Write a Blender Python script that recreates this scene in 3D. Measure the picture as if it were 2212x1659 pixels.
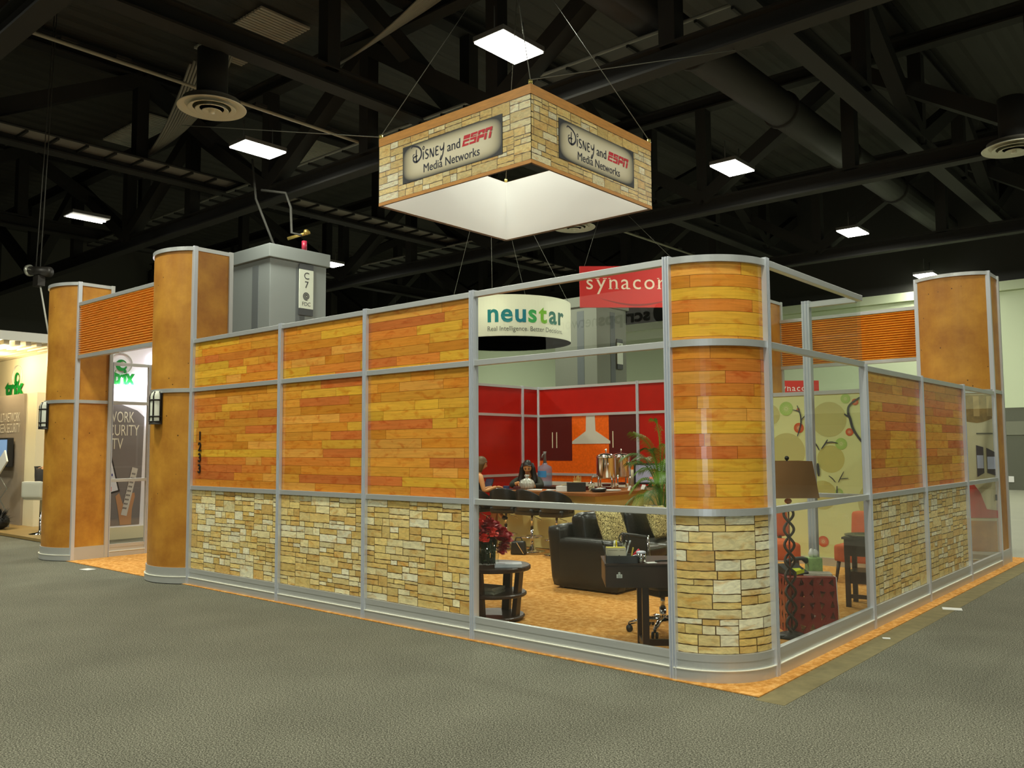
import bpy, bmesh, math, random
from mathutils import Vector, Matrix
PI = math.pi
C = bpy.context.scene.collection
S = bpy.context.scene
for o in list(bpy.data.objects):
    bpy.data.objects.remove(o)

# ------------------------------------------------------------------ camera
def setup_camera():
    cd = bpy.data.cameras.new('camera')
    cd.sensor_width = 36.0
    cd.lens = 1845.8 / 2212 * 36.0
    cd.clip_start = 0.05
    cd.clip_end = 300
    cam = bpy.data.objects.new('camera', cd)
    C.objects.link(cam)
    pt, rl, yw = math.radians(4.3013), math.radians(-0.33916), math.radians(130.8659)
    fw = Vector((math.cos(pt) * math.cos(yw), math.cos(pt) * math.sin(yw), math.sin(pt)))
    r0 = Vector((math.sin(yw), -math.cos(yw), 0))
    u0 = r0.cross(fw)
    r = r0 * math.cos(rl) + u0 * math.sin(rl)
    u = r.cross(fw)
    m = Matrix(((r.x, u.x, -fw.x, 2.70157), (r.y, u.y, -fw.y, -5.49653), (r.z, u.z, -fw.z, 1.65502), (0, 0, 0, 1)))
    cam.matrix_world = m
    S.camera = cam
setup_camera()

# ------------------------------------------------------------------ world and exposure
w = bpy.data.worlds.new('hall_air')
S.world = w
w.use_nodes = True
w.node_tree.nodes['Background'].inputs[0].default_value = (0.9, 0.95, 0.8, 1)
w.node_tree.nodes['Background'].inputs[1].default_value = 0.02
S.view_settings.view_transform = 'Standard'
S.view_settings.look = 'None'
S.view_settings.gamma = 1.0
S.view_settings.use_curve_mapping = False
S.view_settings.exposure = 0.0

# ------------------------------------------------------------------ hall lamps (positions of the fixtures)
LAMPS = [(-7.24, 5.97, 9.0, 1.8), (-15.36, 5.92, 9.0, 1.1), (-7.31, 15.01, 9.0, 1.3), (-7.33, 24.05, 9.0, 1.6), (-6.63, 30.2, 8.3, 0.45),
         (-24.77, 5.79, 9.0, 0.25), (-24.68, 15.0, 9.0, 1.0), (-15.5, 15.1, 9.0, 1.6), (1.0, 24.1, 9.0, 2.0), (-30.5, 24.1, 9.0, 2.2),  # last two are unseen lamps added to brighten the far wall
         (1.0, 6.0, 9.0, 0.7), (1.0, 15.3, 9.0, 0.7), (9.5, 6.0, 9.0, 1.2), (9.5, 15.3, 9.0, 0.8),
         (-15.55, -3.2, 9.0, 1.5), (-7.65, -3.2, 9.0, 1.75), (1.0, -3.2, 9.0, 1.7), (9.5, -3.2, 9.0, 1.4),
         (-15.55, -12.2, 9.0, 1.0), (-7.65, -12.2, 9.0, 1.5), (1.0, -12.2, 9.0, 1.5), (9.5, -12.2, 9.0, 1.0)]
LAMP_W = 235.0
LAMP_COL = (0.985, 1.0, 0.835)
for i, (x, y, z, k) in enumerate(LAMPS):
    ld = bpy.data.lights.new('fixture_light', 'AREA')
    ld.shape = 'RECTANGLE'
    ld.size = 0.66
    ld.size_y = 1.08
    ld.energy = LAMP_W * k
    if k < 0.3:
        ld.size = 0.05
        ld.energy = 12
    ld.color = LAMP_COL
    lo = bpy.data.objects.new('fixture_light', ld)
    lo.location = (x, y, z - 0.06)
    C.objects.link(lo)

# the compact camera fired its small flash: bluish, just above the lens
fl = bpy.data.lights.new('camera_flash', 'SPOT')
fl.energy = 130
fl.color = (0.80, 0.90, 1.0)
fl.spot_size = math.radians(74)
fl.spot_blend = 1.0
fl.shadow_soft_size = 0.02
fo = bpy.data.objects.new('camera_flash', fl)
fo.matrix_world = S.camera.matrix_world @ Matrix.Translation((0.05, 0.045, 0.0))
C.objects.link(fo)

# ------------------------------------------------------------------ materials
MC = {}
def nodes(name):
    m = bpy.data.materials.new(name)
    m.use_nodes = True
    nt = m.node_tree
    return m, nt, nt.nodes['Principled BSDF']
def N(nt, t, **k):
    n = nt.nodes.new(t)
    for a, b in k.items():
        if a.startswith('i_'):
            n.inputs[a[2:].replace('_', ' ')].default_value = b
        else:
            setattr(n, a, b)
    return n
def rgb(c):
    return (c[0], c[1], c[2], 1)
def s2l(r, g, b):
    f = lambda v: (v / 255 / 12.92) if v <= 10.3 else ((v / 255 + 0.055) / 1.055) ** 2.4
    return (f(r), f(g), f(b))
def mat(name, col, rough=0.5, metal=0.0, spec=0.5, var=0.0, vscale=6.0, bump=0.0, bscale=80.0, emit=0.0, ecol=None, trans=0.0, coat=0.0, alpha=1.0, stretch=None):
    """principled material; var = noise brightness variation of the base colour, bump = fine noise relief"""
    if name in MC:
        return MC[name]
    m, nt, p = nodes(name)
    p.inputs['Base Color'].default_value = rgb(col)
    p.inputs['Roughness'].default_value = rough
    p.inputs['Metallic'].default_value = metal
    p.inputs['Specular IOR Level'].default_value = spec
    p.inputs['Transmission Weight'].default_value = trans
    p.inputs['Coat Weight'].default_value = coat
    p.inputs['Alpha'].default_value = alpha
    L = nt.links.new
    if var or bump:
        tc = N(nt, 'ShaderNodeTexCoord')
        src = tc.outputs['Object']
        if stretch:
            mp = N(nt, 'ShaderNodeMapping')
            mp.inputs['Scale'].default_value = stretch
            L(src, mp.inputs['Vector'])
            src = mp.outputs['Vector']
    if var:
        nz = N(nt, 'ShaderNodeTexNoise', i_Scale=vscale, i_Detail=6.0, i_Roughness=0.65)
        L(src, nz.inputs['Vector'])
        mr = N(nt, 'ShaderNodeMapRange')
        mr.inputs['From Min'].default_value = 0.25
        mr.inputs['From Max'].default_value = 0.75
        mr.inputs['To Min'].default_value = 1 - var
        mr.inputs['To Max'].default_value = 1 + var
        L(nz.outputs['Fac'], mr.inputs['Value'])
        mx = N(nt, 'ShaderNodeMix', data_type='RGBA', blend_type='MULTIPLY')
        mx.inputs['Factor'].default_value = 1.0
        mx.inputs['A'].default_value = rgb(col)
        L(mr.outputs['Result'], mx.inputs['B'])
        L(mx.outputs['Result'], p.inputs['Base Color'])
    if bump:
        nb = N(nt, 'ShaderNodeTexNoise', i_Scale=bscale, i_Detail=4.0)
        L(src, nb.inputs['Vector'])
        b = N(nt, 'ShaderNodeBump', i_Strength=bump, i_Distance=0.01)
        L(nb.outputs['Fac'], b.inputs['Height'])
        L(b.outputs['Normal'], p.inputs['Normal'])
    if emit:
        p.inputs['Emission Color'].default_value = rgb(ecol or col)
        p.inputs['Emission Strength'].default_value = emit
    MC[name] = m
    return m

def tile_mat(name, grain, amount, rough, coat=0.0, stain=0.0, stain_col=(0.45, 0.2, 0.06)):
    """print made of tiles: per-tile colour attribute x stretched grain (uv in metres), optional rusty stains"""
    m, nt, p = nodes(name)
    L = nt.links.new
    at = N(nt, 'ShaderNodeAttribute', attribute_name='Col')
    uv = N(nt, 'ShaderNodeUVMap')
    mp = N(nt, 'ShaderNodeMapping')
    mp.inputs['Scale'].default_value = (grain[0], grain[1], 1)
    L(uv.outputs['UV'], mp.inputs['Vector'])
    nz = N(nt, 'ShaderNodeTexNoise', i_Scale=1.0, i_Detail=7.0, i_Roughness=0.6, i_Distortion=0.9)
    L(mp.outputs['Vector'], nz.inputs['Vector'])
    mr = N(nt, 'ShaderNodeMapRange')
    mr.inputs['From Min'].default_value = 0.28
    mr.inputs['From Max'].default_value = 0.72
    mr.inputs['To Min'].default_value = 1 - amount
    mr.inputs['To Max'].default_value = 1 + amount
    L(nz.outputs['Fac'], mr.inputs['Value'])
    mx = N(nt, 'ShaderNodeMix', data_type='RGBA', blend_type='MULTIPLY')
    mx.inputs['Factor'].default_value = 1.0
    L(at.outputs['Color'], mx.inputs['A'])
    L(mr.outputs['Result'], mx.inputs['B'])
    out = mx.outputs['Result']
    if stain:
        n2 = N(nt, 'ShaderNodeTexNoise', i_Scale=7.0, i_Detail=5.0, i_Distortion=0.6)
        m2 = N(nt, 'ShaderNodeMapping')
        m2.inputs['Scale'].default_value = (1.0, 2.2, 1)
        L(uv.outputs['UV'], m2.inputs['Vector'])
        L(m2.outputs['Vector'], n2.inputs['Vector'])
        r2 = N(nt, 'ShaderNodeMapRange')
        r2.inputs['From Min'].default_value = 0.52
        r2.inputs['From Max'].default_value = 0.72
        r2.inputs['To Min'].default_value = 0.0
        r2.inputs['To Max'].default_value = stain
        L(n2.outputs['Fac'], r2.inputs['Value'])
        x2 = N(nt, 'ShaderNodeMix', data_type='RGBA', blend_type='MULTIPLY')
        L(r2.outputs['Result'], x2.inputs['Factor'])
        L(out, x2.inputs['A'])
        x2.inputs['B'].default_value = rgb(stain_col)
        out = x2.outputs['Result']
    L(out, p.inputs['Base Color'])
    p.inputs['Roughness'].default_value = rough
    p.inputs['Coat Weight'].default_value = coat
    p.inputs['Coat Roughness'].default_value = 0.25
    MC[name] = m
    return m

def glass_mat():
    m = bpy.data.materials.new('clear_glass')
    m.use_nodes = True
    nt = m.node_tree
    nt.nodes.clear()
    out = N(nt, 'ShaderNodeOutputMaterial')
    tr = N(nt, 'ShaderNodeBsdfTransparent')
    tr.inputs[0].default_value = (0.965, 0.985, 0.965, 1)
    gl = N(nt, 'ShaderNodeBsdfGlossy')
    gl.inputs['Roughness'].default_value = 0.0
    fr = N(nt, 'ShaderNodeFresnel', i_IOR=1.62)
    mx = N(nt, 'ShaderNodeMixShader')
    ge = N(nt, 'ShaderNodeNewGeometry')
    iv = N(nt, 'ShaderNodeMath', operation='SUBTRACT')
    iv.inputs[0].default_value = 1.0
    nt.links.new(ge.outputs['Backfacing'], iv.inputs[1])
    mu = N(nt, 'ShaderNodeMath', operation='MULTIPLY')
    nt.links.new(fr.outputs[0], mu.inputs[0])
    nt.links.new(iv.outputs[0], mu.inputs[1])
    nt.links.new(mu.outputs[0], mx.inputs[0])
    nt.links.new(tr.outputs[0], mx.inputs[1])
    nt.links.new(gl.outputs[0], mx.inputs[2])
    nt.links.new(mx.outputs[0], out.inputs[0])
    MC['clear_glass'] = m
    return m
GLASS = glass_mat()

def carpet_mat(name, c_dark, c_mid, c_light, scale, blotch):
    m, nt, p = nodes(name)
    L = nt.links.new
    tc = N(nt, 'ShaderNodeTexCoord')
    nz = N(nt, 'ShaderNodeTexNoise', i_Scale=scale, i_Detail=3.0, i_Roughness=0.8)
    L(tc.outputs['Object'], nz.inputs['Vector'])
    cr = N(nt, 'ShaderNodeValToRGB')
    e = cr.color_ramp.elements
    e[0].position = 0.36
    e[0].color = rgb(c_dark)
    e[1].position = 0.64
    e[1].color = rgb(c_light)
    em = cr.color_ramp.elements.new(0.5)
    em.color = rgb(c_mid)
    L(nz.outputs['Fac'], cr.inputs['Fac'])
    n2 = N(nt, 'ShaderNodeTexNoise', i_Scale=1.1, i_Detail=4.0)
    L(tc.outputs['Object'], n2.inputs['Vector'])
    mr = N(nt, 'ShaderNodeMapRange')
    mr.inputs['From Min'].default_value = 0.3
    mr.inputs['From Max'].default_value = 0.7
    mr.inputs['To Min'].default_value = 1 - blotch
    mr.inputs['To Max'].default_value = 1 + blotch
    L(n2.outputs['Fac'], mr.inputs['Value'])
    mx = N(nt, 'ShaderNodeMix', data_type='RGBA', blend_type='MULTIPLY')
    mx.inputs['Factor'].default_value = 1.0
    L(cr.outputs['Color'], mx.inputs['A'])
    L(mr.outputs['Result'], mx.inputs['B'])
    L(mx.outputs['Result'], p.inputs['Base Color'])
    p.inputs['Roughness'].default_value = 0.95
    p.inputs['Specular IOR Level'].default_value = 0.1
    b = N(nt, 'ShaderNodeBump', i_Strength=0.5, i_Distance=0.006)
    L(nz.outputs['Fac'], b.inputs['Height'])
    L(b.outputs['Normal'], p.inputs['Normal'])
    MC[name] = m
    return m

def column_mat():
    """tan cork-like board: cloudy brown print with dark specks"""
    m, nt, p = nodes('tan_board')
    L = nt.links.new
    tc = N(nt, 'ShaderNodeTexCoord')
    nz = N(nt, 'ShaderNodeTexNoise', i_Scale=2.2, i_Detail=7.0, i_Roughness=0.62)
    L(tc.outputs['Object'], nz.inputs['Vector'])
    cr = N(nt, 'ShaderNodeValToRGB')
    e = cr.color_ramp.elements
    e[0].position = 0.32
    e[0].color = rgb(s2l(160, 100, 30))
    e[1].position = 0.68
    e[1].color = rgb(s2l(204, 146, 52))
    L(nz.outputs['Fac'], cr.inputs['Fac'])
    vo = N(nt, 'ShaderNodeTexVoronoi', i_Scale=9.0)
    L(tc.outputs['Object'], vo.inputs['Vector'])
    lt = N(nt, 'ShaderNodeMath', operation='LESS_THAN')
    lt.inputs[1].default_value = 0.085
    L(vo.outputs['Distance'], lt.inputs[0])
    n3 = N(nt, 'ShaderNodeTexNoise', i_Scale=3.0)
    L(tc.outputs['Object'], n3.inputs['Vector'])
    gt = N(nt, 'ShaderNodeMath', operation='GREATER_THAN')
    gt.inputs[1].default_value = 0.55
    L(n3.outputs['Fac'], gt.inputs[0])
    mu = N(nt, 'ShaderNodeMath', operation='MULTIPLY')
    L(lt.outputs[0], mu.inputs[0])
    L(gt.outputs[0], mu.inputs[1])
    mx = N(nt, 'ShaderNodeMix', data_type='RGBA')
    L(mu.outputs[0], mx.inputs['Factor'])
    L(cr.outputs['Color'], mx.inputs['A'])
    mx.inputs['B'].default_value = rgb(s2l(92, 58, 18))
    L(mx.outputs['Result'], p.inputs['Base Color'])
    p.inputs['Roughness'].default_value = 0.42
    MC['tan_board'] = m
    return m
TAN = column_mat()
WOODP = tile_mat('plank_print', (3.0, 50.0), 0.16, 0.24, stain=0.8, stain_col=(0.80, 0.50, 0.34))
STONEP = tile_mat('ledge_stone_print', (14.0, 34.0), 0.22, 0.40, stain=0.8, stain_col=(0.78, 0.52, 0.24))
FLAT = tile_mat('flat_print', (20.0, 20.0), 0.06, 0.4)
ALU = mat('satin_aluminium', (0.60, 0.615, 0.60), rough=0.36, metal=0.55)
ALUP = mat('bright_aluminium_post', (0.70, 0.73, 0.78), rough=0.3, metal=0.5)
CHROME = mat('chrome', (0.85, 0.85, 0.84), rough=0.08, metal=1.0)
STEEL = mat('polished_steel', (0.74, 0.71, 0.64), rough=0.14, metal=1.0)
LEATHER = mat('black_leather', (0.017, 0.016, 0.013), rough=0.33, spec=0.5, bump=0.25, bscale=35)
BLACKP = mat('black_plastic', (0.014, 0.015, 0.016), rough=0.4)
BLACKM = mat('black_metal', (0.025, 0.022, 0.018), rough=0.45, metal=0.4)
DKWOOD = mat('espresso_wood', (0.035, 0.017, 0.010), rough=0.36, var=0.25, vscale=8, stretch=(1, 8, 1))
WHITE = mat('white_paper', (0.78, 0.78, 0.74), rough=0.6)
REDP = mat('red_panel', s2l(172, 26, 14), rough=0.28, var=0.10, vscale=3)
BLACKT = mat('black_print', (0.02, 0.02, 0.025), rough=0.5)
CEILM = mat('black_ceiling_paint', (0.016, 0.0155, 0.013), rough=0.85)
CEILL = mat('grey_ceiling_steel', (0.05, 0.049, 0.041), rough=0.8)
GREYP = mat('grey_pillar_paint', s2l(128, 134, 132), rough=0.6)
OFFW = mat('off_white_fabric', (0.70, 0.70, 0.68), rough=0.8)

# ------------------------------------------------------------------ mesh builder
class MB:
    def __init__(s):
        s.v, s.f, s.uv, s.col, s.sm = [], [], [], [], []
        s.M = Matrix.Identity(4)
    def add(s, vs, fs, uvs=None, col=None, smooth=False):
        b = len(s.v)
        s.v += [s.M @ Vector(p) for p in vs]
        for i, f in enumerate(fs):
            s.f.append([b + k for k in f])
            s.uv.append(uvs[i] if uvs else None)
            s.col.append(col)
            s.sm.append(smooth)
        return s
    def box(s, x0, x1, y0, y1, z0, z1, col=None, taper=None):
        t = taper or 0
        vs = [(x0 + t, y0 + t, z0), (x1 - t, y0 + t, z0), (x1 - t, y1 - t, z0), (x0 + t, y1 - t, z0), (x0, y0, z1), (x1, y0, z1), (x1, y1, z1), (x0, y1, z1)]
        fs = [(0, 3, 2, 1), (4, 5, 6, 7), (0, 1, 5, 4), (1, 2, 6, 5), (2, 3, 7, 6), (3, 0, 4, 7)]
        return s.add(vs, fs, col=col)
    def bar(s, a, b, w, h=None, up=(0, 0, 1)):
        a, b = Vector(a), Vector(b)
        h = h or w
        d = (b - a).normalized()
        u = Vector(up)
        if abs(d.dot(u)) > 0.97:
            u = Vector((1, 0, 0))
        x = d.cross(u).normalized()
        y = x.cross(d).normalized()
        vs = []
        for p in (a, b):
            for i, j in ((-1, -1), (1, -1), (1, 1), (-1, 1)):
                vs.append(p + x * i * w / 2 + y * j * h / 2)
        return s.add(vs, [(3, 2, 1, 0), (4, 5, 6, 7), (0, 1, 5, 4), (1, 2, 6, 5), (2, 3, 7, 6), (3, 0, 4, 7)])
    def tube(s, pts, r, n=8, closed=False, caps=True, flat=1.0):
        pts = [Vector(p) for p in pts]
        m = len(pts)
        rs = r if isinstance(r, (list, tuple)) else [r] * m
        vs, fs = [], []
        px = None
        for i, p in enumerate(pts):
            if closed:
                d = pts[(i + 1) % m] - pts[i - 1]
            else:
                d = pts[min(i + 1, m - 1)] - pts[max(i - 1, 0)]
            d.normalize()
            if px is None:
                u = Vector((0, 0, 1)) if abs(d.z) < 0.9 else Vector((1, 0, 0))
                px = d.cross(u).normalized()
            else:
                px = (px - d * px.dot(d)).normalized()
            py = d.cross(px)
            for k in range(n):
                a = 2 * PI * k / n
                vs.append(p + (px * math.cos(a) + py * math.sin(a) * flat) * rs[i])
        for i in range(m if closed else m - 1):
            j = (i + 1) % m
            for k in range(n):
                l = (k + 1) % n
                fs.append((i * n + k, i * n + l, j * n + l, j * n + k))
        if caps and not closed:
            fs.append(tuple(range(n))[::-1])
            fs.append(tuple((m - 1) * n + k for k in range(n)))
        return s.add(vs, fs, smooth=True)
    def lathe(s, prof, c=(0, 0, 0), n=24, a0=0.0, a1=2 * PI, wob=None):
        full = abs(a1 - a0 - 2 * PI) < 1e-6
        k = n if full else n + 1
        vs, fs = [], []
        for (r, z) in prof:
            for i in range(k):
                a = a0 + (a1 - a0) * i / n
                q = r * (wob(a, z) if wob else 1)
                vs.append((c[0] + q * math.cos(a), c[1] + q * math.sin(a), c[2] + z))
        for j in range(len(prof) - 1):
            for i in range(n):
                l = (i + 1) % k
                fs.append((j * k + i, j * k + l, (j + 1) * k + l, (j + 1) * k + i))
        if full:
            if prof[0][0] > 1e-5:
                fs.append(tuple(range(k))[::-1])
            if prof[-1][0] > 1e-5:
                fs.append(tuple((len(prof) - 1) * k + i for i in range(k)))
        return s.add(vs, fs, smooth=True)
    def prism(s, outline, z0, z1):
        n = len(outline)
        vs = [(p[0], p[1], z0) for p in outline] + [(p[0], p[1], z1) for p in outline]
        fs = [tuple(range(n))[::-1], tuple(range(n, 2 * n))] + [(i, (i + 1) % n, n + (i + 1) % n, n + i) for i in range(n)]
        return s.add(vs, fs)
    def strip(s, path, z0, z1, t):
        """upright wall following path of (x, y); t = thickness to the left of the path"""
        n = len(path)
        P = [Vector((p[0], p[1], 0)) for p in path]
        off = []
        for i in range(n):
            d = P[min(i + 1, n - 1)] - P[max(i - 1, 0)]
            d.normalize()
            off.append(P[i] + Vector((-d.y, d.x, 0)) * t)
        vs = [(p.x, p.y, z0) for p in P] + [(p.x, p.y, z1) for p in P] + [(p.x, p.y, z0) for p in off] + [(p.x, p.y, z1) for p in off]
        fs = []
        u = 0.0
        uvs = []
        for i in range(n - 1):
            du = (P[i + 1] - P[i]).length
            fs.append((i, i + 1, n + i + 1, n + i))
            uvs.append([(u, z0), (u + du, z0), (u + du, z1), (u, z1)])
            u += du
            fs.append((2 * n + i + 1, 2 * n + i, 3 * n + i, 3 * n + i + 1))
            fs.append((n + i, n + i + 1, 3 * n + i + 1, 3 * n + i))
            fs.append((i + 1, i, 2 * n + i, 2 * n + i + 1))
            uvs += [None] * 3
        fs.append((0, n, 3 * n, 2 * n))
        fs.append((n - 1, 3 * n - 1, 4 * n - 1, 2 * n - 1))
        uvs += [None] * 2
        return s.add(vs, fs, uvs=uvs)
    def ball(s, c, r, nu=14, nv=9, sc=(1, 1, 1)):
        prof = [(max(r * math.sin(PI * i / nv), 0.0), -r * math.cos(PI * i / nv)) for i in range(nv + 1)]
        vs, fs = [], []
        for i in range(nv + 1):
            for k in range(nu):
                a = 2 * PI * k / nu
                vs.append((c[0] + sc[0] * prof[i][0] * math.cos(a), c[1] + sc[1] * prof[i][0] * math.sin(a), c[2] + sc[2] * prof[i][1]))
        for i in range(nv):
            for k in range(nu):
                l = (k + 1) % nu
                fs.append((i * nu + k, i * nu + l, (i + 1) * nu + l, (i + 1) * nu + k))
        return s.add(vs, fs, smooth=True)
    def build(s, name, m, parent=None, bevel=0.0, smooth=None, sub=0, weld=False):
        me = bpy.data.meshes.new(name)
        me.from_pydata([tuple(p) for p in s.v], [], s.f)
        if any(u for u in s.uv):
            ul = me.uv_layers.new(name='UVMap')
            for p, u in zip(me.polygons, s.uv):
                if u:
                    for li, q in zip(p.loop_indices, u):
                        ul.data[li].uv = q
        if any(c for c in s.col):
            ca = me.color_attributes.new('Col', 'FLOAT_COLOR', 'CORNER')
            for p, c in zip(me.polygons, s.col):
                if c:
                    for li in p.loop_indices:
                        ca.data[li].color = (c[0], c[1], c[2], 1)
        for p, q in zip(me.polygons, s.sm):
            p.use_smooth = q if smooth is None else smooth
        me.materials.append(m)
        if weld or bevel or sub:
            bm = bmesh.new()
            bm.from_mesh(me)
            bmesh.ops.remove_doubles(bm, verts=bm.verts, dist=1e-5)
            if sub:
                bmesh.ops.subdivide_edges(bm, edges=bm.edges, cuts=sub, use_grid_fill=True)
            if bevel:
                es = [e for e in bm.edges if len(e.link_faces) == 2 and e.calc_face_angle(0) > 0.6]
                bmesh.ops.bevel(bm, geom=es, offset=bevel, segments=2, profile=0.6, affect='EDGES')
            bm.to_mesh(me)
            bm.free()
        o = bpy.data.objects.new(name, me)
        C.objects.link(o)
        if parent:
            o.parent = parent
        return o

def tag(o, label=None, cat=None, group=None, kind=None):
    if label:
        o['label'] = label
    if cat:
        o['category'] = cat
    if group:
        o['group'] = group
    if kind:
        o['kind'] = kind
    return o
def thing(name, label, cat, loc=(0, 0, 0), rz=0.0, group=None):
    o = bpy.data.objects.new(name, None)
    o.empty_display_size = 0.1
    o.location = loc
    o.rotation_euler = (0, 0, rz)
    C.objects.link(o)
    return tag(o, label, cat, group)
def copy_thing(src, loc, rz=None, label=None, group=None):
    r = src.copy()
    C.objects.link(r)
    r.location = loc
    if rz is not None:
        r.rotation_euler = (0, 0, rz)
    if label:
        r['label'] = label
    if group:
        r['group'] = group
    for ch in src.children:
        c = ch.copy()
        C.objects.link(c)
        c.parent = r
        for g in ch.children:
            d = g.copy()
            C.objects.link(d)
            d.parent = c
    return r
def struct(name, mb, m, label, cat, **k):
    o = mb.build(name, m, **k)
    return tag(o, label, cat, kind='structure')
def polar(cx, cy, r, a0, a1, n):
    return [(cx + r * math.cos(a0 + (a1 - a0) * i / n), cy + r * math.sin(a0 + (a1 - a0) * i / n)) for i in range(n + 1)]

# ------------------------------------------------------------------ printed tiles
WOOD_PAL = [s2l(*c) for c in ((222, 156, 56), (214, 138, 48), (222, 166, 58), (214, 130, 52), (220, 150, 56), (206, 116, 54), (222, 170, 56), (212, 138, 46), (226, 160, 70))]
STONE_PAL = [s2l(*c) for c in ((228, 204, 130), (220, 190, 112), (232, 218, 164), (236, 230, 194), (224, 196, 122), (214, 178, 104), (230, 208, 142), (234, 224, 178), (222, 192, 116))]
def plank_rects(wd, h, rng, row=0.0905):
    out = []
    v = h
    while v > 0.002:
        v0 = max(0, v - row)
        u = -rng.uniform(0, 0.8)
        while u < wd:
            l = rng.choice((0.32, 0.6, 0.85, 1.1, 1.35))
            a, b = max(0, u), min(wd, u + l)
            if b - a > 0.01:
                c = rng.choice(WOOD_PAL)
                k = rng.uniform(0.86, 1.1)
                out.append((a, b, v0, v, tuple(x * k for x in c)))
            u += l
        v -= row
    return out
def stone_rects(wd, h, rng):
    out = []
    def split(a, b, c, d):
        w_, h_ = b - a, d - c
        if h_ > 0.15 or (h_ > 0.085 and (w_ < 3.0 * h_ or w_ < 0.2) and rng.random() < 0.85):
            t = c + h_ * rng.uniform(0.36, 0.64)
            split(a, b, c, t)
            split(a, b, t, d)
        elif w_ > 0.34 or (w_ > 0.2 and rng.random() < 0.4):
            t = a + w_ * rng.uniform(0.33, 0.67)
            split(a, t, c, d)
            split(t, b, c, d)
        else:
            k = rng.uniform(0.85, 1.1)
            cc = rng.choice(STONE_PAL)
            out.append((a, b, c, d, tuple(x * k for x in cc)))
    # staggered blocks so no joint runs the full height
    v = 0.0
    while v < h - 0.01:
        bh = min(rng.uniform(0.24, 0.36), h - v)
        if h - v - bh < 0.12:
            bh = h - v
        u = -rng.uniform(0, 0.4)
        while u < wd - 0.005:
            bw = rng.uniform(0.35, 0.75)
            a, b = max(0, u), min(wd, u + bw)
            if wd - b < 0.1:
                b = wd
            if b - a > 0.005:
                split(a, b, v, v + bh)
            u = b if b == wd else u + bw
        v += bh
    return out
def tiles(mb, rects, mapf, gap, step=None, jit=0.0, rng=None):
    for (a, b, c, d, col) in rects:
        g = gap / 2
        j = lambda: rng.uniform(-jit, jit) if jit else 0
        a1, b1, c1, d1 = a + g, b - g, c + g, d - g
        if b1 <= a1 or d1 <= c1:
            continue
        n = max(1, int((b1 - a1) / step + 0.99)) if step else 1
        jl = [abs(j()) for k in range(n + 1)]
        jh = [abs(j()) for k in range(n + 1)]
        a1 += abs(j()) * 0.7
        b1 -= abs(j()) * 0.7
        ru, rv = (rng.uniform(0, 50), rng.uniform(0, 50)) if rng else (0, 0)
        for i in range(n):
            t0, t1 = i / n, (i + 1) / n
            u0, u1 = a1 + (b1 - a1) * t0, a1 + (b1 - a1) * t1
            l0, l1 = c1 + jl[i], c1 + jl[i + 1]
            h0, h1 = d1 - jh[i], d1 - jh[i + 1]
            mb.add([mapf(u0, l0), mapf(u1, l1), mapf(u1, h1), mapf(u0, h0)], [(0, 1, 2, 3)],
                   uvs=[[(u0 + ru, l0 + rv), (u1 + ru, l1 + rv), (u1 + ru, h1 + rv), (u0 + ru, h0 + rv)]], col=col)
DARKGAP = {'w': s2l(118, 66, 22), 's': s2l(92, 68, 34)}
def print_panel(kind, wd, z0, z1, rng, parent, name, path=None):
    """flat (or path-following) printed board from local x=0..wd, facing -y, z0..z1"""
    mb = MB()
    h = z1 - z0
    if path is None:
        mapf = lambda u, v: (u, -0.0008, z0 + v)
        mb.box(0, wd, 0, 0.02, z0, z1, col=DARKGAP[kind])
        step = None
    else:
        cx, cy, r, a0 = path
        mapf = lambda u, v: (cx + (r + 0.0008) * math.cos(a0 + u / r), cy + (r + 0.0008) * math.sin(a0 + u / r), z0 + v)
        n = 24
        mb.strip(polar(cx, cy, r, a0, a0 + wd / r, n), z0, z1, 0.02)
        mb.col = [DARKGAP[kind]] * len(mb.col)
        step = 0.04
    if kind == 'w':
        tiles(mb, plank_rects(wd, h, rng), mapf, 0.0028, step, rng=rng)
        return mb.build(name, WOODP, parent)
    tiles(mb, stone_rects(wd, h, rng), mapf, 0.003, 0.035, jit=0.0045, rng=rng)
    return mb.build(name, STONEP, parent)

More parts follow.
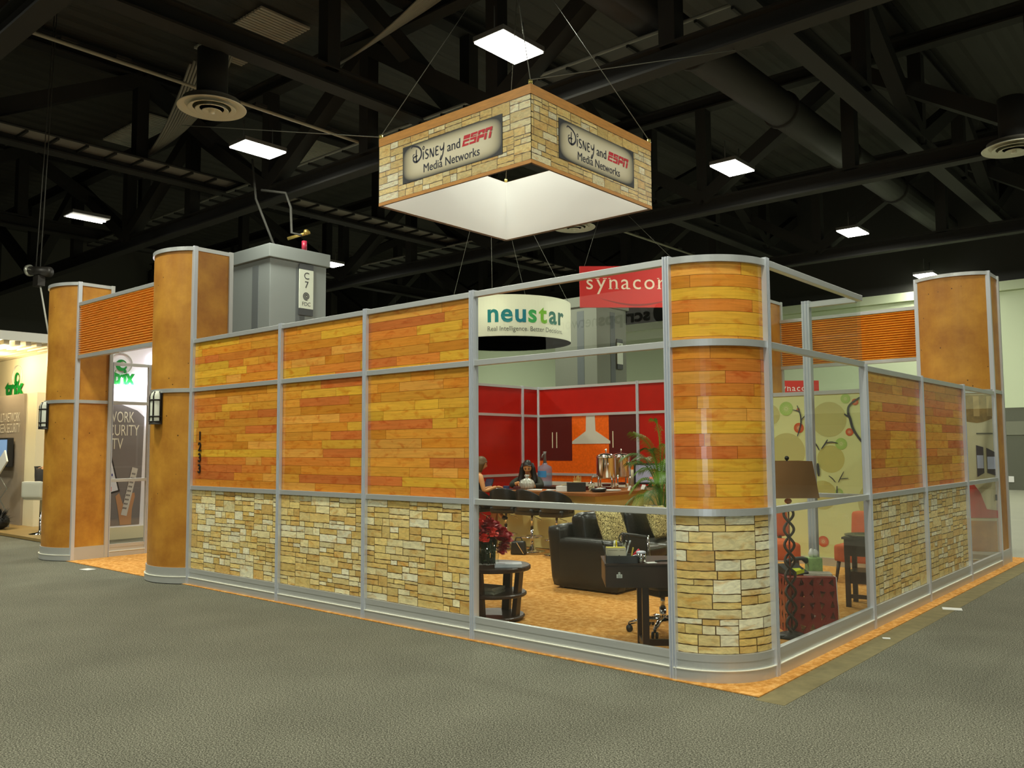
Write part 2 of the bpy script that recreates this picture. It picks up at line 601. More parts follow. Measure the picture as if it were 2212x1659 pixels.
# ------------------------------------------------------------------ lettering
def text_mb(body, size, bold=0.0, extrude=0.0, shear=0.0, space=1.0, align='CENTER'):
    cu = bpy.data.curves.new('t', 'FONT')
    cu.body = body
    cu.size = size
    cu.offset = bold
    cu.extrude = extrude
    cu.shear = shear
    cu.space_character = space
    cu.align_x = align
    cu.resolution_u = 3
    o = bpy.data.objects.new('t', cu)
    C.objects.link(o)
    bpy.context.view_layer.update()
    dg = bpy.context.evaluated_depsgraph_get()
    me = bpy.data.meshes.new_from_object(o.evaluated_get(dg))
    vs = [tuple(v.co) for v in me.vertices]
    fs = [tuple(p.vertices) for p in me.polygons]
    bpy.data.objects.remove(o)
    bpy.data.curves.remove(cu)
    bpy.data.meshes.remove(me)
    return vs, fs
def text_on(body, size, o, u, v, m, parent, name='lettering', bold=0.0, shear=0.0, space=1.0, width=None, align='CENTER', lift=0.002, bend=None, twice=0.0):
    """lettering laid on a surface: o = point on the baseline, u = reading direction, v = up"""
    vs, fs = text_mb(body, size, bold, 0.0, shear, space, align)
    if width:
        x0, x1 = min(p[0] for p in vs), max(p[0] for p in vs)
        k = width / (x1 - x0)
        vs = [(p[0] * k, p[1], p[2]) for p in vs]
    u, v = Vector(u), Vector(v)
    nrm = u.cross(v).normalized()
    mb = MB()
    if bend:
        mb.add([bend(p[0], p[1]) for p in vs], fs)
    else:
        mb.add([Vector(o) + u * p[0] + v * p[1] + nrm * lift for p in vs], fs)
        if twice:
            mb.add([Vector(o) + u * (p[0] + twice) + v * (p[1] + twice * 0.4) + nrm * (lift + 0.0006) for p in vs], fs)
    return mb.build(name, m, parent)
def stroke_mb(mb, pts, w, fr, n=6, taper=True):
    """flat brush stroke through 2-D points mapped by fr(x, y)"""
    P = []
    m = len(pts)
    for i in range(m - 1):
        p0, p1, p2, p3 = pts[max(i - 1, 0)], pts[i], pts[i + 1], pts[min(i + 2, m - 1)]
        for k in range(n):
            t = k / n
            q = []
            for c in (0, 1):
                a0, a1, a2, a3 = p0[c], p1[c], p2[c], p3[c]
                q.append(0.5 * (2 * a1 + (a2 - a0) * t + (2 * a0 - 5 * a1 + 4 * a2 - a3) * t * t + (3 * a1 - a0 - 3 * a2 + a3) * t ** 3))
            P.append(q)
    P.append(list(pts[-1]))
    L_, R_ = [], []
    k = len(P)
    for i, p in enumerate(P):
        a, b = P[max(i - 1, 0)], P[min(i + 1, k - 1)]
        dx, dy = b[0] - a[0], b[1] - a[1]
        l = math.hypot(dx, dy) or 1
        t = i / (k - 1)
        ww = w / 2 * ((0.55 + 0.45 * math.sin(PI * min(1, max(0, t)))) if taper else 1)
        L_.append(fr(p[0] - dy / l * ww, p[1] + dx / l * ww))
        R_.append(fr(p[0] + dy / l * ww, p[1] - dx / l * ww))
    mb.add(L_ + R_, [(i, k + i, k + i + 1, i + 1) for i in range(k - 1)])

# ================================================================== SETTING
rng = random.Random(7)
GREYC = carpet_mat('grey_carpet', s2l(42, 41, 34), s2l(102, 101, 87), s2l(168, 166, 148), 105.0, 0.10)
TANC = carpet_mat('tan_carpet', s2l(188, 128, 58), s2l(210, 150, 76), s2l(228, 176, 106), 14.0, 0.08)
CONC = mat('concrete_floor', s2l(150, 150, 132), rough=0.5, var=0.06, vscale=1.5)
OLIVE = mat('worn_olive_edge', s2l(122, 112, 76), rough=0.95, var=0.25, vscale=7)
def build_setting():
    mb = MB()
    mb.box(-45, 26, -26, 33, -0.3, -0.004)
    struct('floor', mb, CONC, 'pale grey-green concrete hall floor beyond the carpet', 'floor')
    # aisle carpet laid over the concrete
    mb = MB()
    mb.box(-40, 14, -20, 9.1, -0.004, 0.0)
    o = mb.build('aisle_carpet', GREYC)
    tag(o, 'large speckled grey aisle carpet around the booth', 'carpet', kind='structure')
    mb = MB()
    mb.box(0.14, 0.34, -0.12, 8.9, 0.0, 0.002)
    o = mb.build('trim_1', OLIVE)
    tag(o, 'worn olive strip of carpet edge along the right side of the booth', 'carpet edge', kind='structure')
    mb = MB()
    mb.box(-11.9, 0.14, -0.06, 9.0, 0.002, 0.009)
    o = mb.build('booth_carpet', TANC)
    tag(o, 'tan orange carpet covering the floor of the whole booth', 'carpet')
    # hall walls
    dk = mat('dark_hall_wall', s2l(96, 98, 84), rough=0.8)
    pale = mat('pale_green_hall_wall', s2l(206, 218, 184), rough=0.7)
    band = mat('wall_band', s2l(122, 124, 106), rough=0.7)
    mb = MB()
    mb.box(-45, 26, 31.1, 31.5, 0, 13)
    struct('wall_back', mb, mat('black_hall_wall', (0.03, 0.03, 0.026), rough=0.8), 'dark upper end wall of the hall behind the pale cladding', 'wall')
    mb = MB()
    mb.box(-45, 26, 30.96, 31.1, 3.06, 7.5)
    mb.box(-45, 26, 30.80, 31.1, 7.5, 7.85)
    o = mb.build('wall_back_cladding', pale)
    tag(o, 'pale green upper cladding on the far hall wall', 'wall', kind='structure')
    mb = MB()
    mb.box(-45, 26, 30.98, 31.1, 0, 2.04)
    mb.box(-45, 26, 30.98, 31.1, 2.55, 3.06)
    o = mb.build('wall_back_base', dk)
    tag(o, 'dark grey lower part of the far hall wall', 'wall', kind='structure')
    mb = MB()
    mb.box(-45, 26, 30.95, 31.1, 2.04, 2.55)
    o = mb.build('trim_2', band)
    tag(o, 'lighter horizontal band on the dark base of the far wall', 'wall trim', kind='structure')
    for nm, b, l in (('wall_left', (-45.4, -45, -26, 33), 'dark left side wall of the hall'), ('wall_right', (26, 26.4, -26, 33), 'dark right side wall of the hall'), ('wall_front', (-45, 26, -26.4, -26), 'dark hall wall behind the viewer')):
        mb = MB()
        mb.box(b[0], b[1], b[2], b[3], 0, 13)
        struct(nm, mb, mat('dim_hall_wall', (0.10, 0.10, 0.085), rough=0.8), l, 'wall')
    # corrugated roof deck
    mb = MB()
    xs = [-45 + 0.16 * i for i in range(int(71 / 0.16) + 2)]
    vs, fs = [], []
    for i, x in enumerate(xs):
        z = 13.0 + (0.07 if i % 4 in (1, 2) else 0)
        vs += [(x, -26, z), (x, 33, z)]
    for i in range(len(xs) - 1):
        fs.append((2 * i, 2 * i + 1, 2 * i + 3, 2 * i + 2))
    mb.add(vs, fs)
    mb.box(-45, 26, -26, 33, 13.1, 13.3)
    struct('ceiling', mb, CEILL, 'dark corrugated roof deck high above the hall', 'ceiling')
build_setting()

def wall_outlet():
    mb = MB()
    mb.box(-4.30, -4.12, 30.95, 30.98, 0.28, 0.50)
    o = mb.build('wall_outlet_box', WHITE, bevel=0.01)
    tag(o, 'small white box on the dark base of the far hall wall', 'outlet')
wall_outlet()

# ------------------------------------------------------------------ roof steel
def make_truss(length, zb=9.6, zt=12.4, cw=0.42):
    """truss along local +x"""
    t = thing('roof_truss', 'x', 'truss')
    mb = MB()
    for y0, y1, z0, z1 in ((-cw / 2, cw / 2, zb, zb + 0.05), (-cw / 2, cw / 2, zb + 0.4, zb + 0.45), (-0.03, 0.03, zb + 0.05, zb + 0.4)):
        mb.box(0, length, y0, y1, z0, z1)
    mb.build('bottom_chord', CEILM, t)
    mb = MB()
    for y0, y1, z0, z1 in ((-cw / 2, cw / 2, zt, zt + 0.05), (-cw / 2, cw / 2, zt + 0.35, zt + 0.4), (-0.03, 0.03, zt + 0.05, zt + 0.35)):
        mb.box(0, length, y0, y1, z0, z1)
    mb.build('top_chord', CEILM, t)
    n = max(2, round(length / 4.5))
    st = length / n
    for i in range(n + 1):
        MB().bar((i * st, 0, zb + 0.4), (i * st, 0, zt), 0.34).build('upright', CEILM, t)
    for i in range(n):
        a, b = (i * st, (i + 1) * st) if i % 2 == 0 else ((i + 1) * st, i * st)
        MB().bar((a, 0, zb + 0.45), (b, 0, zt), 0.38).build('diagonal', CEILM, t)
    return t
def roof_steel():
    t = make_truss(58.0)
    t['label'] = 'dark steel roof truss running towards the far wall'
    t['group'] = 'long roof trusses'
    for i, x in enumerate((-3.8, -12.3, -21.2, -30.2, 5.0)):
        o = t if i == 0 else copy_thing(t, (0, 0, 0))
        o.location = (x, -25.5, 0)
        o.rotation_euler = (0, 0, PI / 2)
    t2 = make_truss(70.0, zb=9.15, zt=12.35, cw=0.36)
    t2['label'] = 'dark steel roof truss crossing the hall from side to side'
    t2['group'] = 'cross roof trusses'
    for i, y in enumerate((-0.4, 8.15, 17.6, 26.6)):
        o = t2 if i == 0 else copy_thing(t2, (0, 0, 0))
        o.location = (-44.5, y, -0.46)
    # catwalk decks: ribbed grey strips
    def deck(name_label, x0, x1, y0, y1, z, alongx, rail, plate=None):
        d = thing('catwalk', name_label, 'catwalk', (0, 0, 0))
        mb = MB()
        mb.box(x0, x1, y0, y1, z, z + 0.05)
        mb.build('deck_plate', plate or CEILL, d)
        L_ = (x1 - x0) if alongx else (y1 - y0)
        n = int(L_ / 0.75)
        for i in range(n + 1):
            if alongx:
                MB().box(x0 + i * 0.75 - 0.03, x0 + i * 0.75 + 0.03, y0, y1, z - 0.07, z).build('cross_rib', CEILM, d)
            else:
                MB().box(x0, x1, y0 + i * 0.75 - 0.03, y0 + i * 0.75 + 0.03, z - 0.07, z).build('cross_rib', CEILM, d)
        mb = MB()
        if alongx:
            mb.tube([(x0, y0, z + 0.02), (x1, y0, z + 0.02)], 0.035, 6)
        else:
            mb.tube([(x1, y0, z + 0.02), (x1, y1, z + 0.02)], 0.035, 6)
        mb.build('edge_rail', rail, d)
        return d
    rail = mat('grey_pipe', (0.28, 0.27, 0.22), rough=0.5)
    deck('dim ribbed catwalk crossing the ceiling behind the square hanging sign', -31, -3.9, 8.4, 9.5, 9.62, True, rail)
    deck('brownish ribbed catwalk strip along the upper left of the ceiling', -22.0, -20.5, -8, 26, 9.84, False, CEILM, mat('brownish_deck', (0.20, 0.18, 0.15), rough=0.7))
    deck('far ribbed catwalk crossing above the gray pillar', -40, -14, 18.0, 19.0, 9.6, True, rail)
    # conduit with clamps along the ceiling at left
    t = thing('conduit_pipe', 'thin pale conduit running across the dark ceiling at upper left', 'pipe')
    mb = MB()
    mb.tube([(-14.1, -6, 9.44), (-14.1, 27, 9.44)], 0.04, 8)
    mb.build('pipe', mat('pale_pipe', (0.35, 0.33, 0.25), rough=0.45), t)
    for i in range(30):
        MB().box(-14.18, -14.02, -5.5 + i * 1.05, -5.2 + i * 1.05, 9.48, 9.545).build('clamp', CEILM, t)
    # big round duct with collars, right of the sign
    t = thing('air_duct', 'large dark round air duct along the ceiling at upper right', 'duct')
    mb = MB()
    mb.tube([(-5.95, 2, 10.22), (-5.95, 30.5, 10.22)], 0.43, 18)
    mb.build('pipe', mat('dark_duct', (0.022, 0.021, 0.018), rough=0.7), t)
    for y in (6, 10.5, 15, 19.5, 24):
        MB().tube([(-5.95, y, 10.22), (-5.95, y + 0.12, 10.22)], 0.48, 18).build('collar', CEILM, t)
    # cable bundles draped between trusses
    cabm = mat('grey_cable', (0.20, 0.195, 0.16), rough=0.6)
    def bundle(label, p0, p1, p2, n, spread):
        t = thing('cable_bundle', label, 'cables')
        p0, p1, p2 = Vector(p0), Vector(p1), Vector(p2)
        for i in range(n):
            mb = MB()
            k = (i / (n - 1) - 0.5) * spread
            off = Vector((k * 0.85, k * 0.3, 0.35 * k))
            pts = []
            for j in range(15):
                s = j / 14
                q = p0 * (1 - s) ** 2 + (p1 + off * 0.5) * 2 * s * (1 - s) + p2 * s * s
                pts.append(q + off * (0.5 + 0.5 * s))
            mb.tube(pts, 0.035, 5)
            mb.build('cable', cabm, t)
        return t
    bundle('bundle of pale cables draped across the ceiling at the top of the frame', (-13.9, 6.4, 10.9), (-11.6, 6.6, 10.4), (-9.0, 6.7, 11.6), 14, 1.9)
    bundle('bundle of cables hanging beside the round diffuser at upper left', (-22.5, 6.5, 10.6), (-19.0, 6.0, 10.2), (-16.2, 5.2, 11.6), 12, 1.7)
    # translucent roof openings with lighter corrugation, seen between the trusses
    for i, (x, y, a, b) in enumerate(((-17.5, 7.0, 3.4, 1.5), (-26.5, 8.5, 3.6, 1.6), (-23.6, 13.6, 3.0, 1.4), (-17.0, 3.0, 2.6, 1.2))):
        mb = MB()
        n = 26
        for k in range(n):
            mb.box(x - a / 2 + a * k / n, x - a / 2 + a * (k + 0.62) / n, y - b / 2, y + b / 2, 12.9, 12.96)
        o = mb.build('ribbed_roof_panel', mat('pale_ribbed_panel', (0.55, 0.53, 0.44), rough=0.6))
        tag(o, ('pale ribbed roof panel above the round diffuser', 'pale ribbed roof panel at the far left above the dim lamp', 'small pale ribbed roof panel left of the lit lamp', 'pale ribbed roof panel near the top edge left of the cables')[i], 'roof panel')
roof_steel()

# ------------------------------------------------------------------ lamps, diffusers
def lamps():
    hous = mat('lamp_housing', (0.25, 0.25, 0.24), rough=0.4, metal=0.5)
    glow = mat('lamp_diffuser', (1, 1, 0.95), emit=22.0, ecol=(1, 0.97, 0.86))
    dim = mat('dim_lamp_diffuser', (0.55, 0.55, 0.5), emit=0.35, ecol=(1, 0.98, 0.86))
    t = thing('ceiling_lamp', 'x', 'lamp')
    mb = MB()
    mb.box(-0.37, 0.37, -0.58, 0.58, 0.0, 0.10)
    mb.build('housing', hous, t, bevel=0.01)
    mb = MB()
    mb.box(-0.35, 0.35, -0.56, 0.56, -0.03, -0.001)
    mb.build('diffuser', glow, t)
    for sx in (-0.4, 0.4):
        mb = MB()
        mb.tube([(0, sx, 0.1), (0, sx, 0.62)], 0.012, 6)
        mb.build('hanging_rod', hous, t)
    labels = {8: 'unseen ceiling lamp added to brighten the far wall at right', 9: 'unseen lamp added behind the front wall panels to brighten the far wall', 0: 'bright ceiling lamp directly above the square hanging sign', 1: 'bright ceiling lamp to the left of the square hanging sign', 2: 'bright ceiling lamp to the right of the square hanging sign',
              3: 'second bright ceiling lamp right of the square sign, further back', 4: 'lowest bright lamp touching the top of the far right tan column', 5: 'dim half lit ceiling lamp at far left', 6: 'tiny bright lamp beside the top of the grey pillar', 7: 'ceiling lamp hidden behind the square hanging sign'}
    for i, (x, y, z, k) in enumerate(LAMPS):
        if i == 5:
            continue
        o = t if i == 0 else copy_thing(t, (0, 0, 0))
        o.location = (x, y, z)
        o['label'] = labels.get(i, 'ceiling lamp outside the picture lighting the aisle')
        if i in labels:
            if 'group' in o:
                del o['group']
        else:
            o['group'] = 'ceiling lamps over the aisle'
    x, y, z, k = LAMPS[5]
    t = thing('ceiling_lamp', labels[5], 'lamp', (x, y, z))
    mb = MB()
    mb.box(-0.37, 0.37, -0.58, 0.58, 0.0, 0.10)
    mb.build('housing', hous, t, bevel=0.01)
    mb = MB()
    mb.box(-0.35, 0.35, -0.56, 0.56, -0.02, -0.001)
    mb.build('diffuser', dim, t)
    for a in (-0.18, 0.05):
        mb = MB()
        mb.tube([(a, -0.55, -0.035), (a, 0.55, -0.035)], 0.022, 8)
        mb.build('tube', glow, t)
    # round air diffusers
    dm = mat('cream_diffuser', (0.62, 0.60, 0.48), rough=0.5)
    d = thing('air_diffuser', 'x', 'diffuser')
    mb = MB()
    for r0, r1, z0, z1 in ((0.52, 0.66, 0.07, 0.0), (0.37, 0.46, 0.02, -0.02), (0.235, 0.315, 0.0, -0.045), (0.11, 0.185, -0.02, -0.07)):
        mb.lathe([(r0, z0), (r1, z1), (r1 + 0.01, z1 + 0.015), (r0, z0 + 0.012), (r0, z0)], n=40)
    mb.lathe([(0.0, -0.10), (0.06, -0.09), (0.06, 0.05), (0.0, 0.06)], n=20)
    mb.build('ring_louvre', dm, d)
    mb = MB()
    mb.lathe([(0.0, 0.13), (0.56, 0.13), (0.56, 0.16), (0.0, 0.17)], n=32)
    mb.build('back_plate', mat('dark_back_plate', (0.07, 0.065, 0.05), rough=0.7), d)  # plain dark plate visible through the ring gaps
    mb = MB()
    mb.lathe([(0.30, 0.17), (0.30, 1.2), (0.0, 1.2)], n=24)
    mb.build('duct_neck', CEILM, d)
    for i, (p, l) in enumerate((((-12.78, 3.22, 8.5), 'round cream air diffuser on the dark ceiling above the left lamp'), ((-1.135, 16.76, 8.5), 'round air diffuser cut by the right edge of the picture'), ((-12.96, 15.6, 8.5), 'round air diffuser partly hidden below the square hanging sign'))):
        o = d if i == 0 else copy_thing(d, p)
        o.location = p
        o['label'] = l
    # stage spot lamp hanging at far left
    t = thing('spot_lamp', 'black cylindrical stage spot lamp hanging on two wires at far left', 'spot lamp', (-18.57, 2.2, 5.83))
    mb = MB()
    mb.tube([(-0.28, -0.12, 0.06), (0.3, 0.12, -0.02)], [0.10, 0.12], 14)
    mb.build('barrel', BLACKM, t)
    mb = MB()
    mb.tube([(-0.30, -0.125, 0.06), (-0.24, -0.10, 0.06)], 0.135, 14)
    mb.build('front_rim', mat('pale_rim', (0.4, 0.4, 0.33), rough=0.3, metal=0.6), t)
    mb = MB()
    mb.box(-0.14, 0.16, -0.08, 0.08, -0.34, -0.1)
    mb.build('yoke', BLACKM, t)
    for x in (-0.2, 0.06):
        mb = MB()
        mb.tube([(x, 0, 0.08), (x * 0.5, 0.2, 7.15)], 0.012, 5)
        mb.build('wire', CEILL, t)
    mb = MB()
    mb.tube([(0.08, 0, -0.3), (0.42, 0.1, -1.5)], 0.02, 6)
    mb.build('strut', mat('pale_strut', (0.45, 0.44, 0.38), rough=0.5), t)
lamps()

# ------------------------------------------------------------------ hall pillars
def pillar(label, cx, cy, h, sign, hw=0.95, paint=None):
    GREYP = paint or MC['grey_pillar_paint']
    t = thing('pillar', label, 'pillar', (cx, cy, 0))
    mb = MB()
    mb.box(-hw, hw, -hw, hw, 0, h - 0.35)
    mb.build('shaft', GREYP, t, bevel=0.02)
    for (a, b, nx) in ((-0.62 * hw, 0, 0), (0, 0.62 * hw, 0)):
        pass
    mb = MB()
    mb.box(-hw * 1.09, hw * 1.09, -hw * 1.09, hw * 1.09, h - 0.35, h)
    mb.build('cap', GREYP, t, bevel=0.015)
    gm = mat('pillar_groove' if paint is None else 'far_pillar_groove', s2l(92, 97, 98), rough=0.7)
    for (ax, pos) in (('y', 0.25), ('x', 0.05)):
        mb = MB()
        g = 0.16 * hw
        p = pos * hw
        if ax == 'y':
            mb.box(p - g, p + g, -hw - 0.012, -hw + 0.02, 0, h - 0.5)
        else:
            mb.box(hw - 0.02, hw + 0.012, p - g, p + g, 0, h - 0.5)
        mb.build('groove', gm, t)
    b = thing('pillar_sign', sign[0], 'sign', (cx, cy, 0))
    mb = MB()
    y0, y1, z0, z1 = sign[1]
    x = hw + 0.03
    mb.box(x, x + 0.03, y0, y1, z0, z1)
    mb.build('board', mat('sign_white', s2l(206, 212, 196), rough=0.6), b)
    for za, zb in ((z1, z1 + 0.14), (z0 - 0.18, z0)):
        MB().box(x, x + 0.028, y0, y1, za, zb).build('dark_end', mat('sign_dark', s2l(62, 64, 66), rough=0.6), b)
    ym = (y0 + y1) / 2
    H = z1 - z0
    X = x + 0.032
    text_on(sign[2][0], H * 0.25, (X, ym, z1 - H * 0.24), (0, 1, 0), (0, 0, 1), BLACKT, b)
    text_on(sign[2][1], H * 0.25, (X, ym, z1 - H * 0.47), (0, 1, 0), (0, 0, 1), BLACKT, b)
    if len(sign[2]) > 2:
        mb = MB()
        pts = []
        for i in range(60):
            a = i / 59 * 5.6 * PI
            r = H * (0.012 + 0.092 * i / 59)
            pts.append((ym + r * math.cos(a), z1 - H * 0.68 + r * math.sin(a)))
        stroke_mb(mb, pts, H * 0.022, lambda p, q: (X + 0.002, p, q), n=2, taper=False)
        mb.build('spiral_mark', BLACKT, b)
        text_on(sign[2][2], H * 0.14, (X, ym, z1 - H * 0.93), (0, 1, 0), (0, 0, 1), BLACKT, b)
pillar('grey square hall pillar behind the tall tan column', -17.05, 7.72, 6.95, ('white vertical sign lettered C 7 with a spiral on the grey pillar', (-0.02, 0.42, 5.38, 6.42), ('C', '7', 'FDC')), hw=0.88)
pillar('grey hall pillar seen through the glass below the red banner', -15.2, 19.55, 6.95, ('small pale sign C 8 on the pillar behind the glass', (0.25, 0.60, 4.62, 5.38), ('C', '8')), hw=0.92, paint=mat('dimmed_pillar_paint', s2l(118, 121, 108), rough=0.7))  # darker copy of the pillar paint stands for weaker light there
def pillar_pipe():
    t = thing('sprinkler_pipe', 'bent grey pipe with a red valve rising from the top of the grey pillar', 'pipe', (-16.7, 7.6, 6.95))
    mb = MB()
    mb.tube([(-0.2, -0.1, 0.03), (-0.75, -0.4, 1.5), (-0.8, -0.5, 2.6)], 0.035, 6)
    mb.tube([(0.45, 0.25, 0.42), (0.2, 0.1, 0.5), (0.15, 0.1, 1.2), (0.05, 0, 1.6), (-0.5, -0.4, 1.7)], 0.035, 6)
    mb.build('pipe', CEILL, t)
    mb = MB()
    mb.tube([(0.5, 0.3, 0.01), (0.5, 0.3, 0.26)], 0.07, 10)
    mb.build('valve', mat('valve_red', (0.35, 0.02, 0.05), rough=0.4), t)
    mb = MB()
    mb.tube([(0.1, 0.05, 0.35), (0.6, 0.4, 0.5)], 0.045, 8)
    mb.ball((0.55, 0.32, 0.5), 0.08, 10, 6)
    mb.build('brass_fitting', mat('brass', (0.5, 0.36, 0.1), rough=0.35, metal=0.8), t)
pillar_pipe()

# ================================================================== BOOTH SHELL
XA, XB, XC, XD, XE = -7.36, -5.448, -3.978, -2.502, -0.517
YF, YG, YH, YI, YJ = 0.506, 2.60, 4.366, 6.133, 7.836
R1 = (1.165, 1.215)
R2 = (2.385, 2.435)
HT = 3.05
KICK = 0.20
def post_mb(h, x=0.0, y=0.0, w=0.055):
    """grooved extrusion, fluted front"""
    mb = MB()
    a = w / 2
    o = [(-a, -0.035), (-a * 0.62, -0.035), (-a * 0.5, -0.022), (-a * 0.3, -0.022), (-a * 0.2, -0.035), (a * 0.2, -0.035), (a * 0.3, -0.022), (a * 0.5, -0.022), (a * 0.62, -0.035), (a, -0.035), (a, 0.03), (-a, 0.03)]
    mb.prism([(p[0] + x, p[1] + y) for p in o], 0.009, h)
    return mb
def post(h, parent, x=0.0, y=0.0, w=0.055, rz=0.0):
    mb = post_mb(h, 0, 0, w)
    o = mb.build('post', ALUP, parent)
    if rz:
        for v in o.data.vertices:
            c, s_ = math.cos(rz), math.sin(rz)
            v.co = (v.co.x * c - v.co.y * s_, v.co.x * s_ + v.co.y * c, v.co.z)
    for v in o.data.vertices:
        v.co.x += x
        v.co.y += y
    return o
def kick(parent, wd):
    mb = MB()
    mb.box(0.02, wd - 0.02, -0.030, 0.02, 0.009, 0.088)
    mb.box(0.02, wd - 0.02, -0.018, 0.02, 0.088, 0.150)
    mb.box(0.02, wd - 0.02, -0.022, 0.02, 0.150, KICK)
    mb.build('kick_plate', ALU, parent)
    mb = MB()
    mb.box(0.02, wd - 0.02, -0.036, -0.016, 0.088, 0.093)
    mb.build('kick_lip', mat('lip_highlight', (0.92, 0.90, 0.74), rough=0.3), parent)  # pale yellow tone paints the highlight along the lip
def rail(parent, wd, z0, z1, name='rail'):
    mb = MB()
    mb.box(0.02, wd - 0.02, -0.026, 0.026, z0, z1)
    return mb.build(name, ALU, parent, bevel=0.003)
def pane(parent, wd, z0, z1):
    mb = MB()
    mb.box(0.02, wd - 0.02, -0.003, 0.003, z0, z1)
    return mb.build('glass_pane', GLASS, parent)
def bay(label, loc, rz, wd, h, solid, seed, end_post=False, cat='wall panel', name='booth_wall_panel', rails=True):
    t = thing(name, label, cat, loc, rz)
    r = random.Random(seed)
    post(h + 0.012, t)
    if end_post:
        post(h + 0.012, t, x=wd)
    kick(t, wd)
    rail(t, wd, h - 0.05, h, 'top_rail')
    rail(t, wd, R1[0], R1[1])
    zs = [(R1[1], h - 0.05)]
    if h > 2.8:
        rail(t, wd, R2[0], R2[1])
        zs = [(R1[1], R2[0]), (R2[1], h - 0.05)]
    if solid:
        print_panel('s', wd, KICK, R1[0], r, t, 'stone_print_panel')
        for z0, z1 in zs:
            print_panel('w', wd, z0, z1, r, t, 'plank_print_panel')
    else:
        pane(t, wd, KICK, R1[0])
        for z0, z1 in zs:
            pane(t, wd, z0, z1)
    return t
bay('wood and stone print booth wall panel beside the tall tan column, numbered 1233', (XA, 0, 0), 0, XB - XA, HT, True, 21)
bay('middle one of the three tall wood and stone print panels in the long front wall', (XB, 0, 0), 0, XC - XB, HT, True, 22)
bay('wood and stone print panel directly left of the large front window', (XC, 0, 0), 0, XD - XC, HT, True, 23)
bay('large glazed front window bay between the wood panels and the curved corner', (XD, 0, 0), 0, XE - XD, HT, False, 24, cat='window', name='booth_window')
bay('glazed bay right of the curved corner, floor lamp behind it', (0, YF, 0), PI / 2, YG - YF, HT, False, 25, cat='window', name='booth_window')
bay('lower wood and stone panel next to the lamp window on the right side', (0, YG, 0), PI / 2, YH - YG, 2.40, True, 26)
bay('furthest wood and stone panel on the right side of the booth', (0, YH, 0), PI / 2, YI - YH, 2.40, True, 27)
bay('narrow glazed bay at the far right end before the tan column', (0, YI, 0), PI / 2, YJ - YI - 0.03, 2.40, False, 28, cat='window', name='booth_window')

def curved_bay(label, cx, cy, r, a0, a1, h, parent_cat, seed):
    t = thing('curved_corner_panel', label, parent_cat, (cx, cy, 0))
    rg = random.Random(seed)
    L_ = r * (a1 - a0)
    n = 28
    for nm, dr, z0, z1, m in (('kick_plate', 0.030, 0.009, 0.088, ALU), ('kick_plate', 0.018, 0.088, 0.15, ALU), ('kick_plate', 0.022, 0.15, KICK, ALU), ('kick_lip', 0.036, 0.088, 0.093, MC['lip_highlight']), ('rail', 0.026, R1[0], R1[1], ALU), ('rail', 0.026, R2[0], R2[1], ALU), ('top_rail', 0.026, h - 0.05, h, ALU)):
        mb = MB()
        mb.strip(polar(0, 0, r + dr, a0, a1, n), z0, z1, dr + 0.024)
        mb.build(nm, m, t, smooth=False)
    print_panel('s', L_, KICK, R1[0], rg, t, 'stone_print_panel', (0, 0, r, a0))
    print_panel('w', L_, R1[1], R2[0], rg, t, 'plank_print_panel', (0, 0, r, a0))
    print_panel('w', L_, R2[1], h - 0.05, rg, t, 'plank_print_panel', (0, 0, r, a0))
    post(h + 0.012, t, x=r * math.cos(a0), y=r * math.sin(a0))
    return t
curved_bay('curved wood and stone print corner of the booth nearest the viewer', XE, YF, 0.512, -PI / 2, 0, HT, 'wall panel', 31)

# ------------------------------------------------------------------ tan columns with curved fronts
def column(label, loc, c, h, d=0.5, kick_h=KICK):
    """front right post at local origin; chord towards -x, arc bulges to -y, box behind to y = d"""
    t = thing('entry_column', label, 'column', loc)
    R = c / math.sqrt(2)
    cx, cy = -c / 2, c / 2
    a0, a1 = -0.75 * PI, -0.25 * PI
    n = 24
    def arc(nm, dr, z0, z1, m, th=0.03):
        mb = MB()
        mb.strip(polar(cx, cy, R + dr, a0, a1, n), z0, z1, th)
        return mb.build(nm, m, t)
    arc('curved_front_panel', 0, kick_h, R2[0], TAN)
    arc('curved_front_panel', 0, R2[1], h - 0.05, TAN)
    arc('rail', 0.02, R2[0], R2[1], ALU, 0.05)
    arc('top_rail', 0.02, h - 0.05, h, ALU, 0.05)
    arc('kick_plate', 0.026, 0.009, 0.088, ALU, 0.05)
    arc('kick_plate', 0.014, 0.088, kick_h, ALU, 0.04)
    arc('kick_lip', 0.032, 0.088, 0.093, MC['lip_highlight'], 0.02)
    for nm, x in (('side_panel', -0.02), ('side_panel', -c)):
        mb = MB()
        mb.box(x, x + 0.02, 0.02, d - 0.02, kick_h, R2[0])
        mb.build(nm, TAN, t)
        mb = MB()
        mb.box(x, x + 0.02, 0.02, d - 0.02, R2[1], h - 0.05)
        mb.build(nm, TAN, t)
    mb = MB()
    mb.box(-c, 0, d - 0.02, d, kick_h, h - 0.05)
    mb.build('back_panel', TAN, t)
    for z0, z1, e, nm in ((R2[0], R2[1], 0.012, 'rail'), (h - 0.05, h, 0.012, 'top_rail'), (0.009, kick_h, 0.02, 'kick_plate')):
        mb = MB()
        mb.box(-0.02, e, 0.02, d + e, z0, z1)
        mb.box(-c - e, -c + 0.02, 0.02, d + e, z0, z1)
        mb.box(-c, 0, d - 0.02, d + e, z0, z1)
        mb.build(nm, ALU, t)
    for x, y in ((0, 0), (-c, 0), (0, d), (-c, d)):
        mb = MB()
        mb.box(x - 0.028, x + 0.028, y - 0.028, y + 0.028, 0.009, h + 0.005)
        mb.build('post', ALUP if y == 0 else ALU, t, bevel=0.006)
    return t
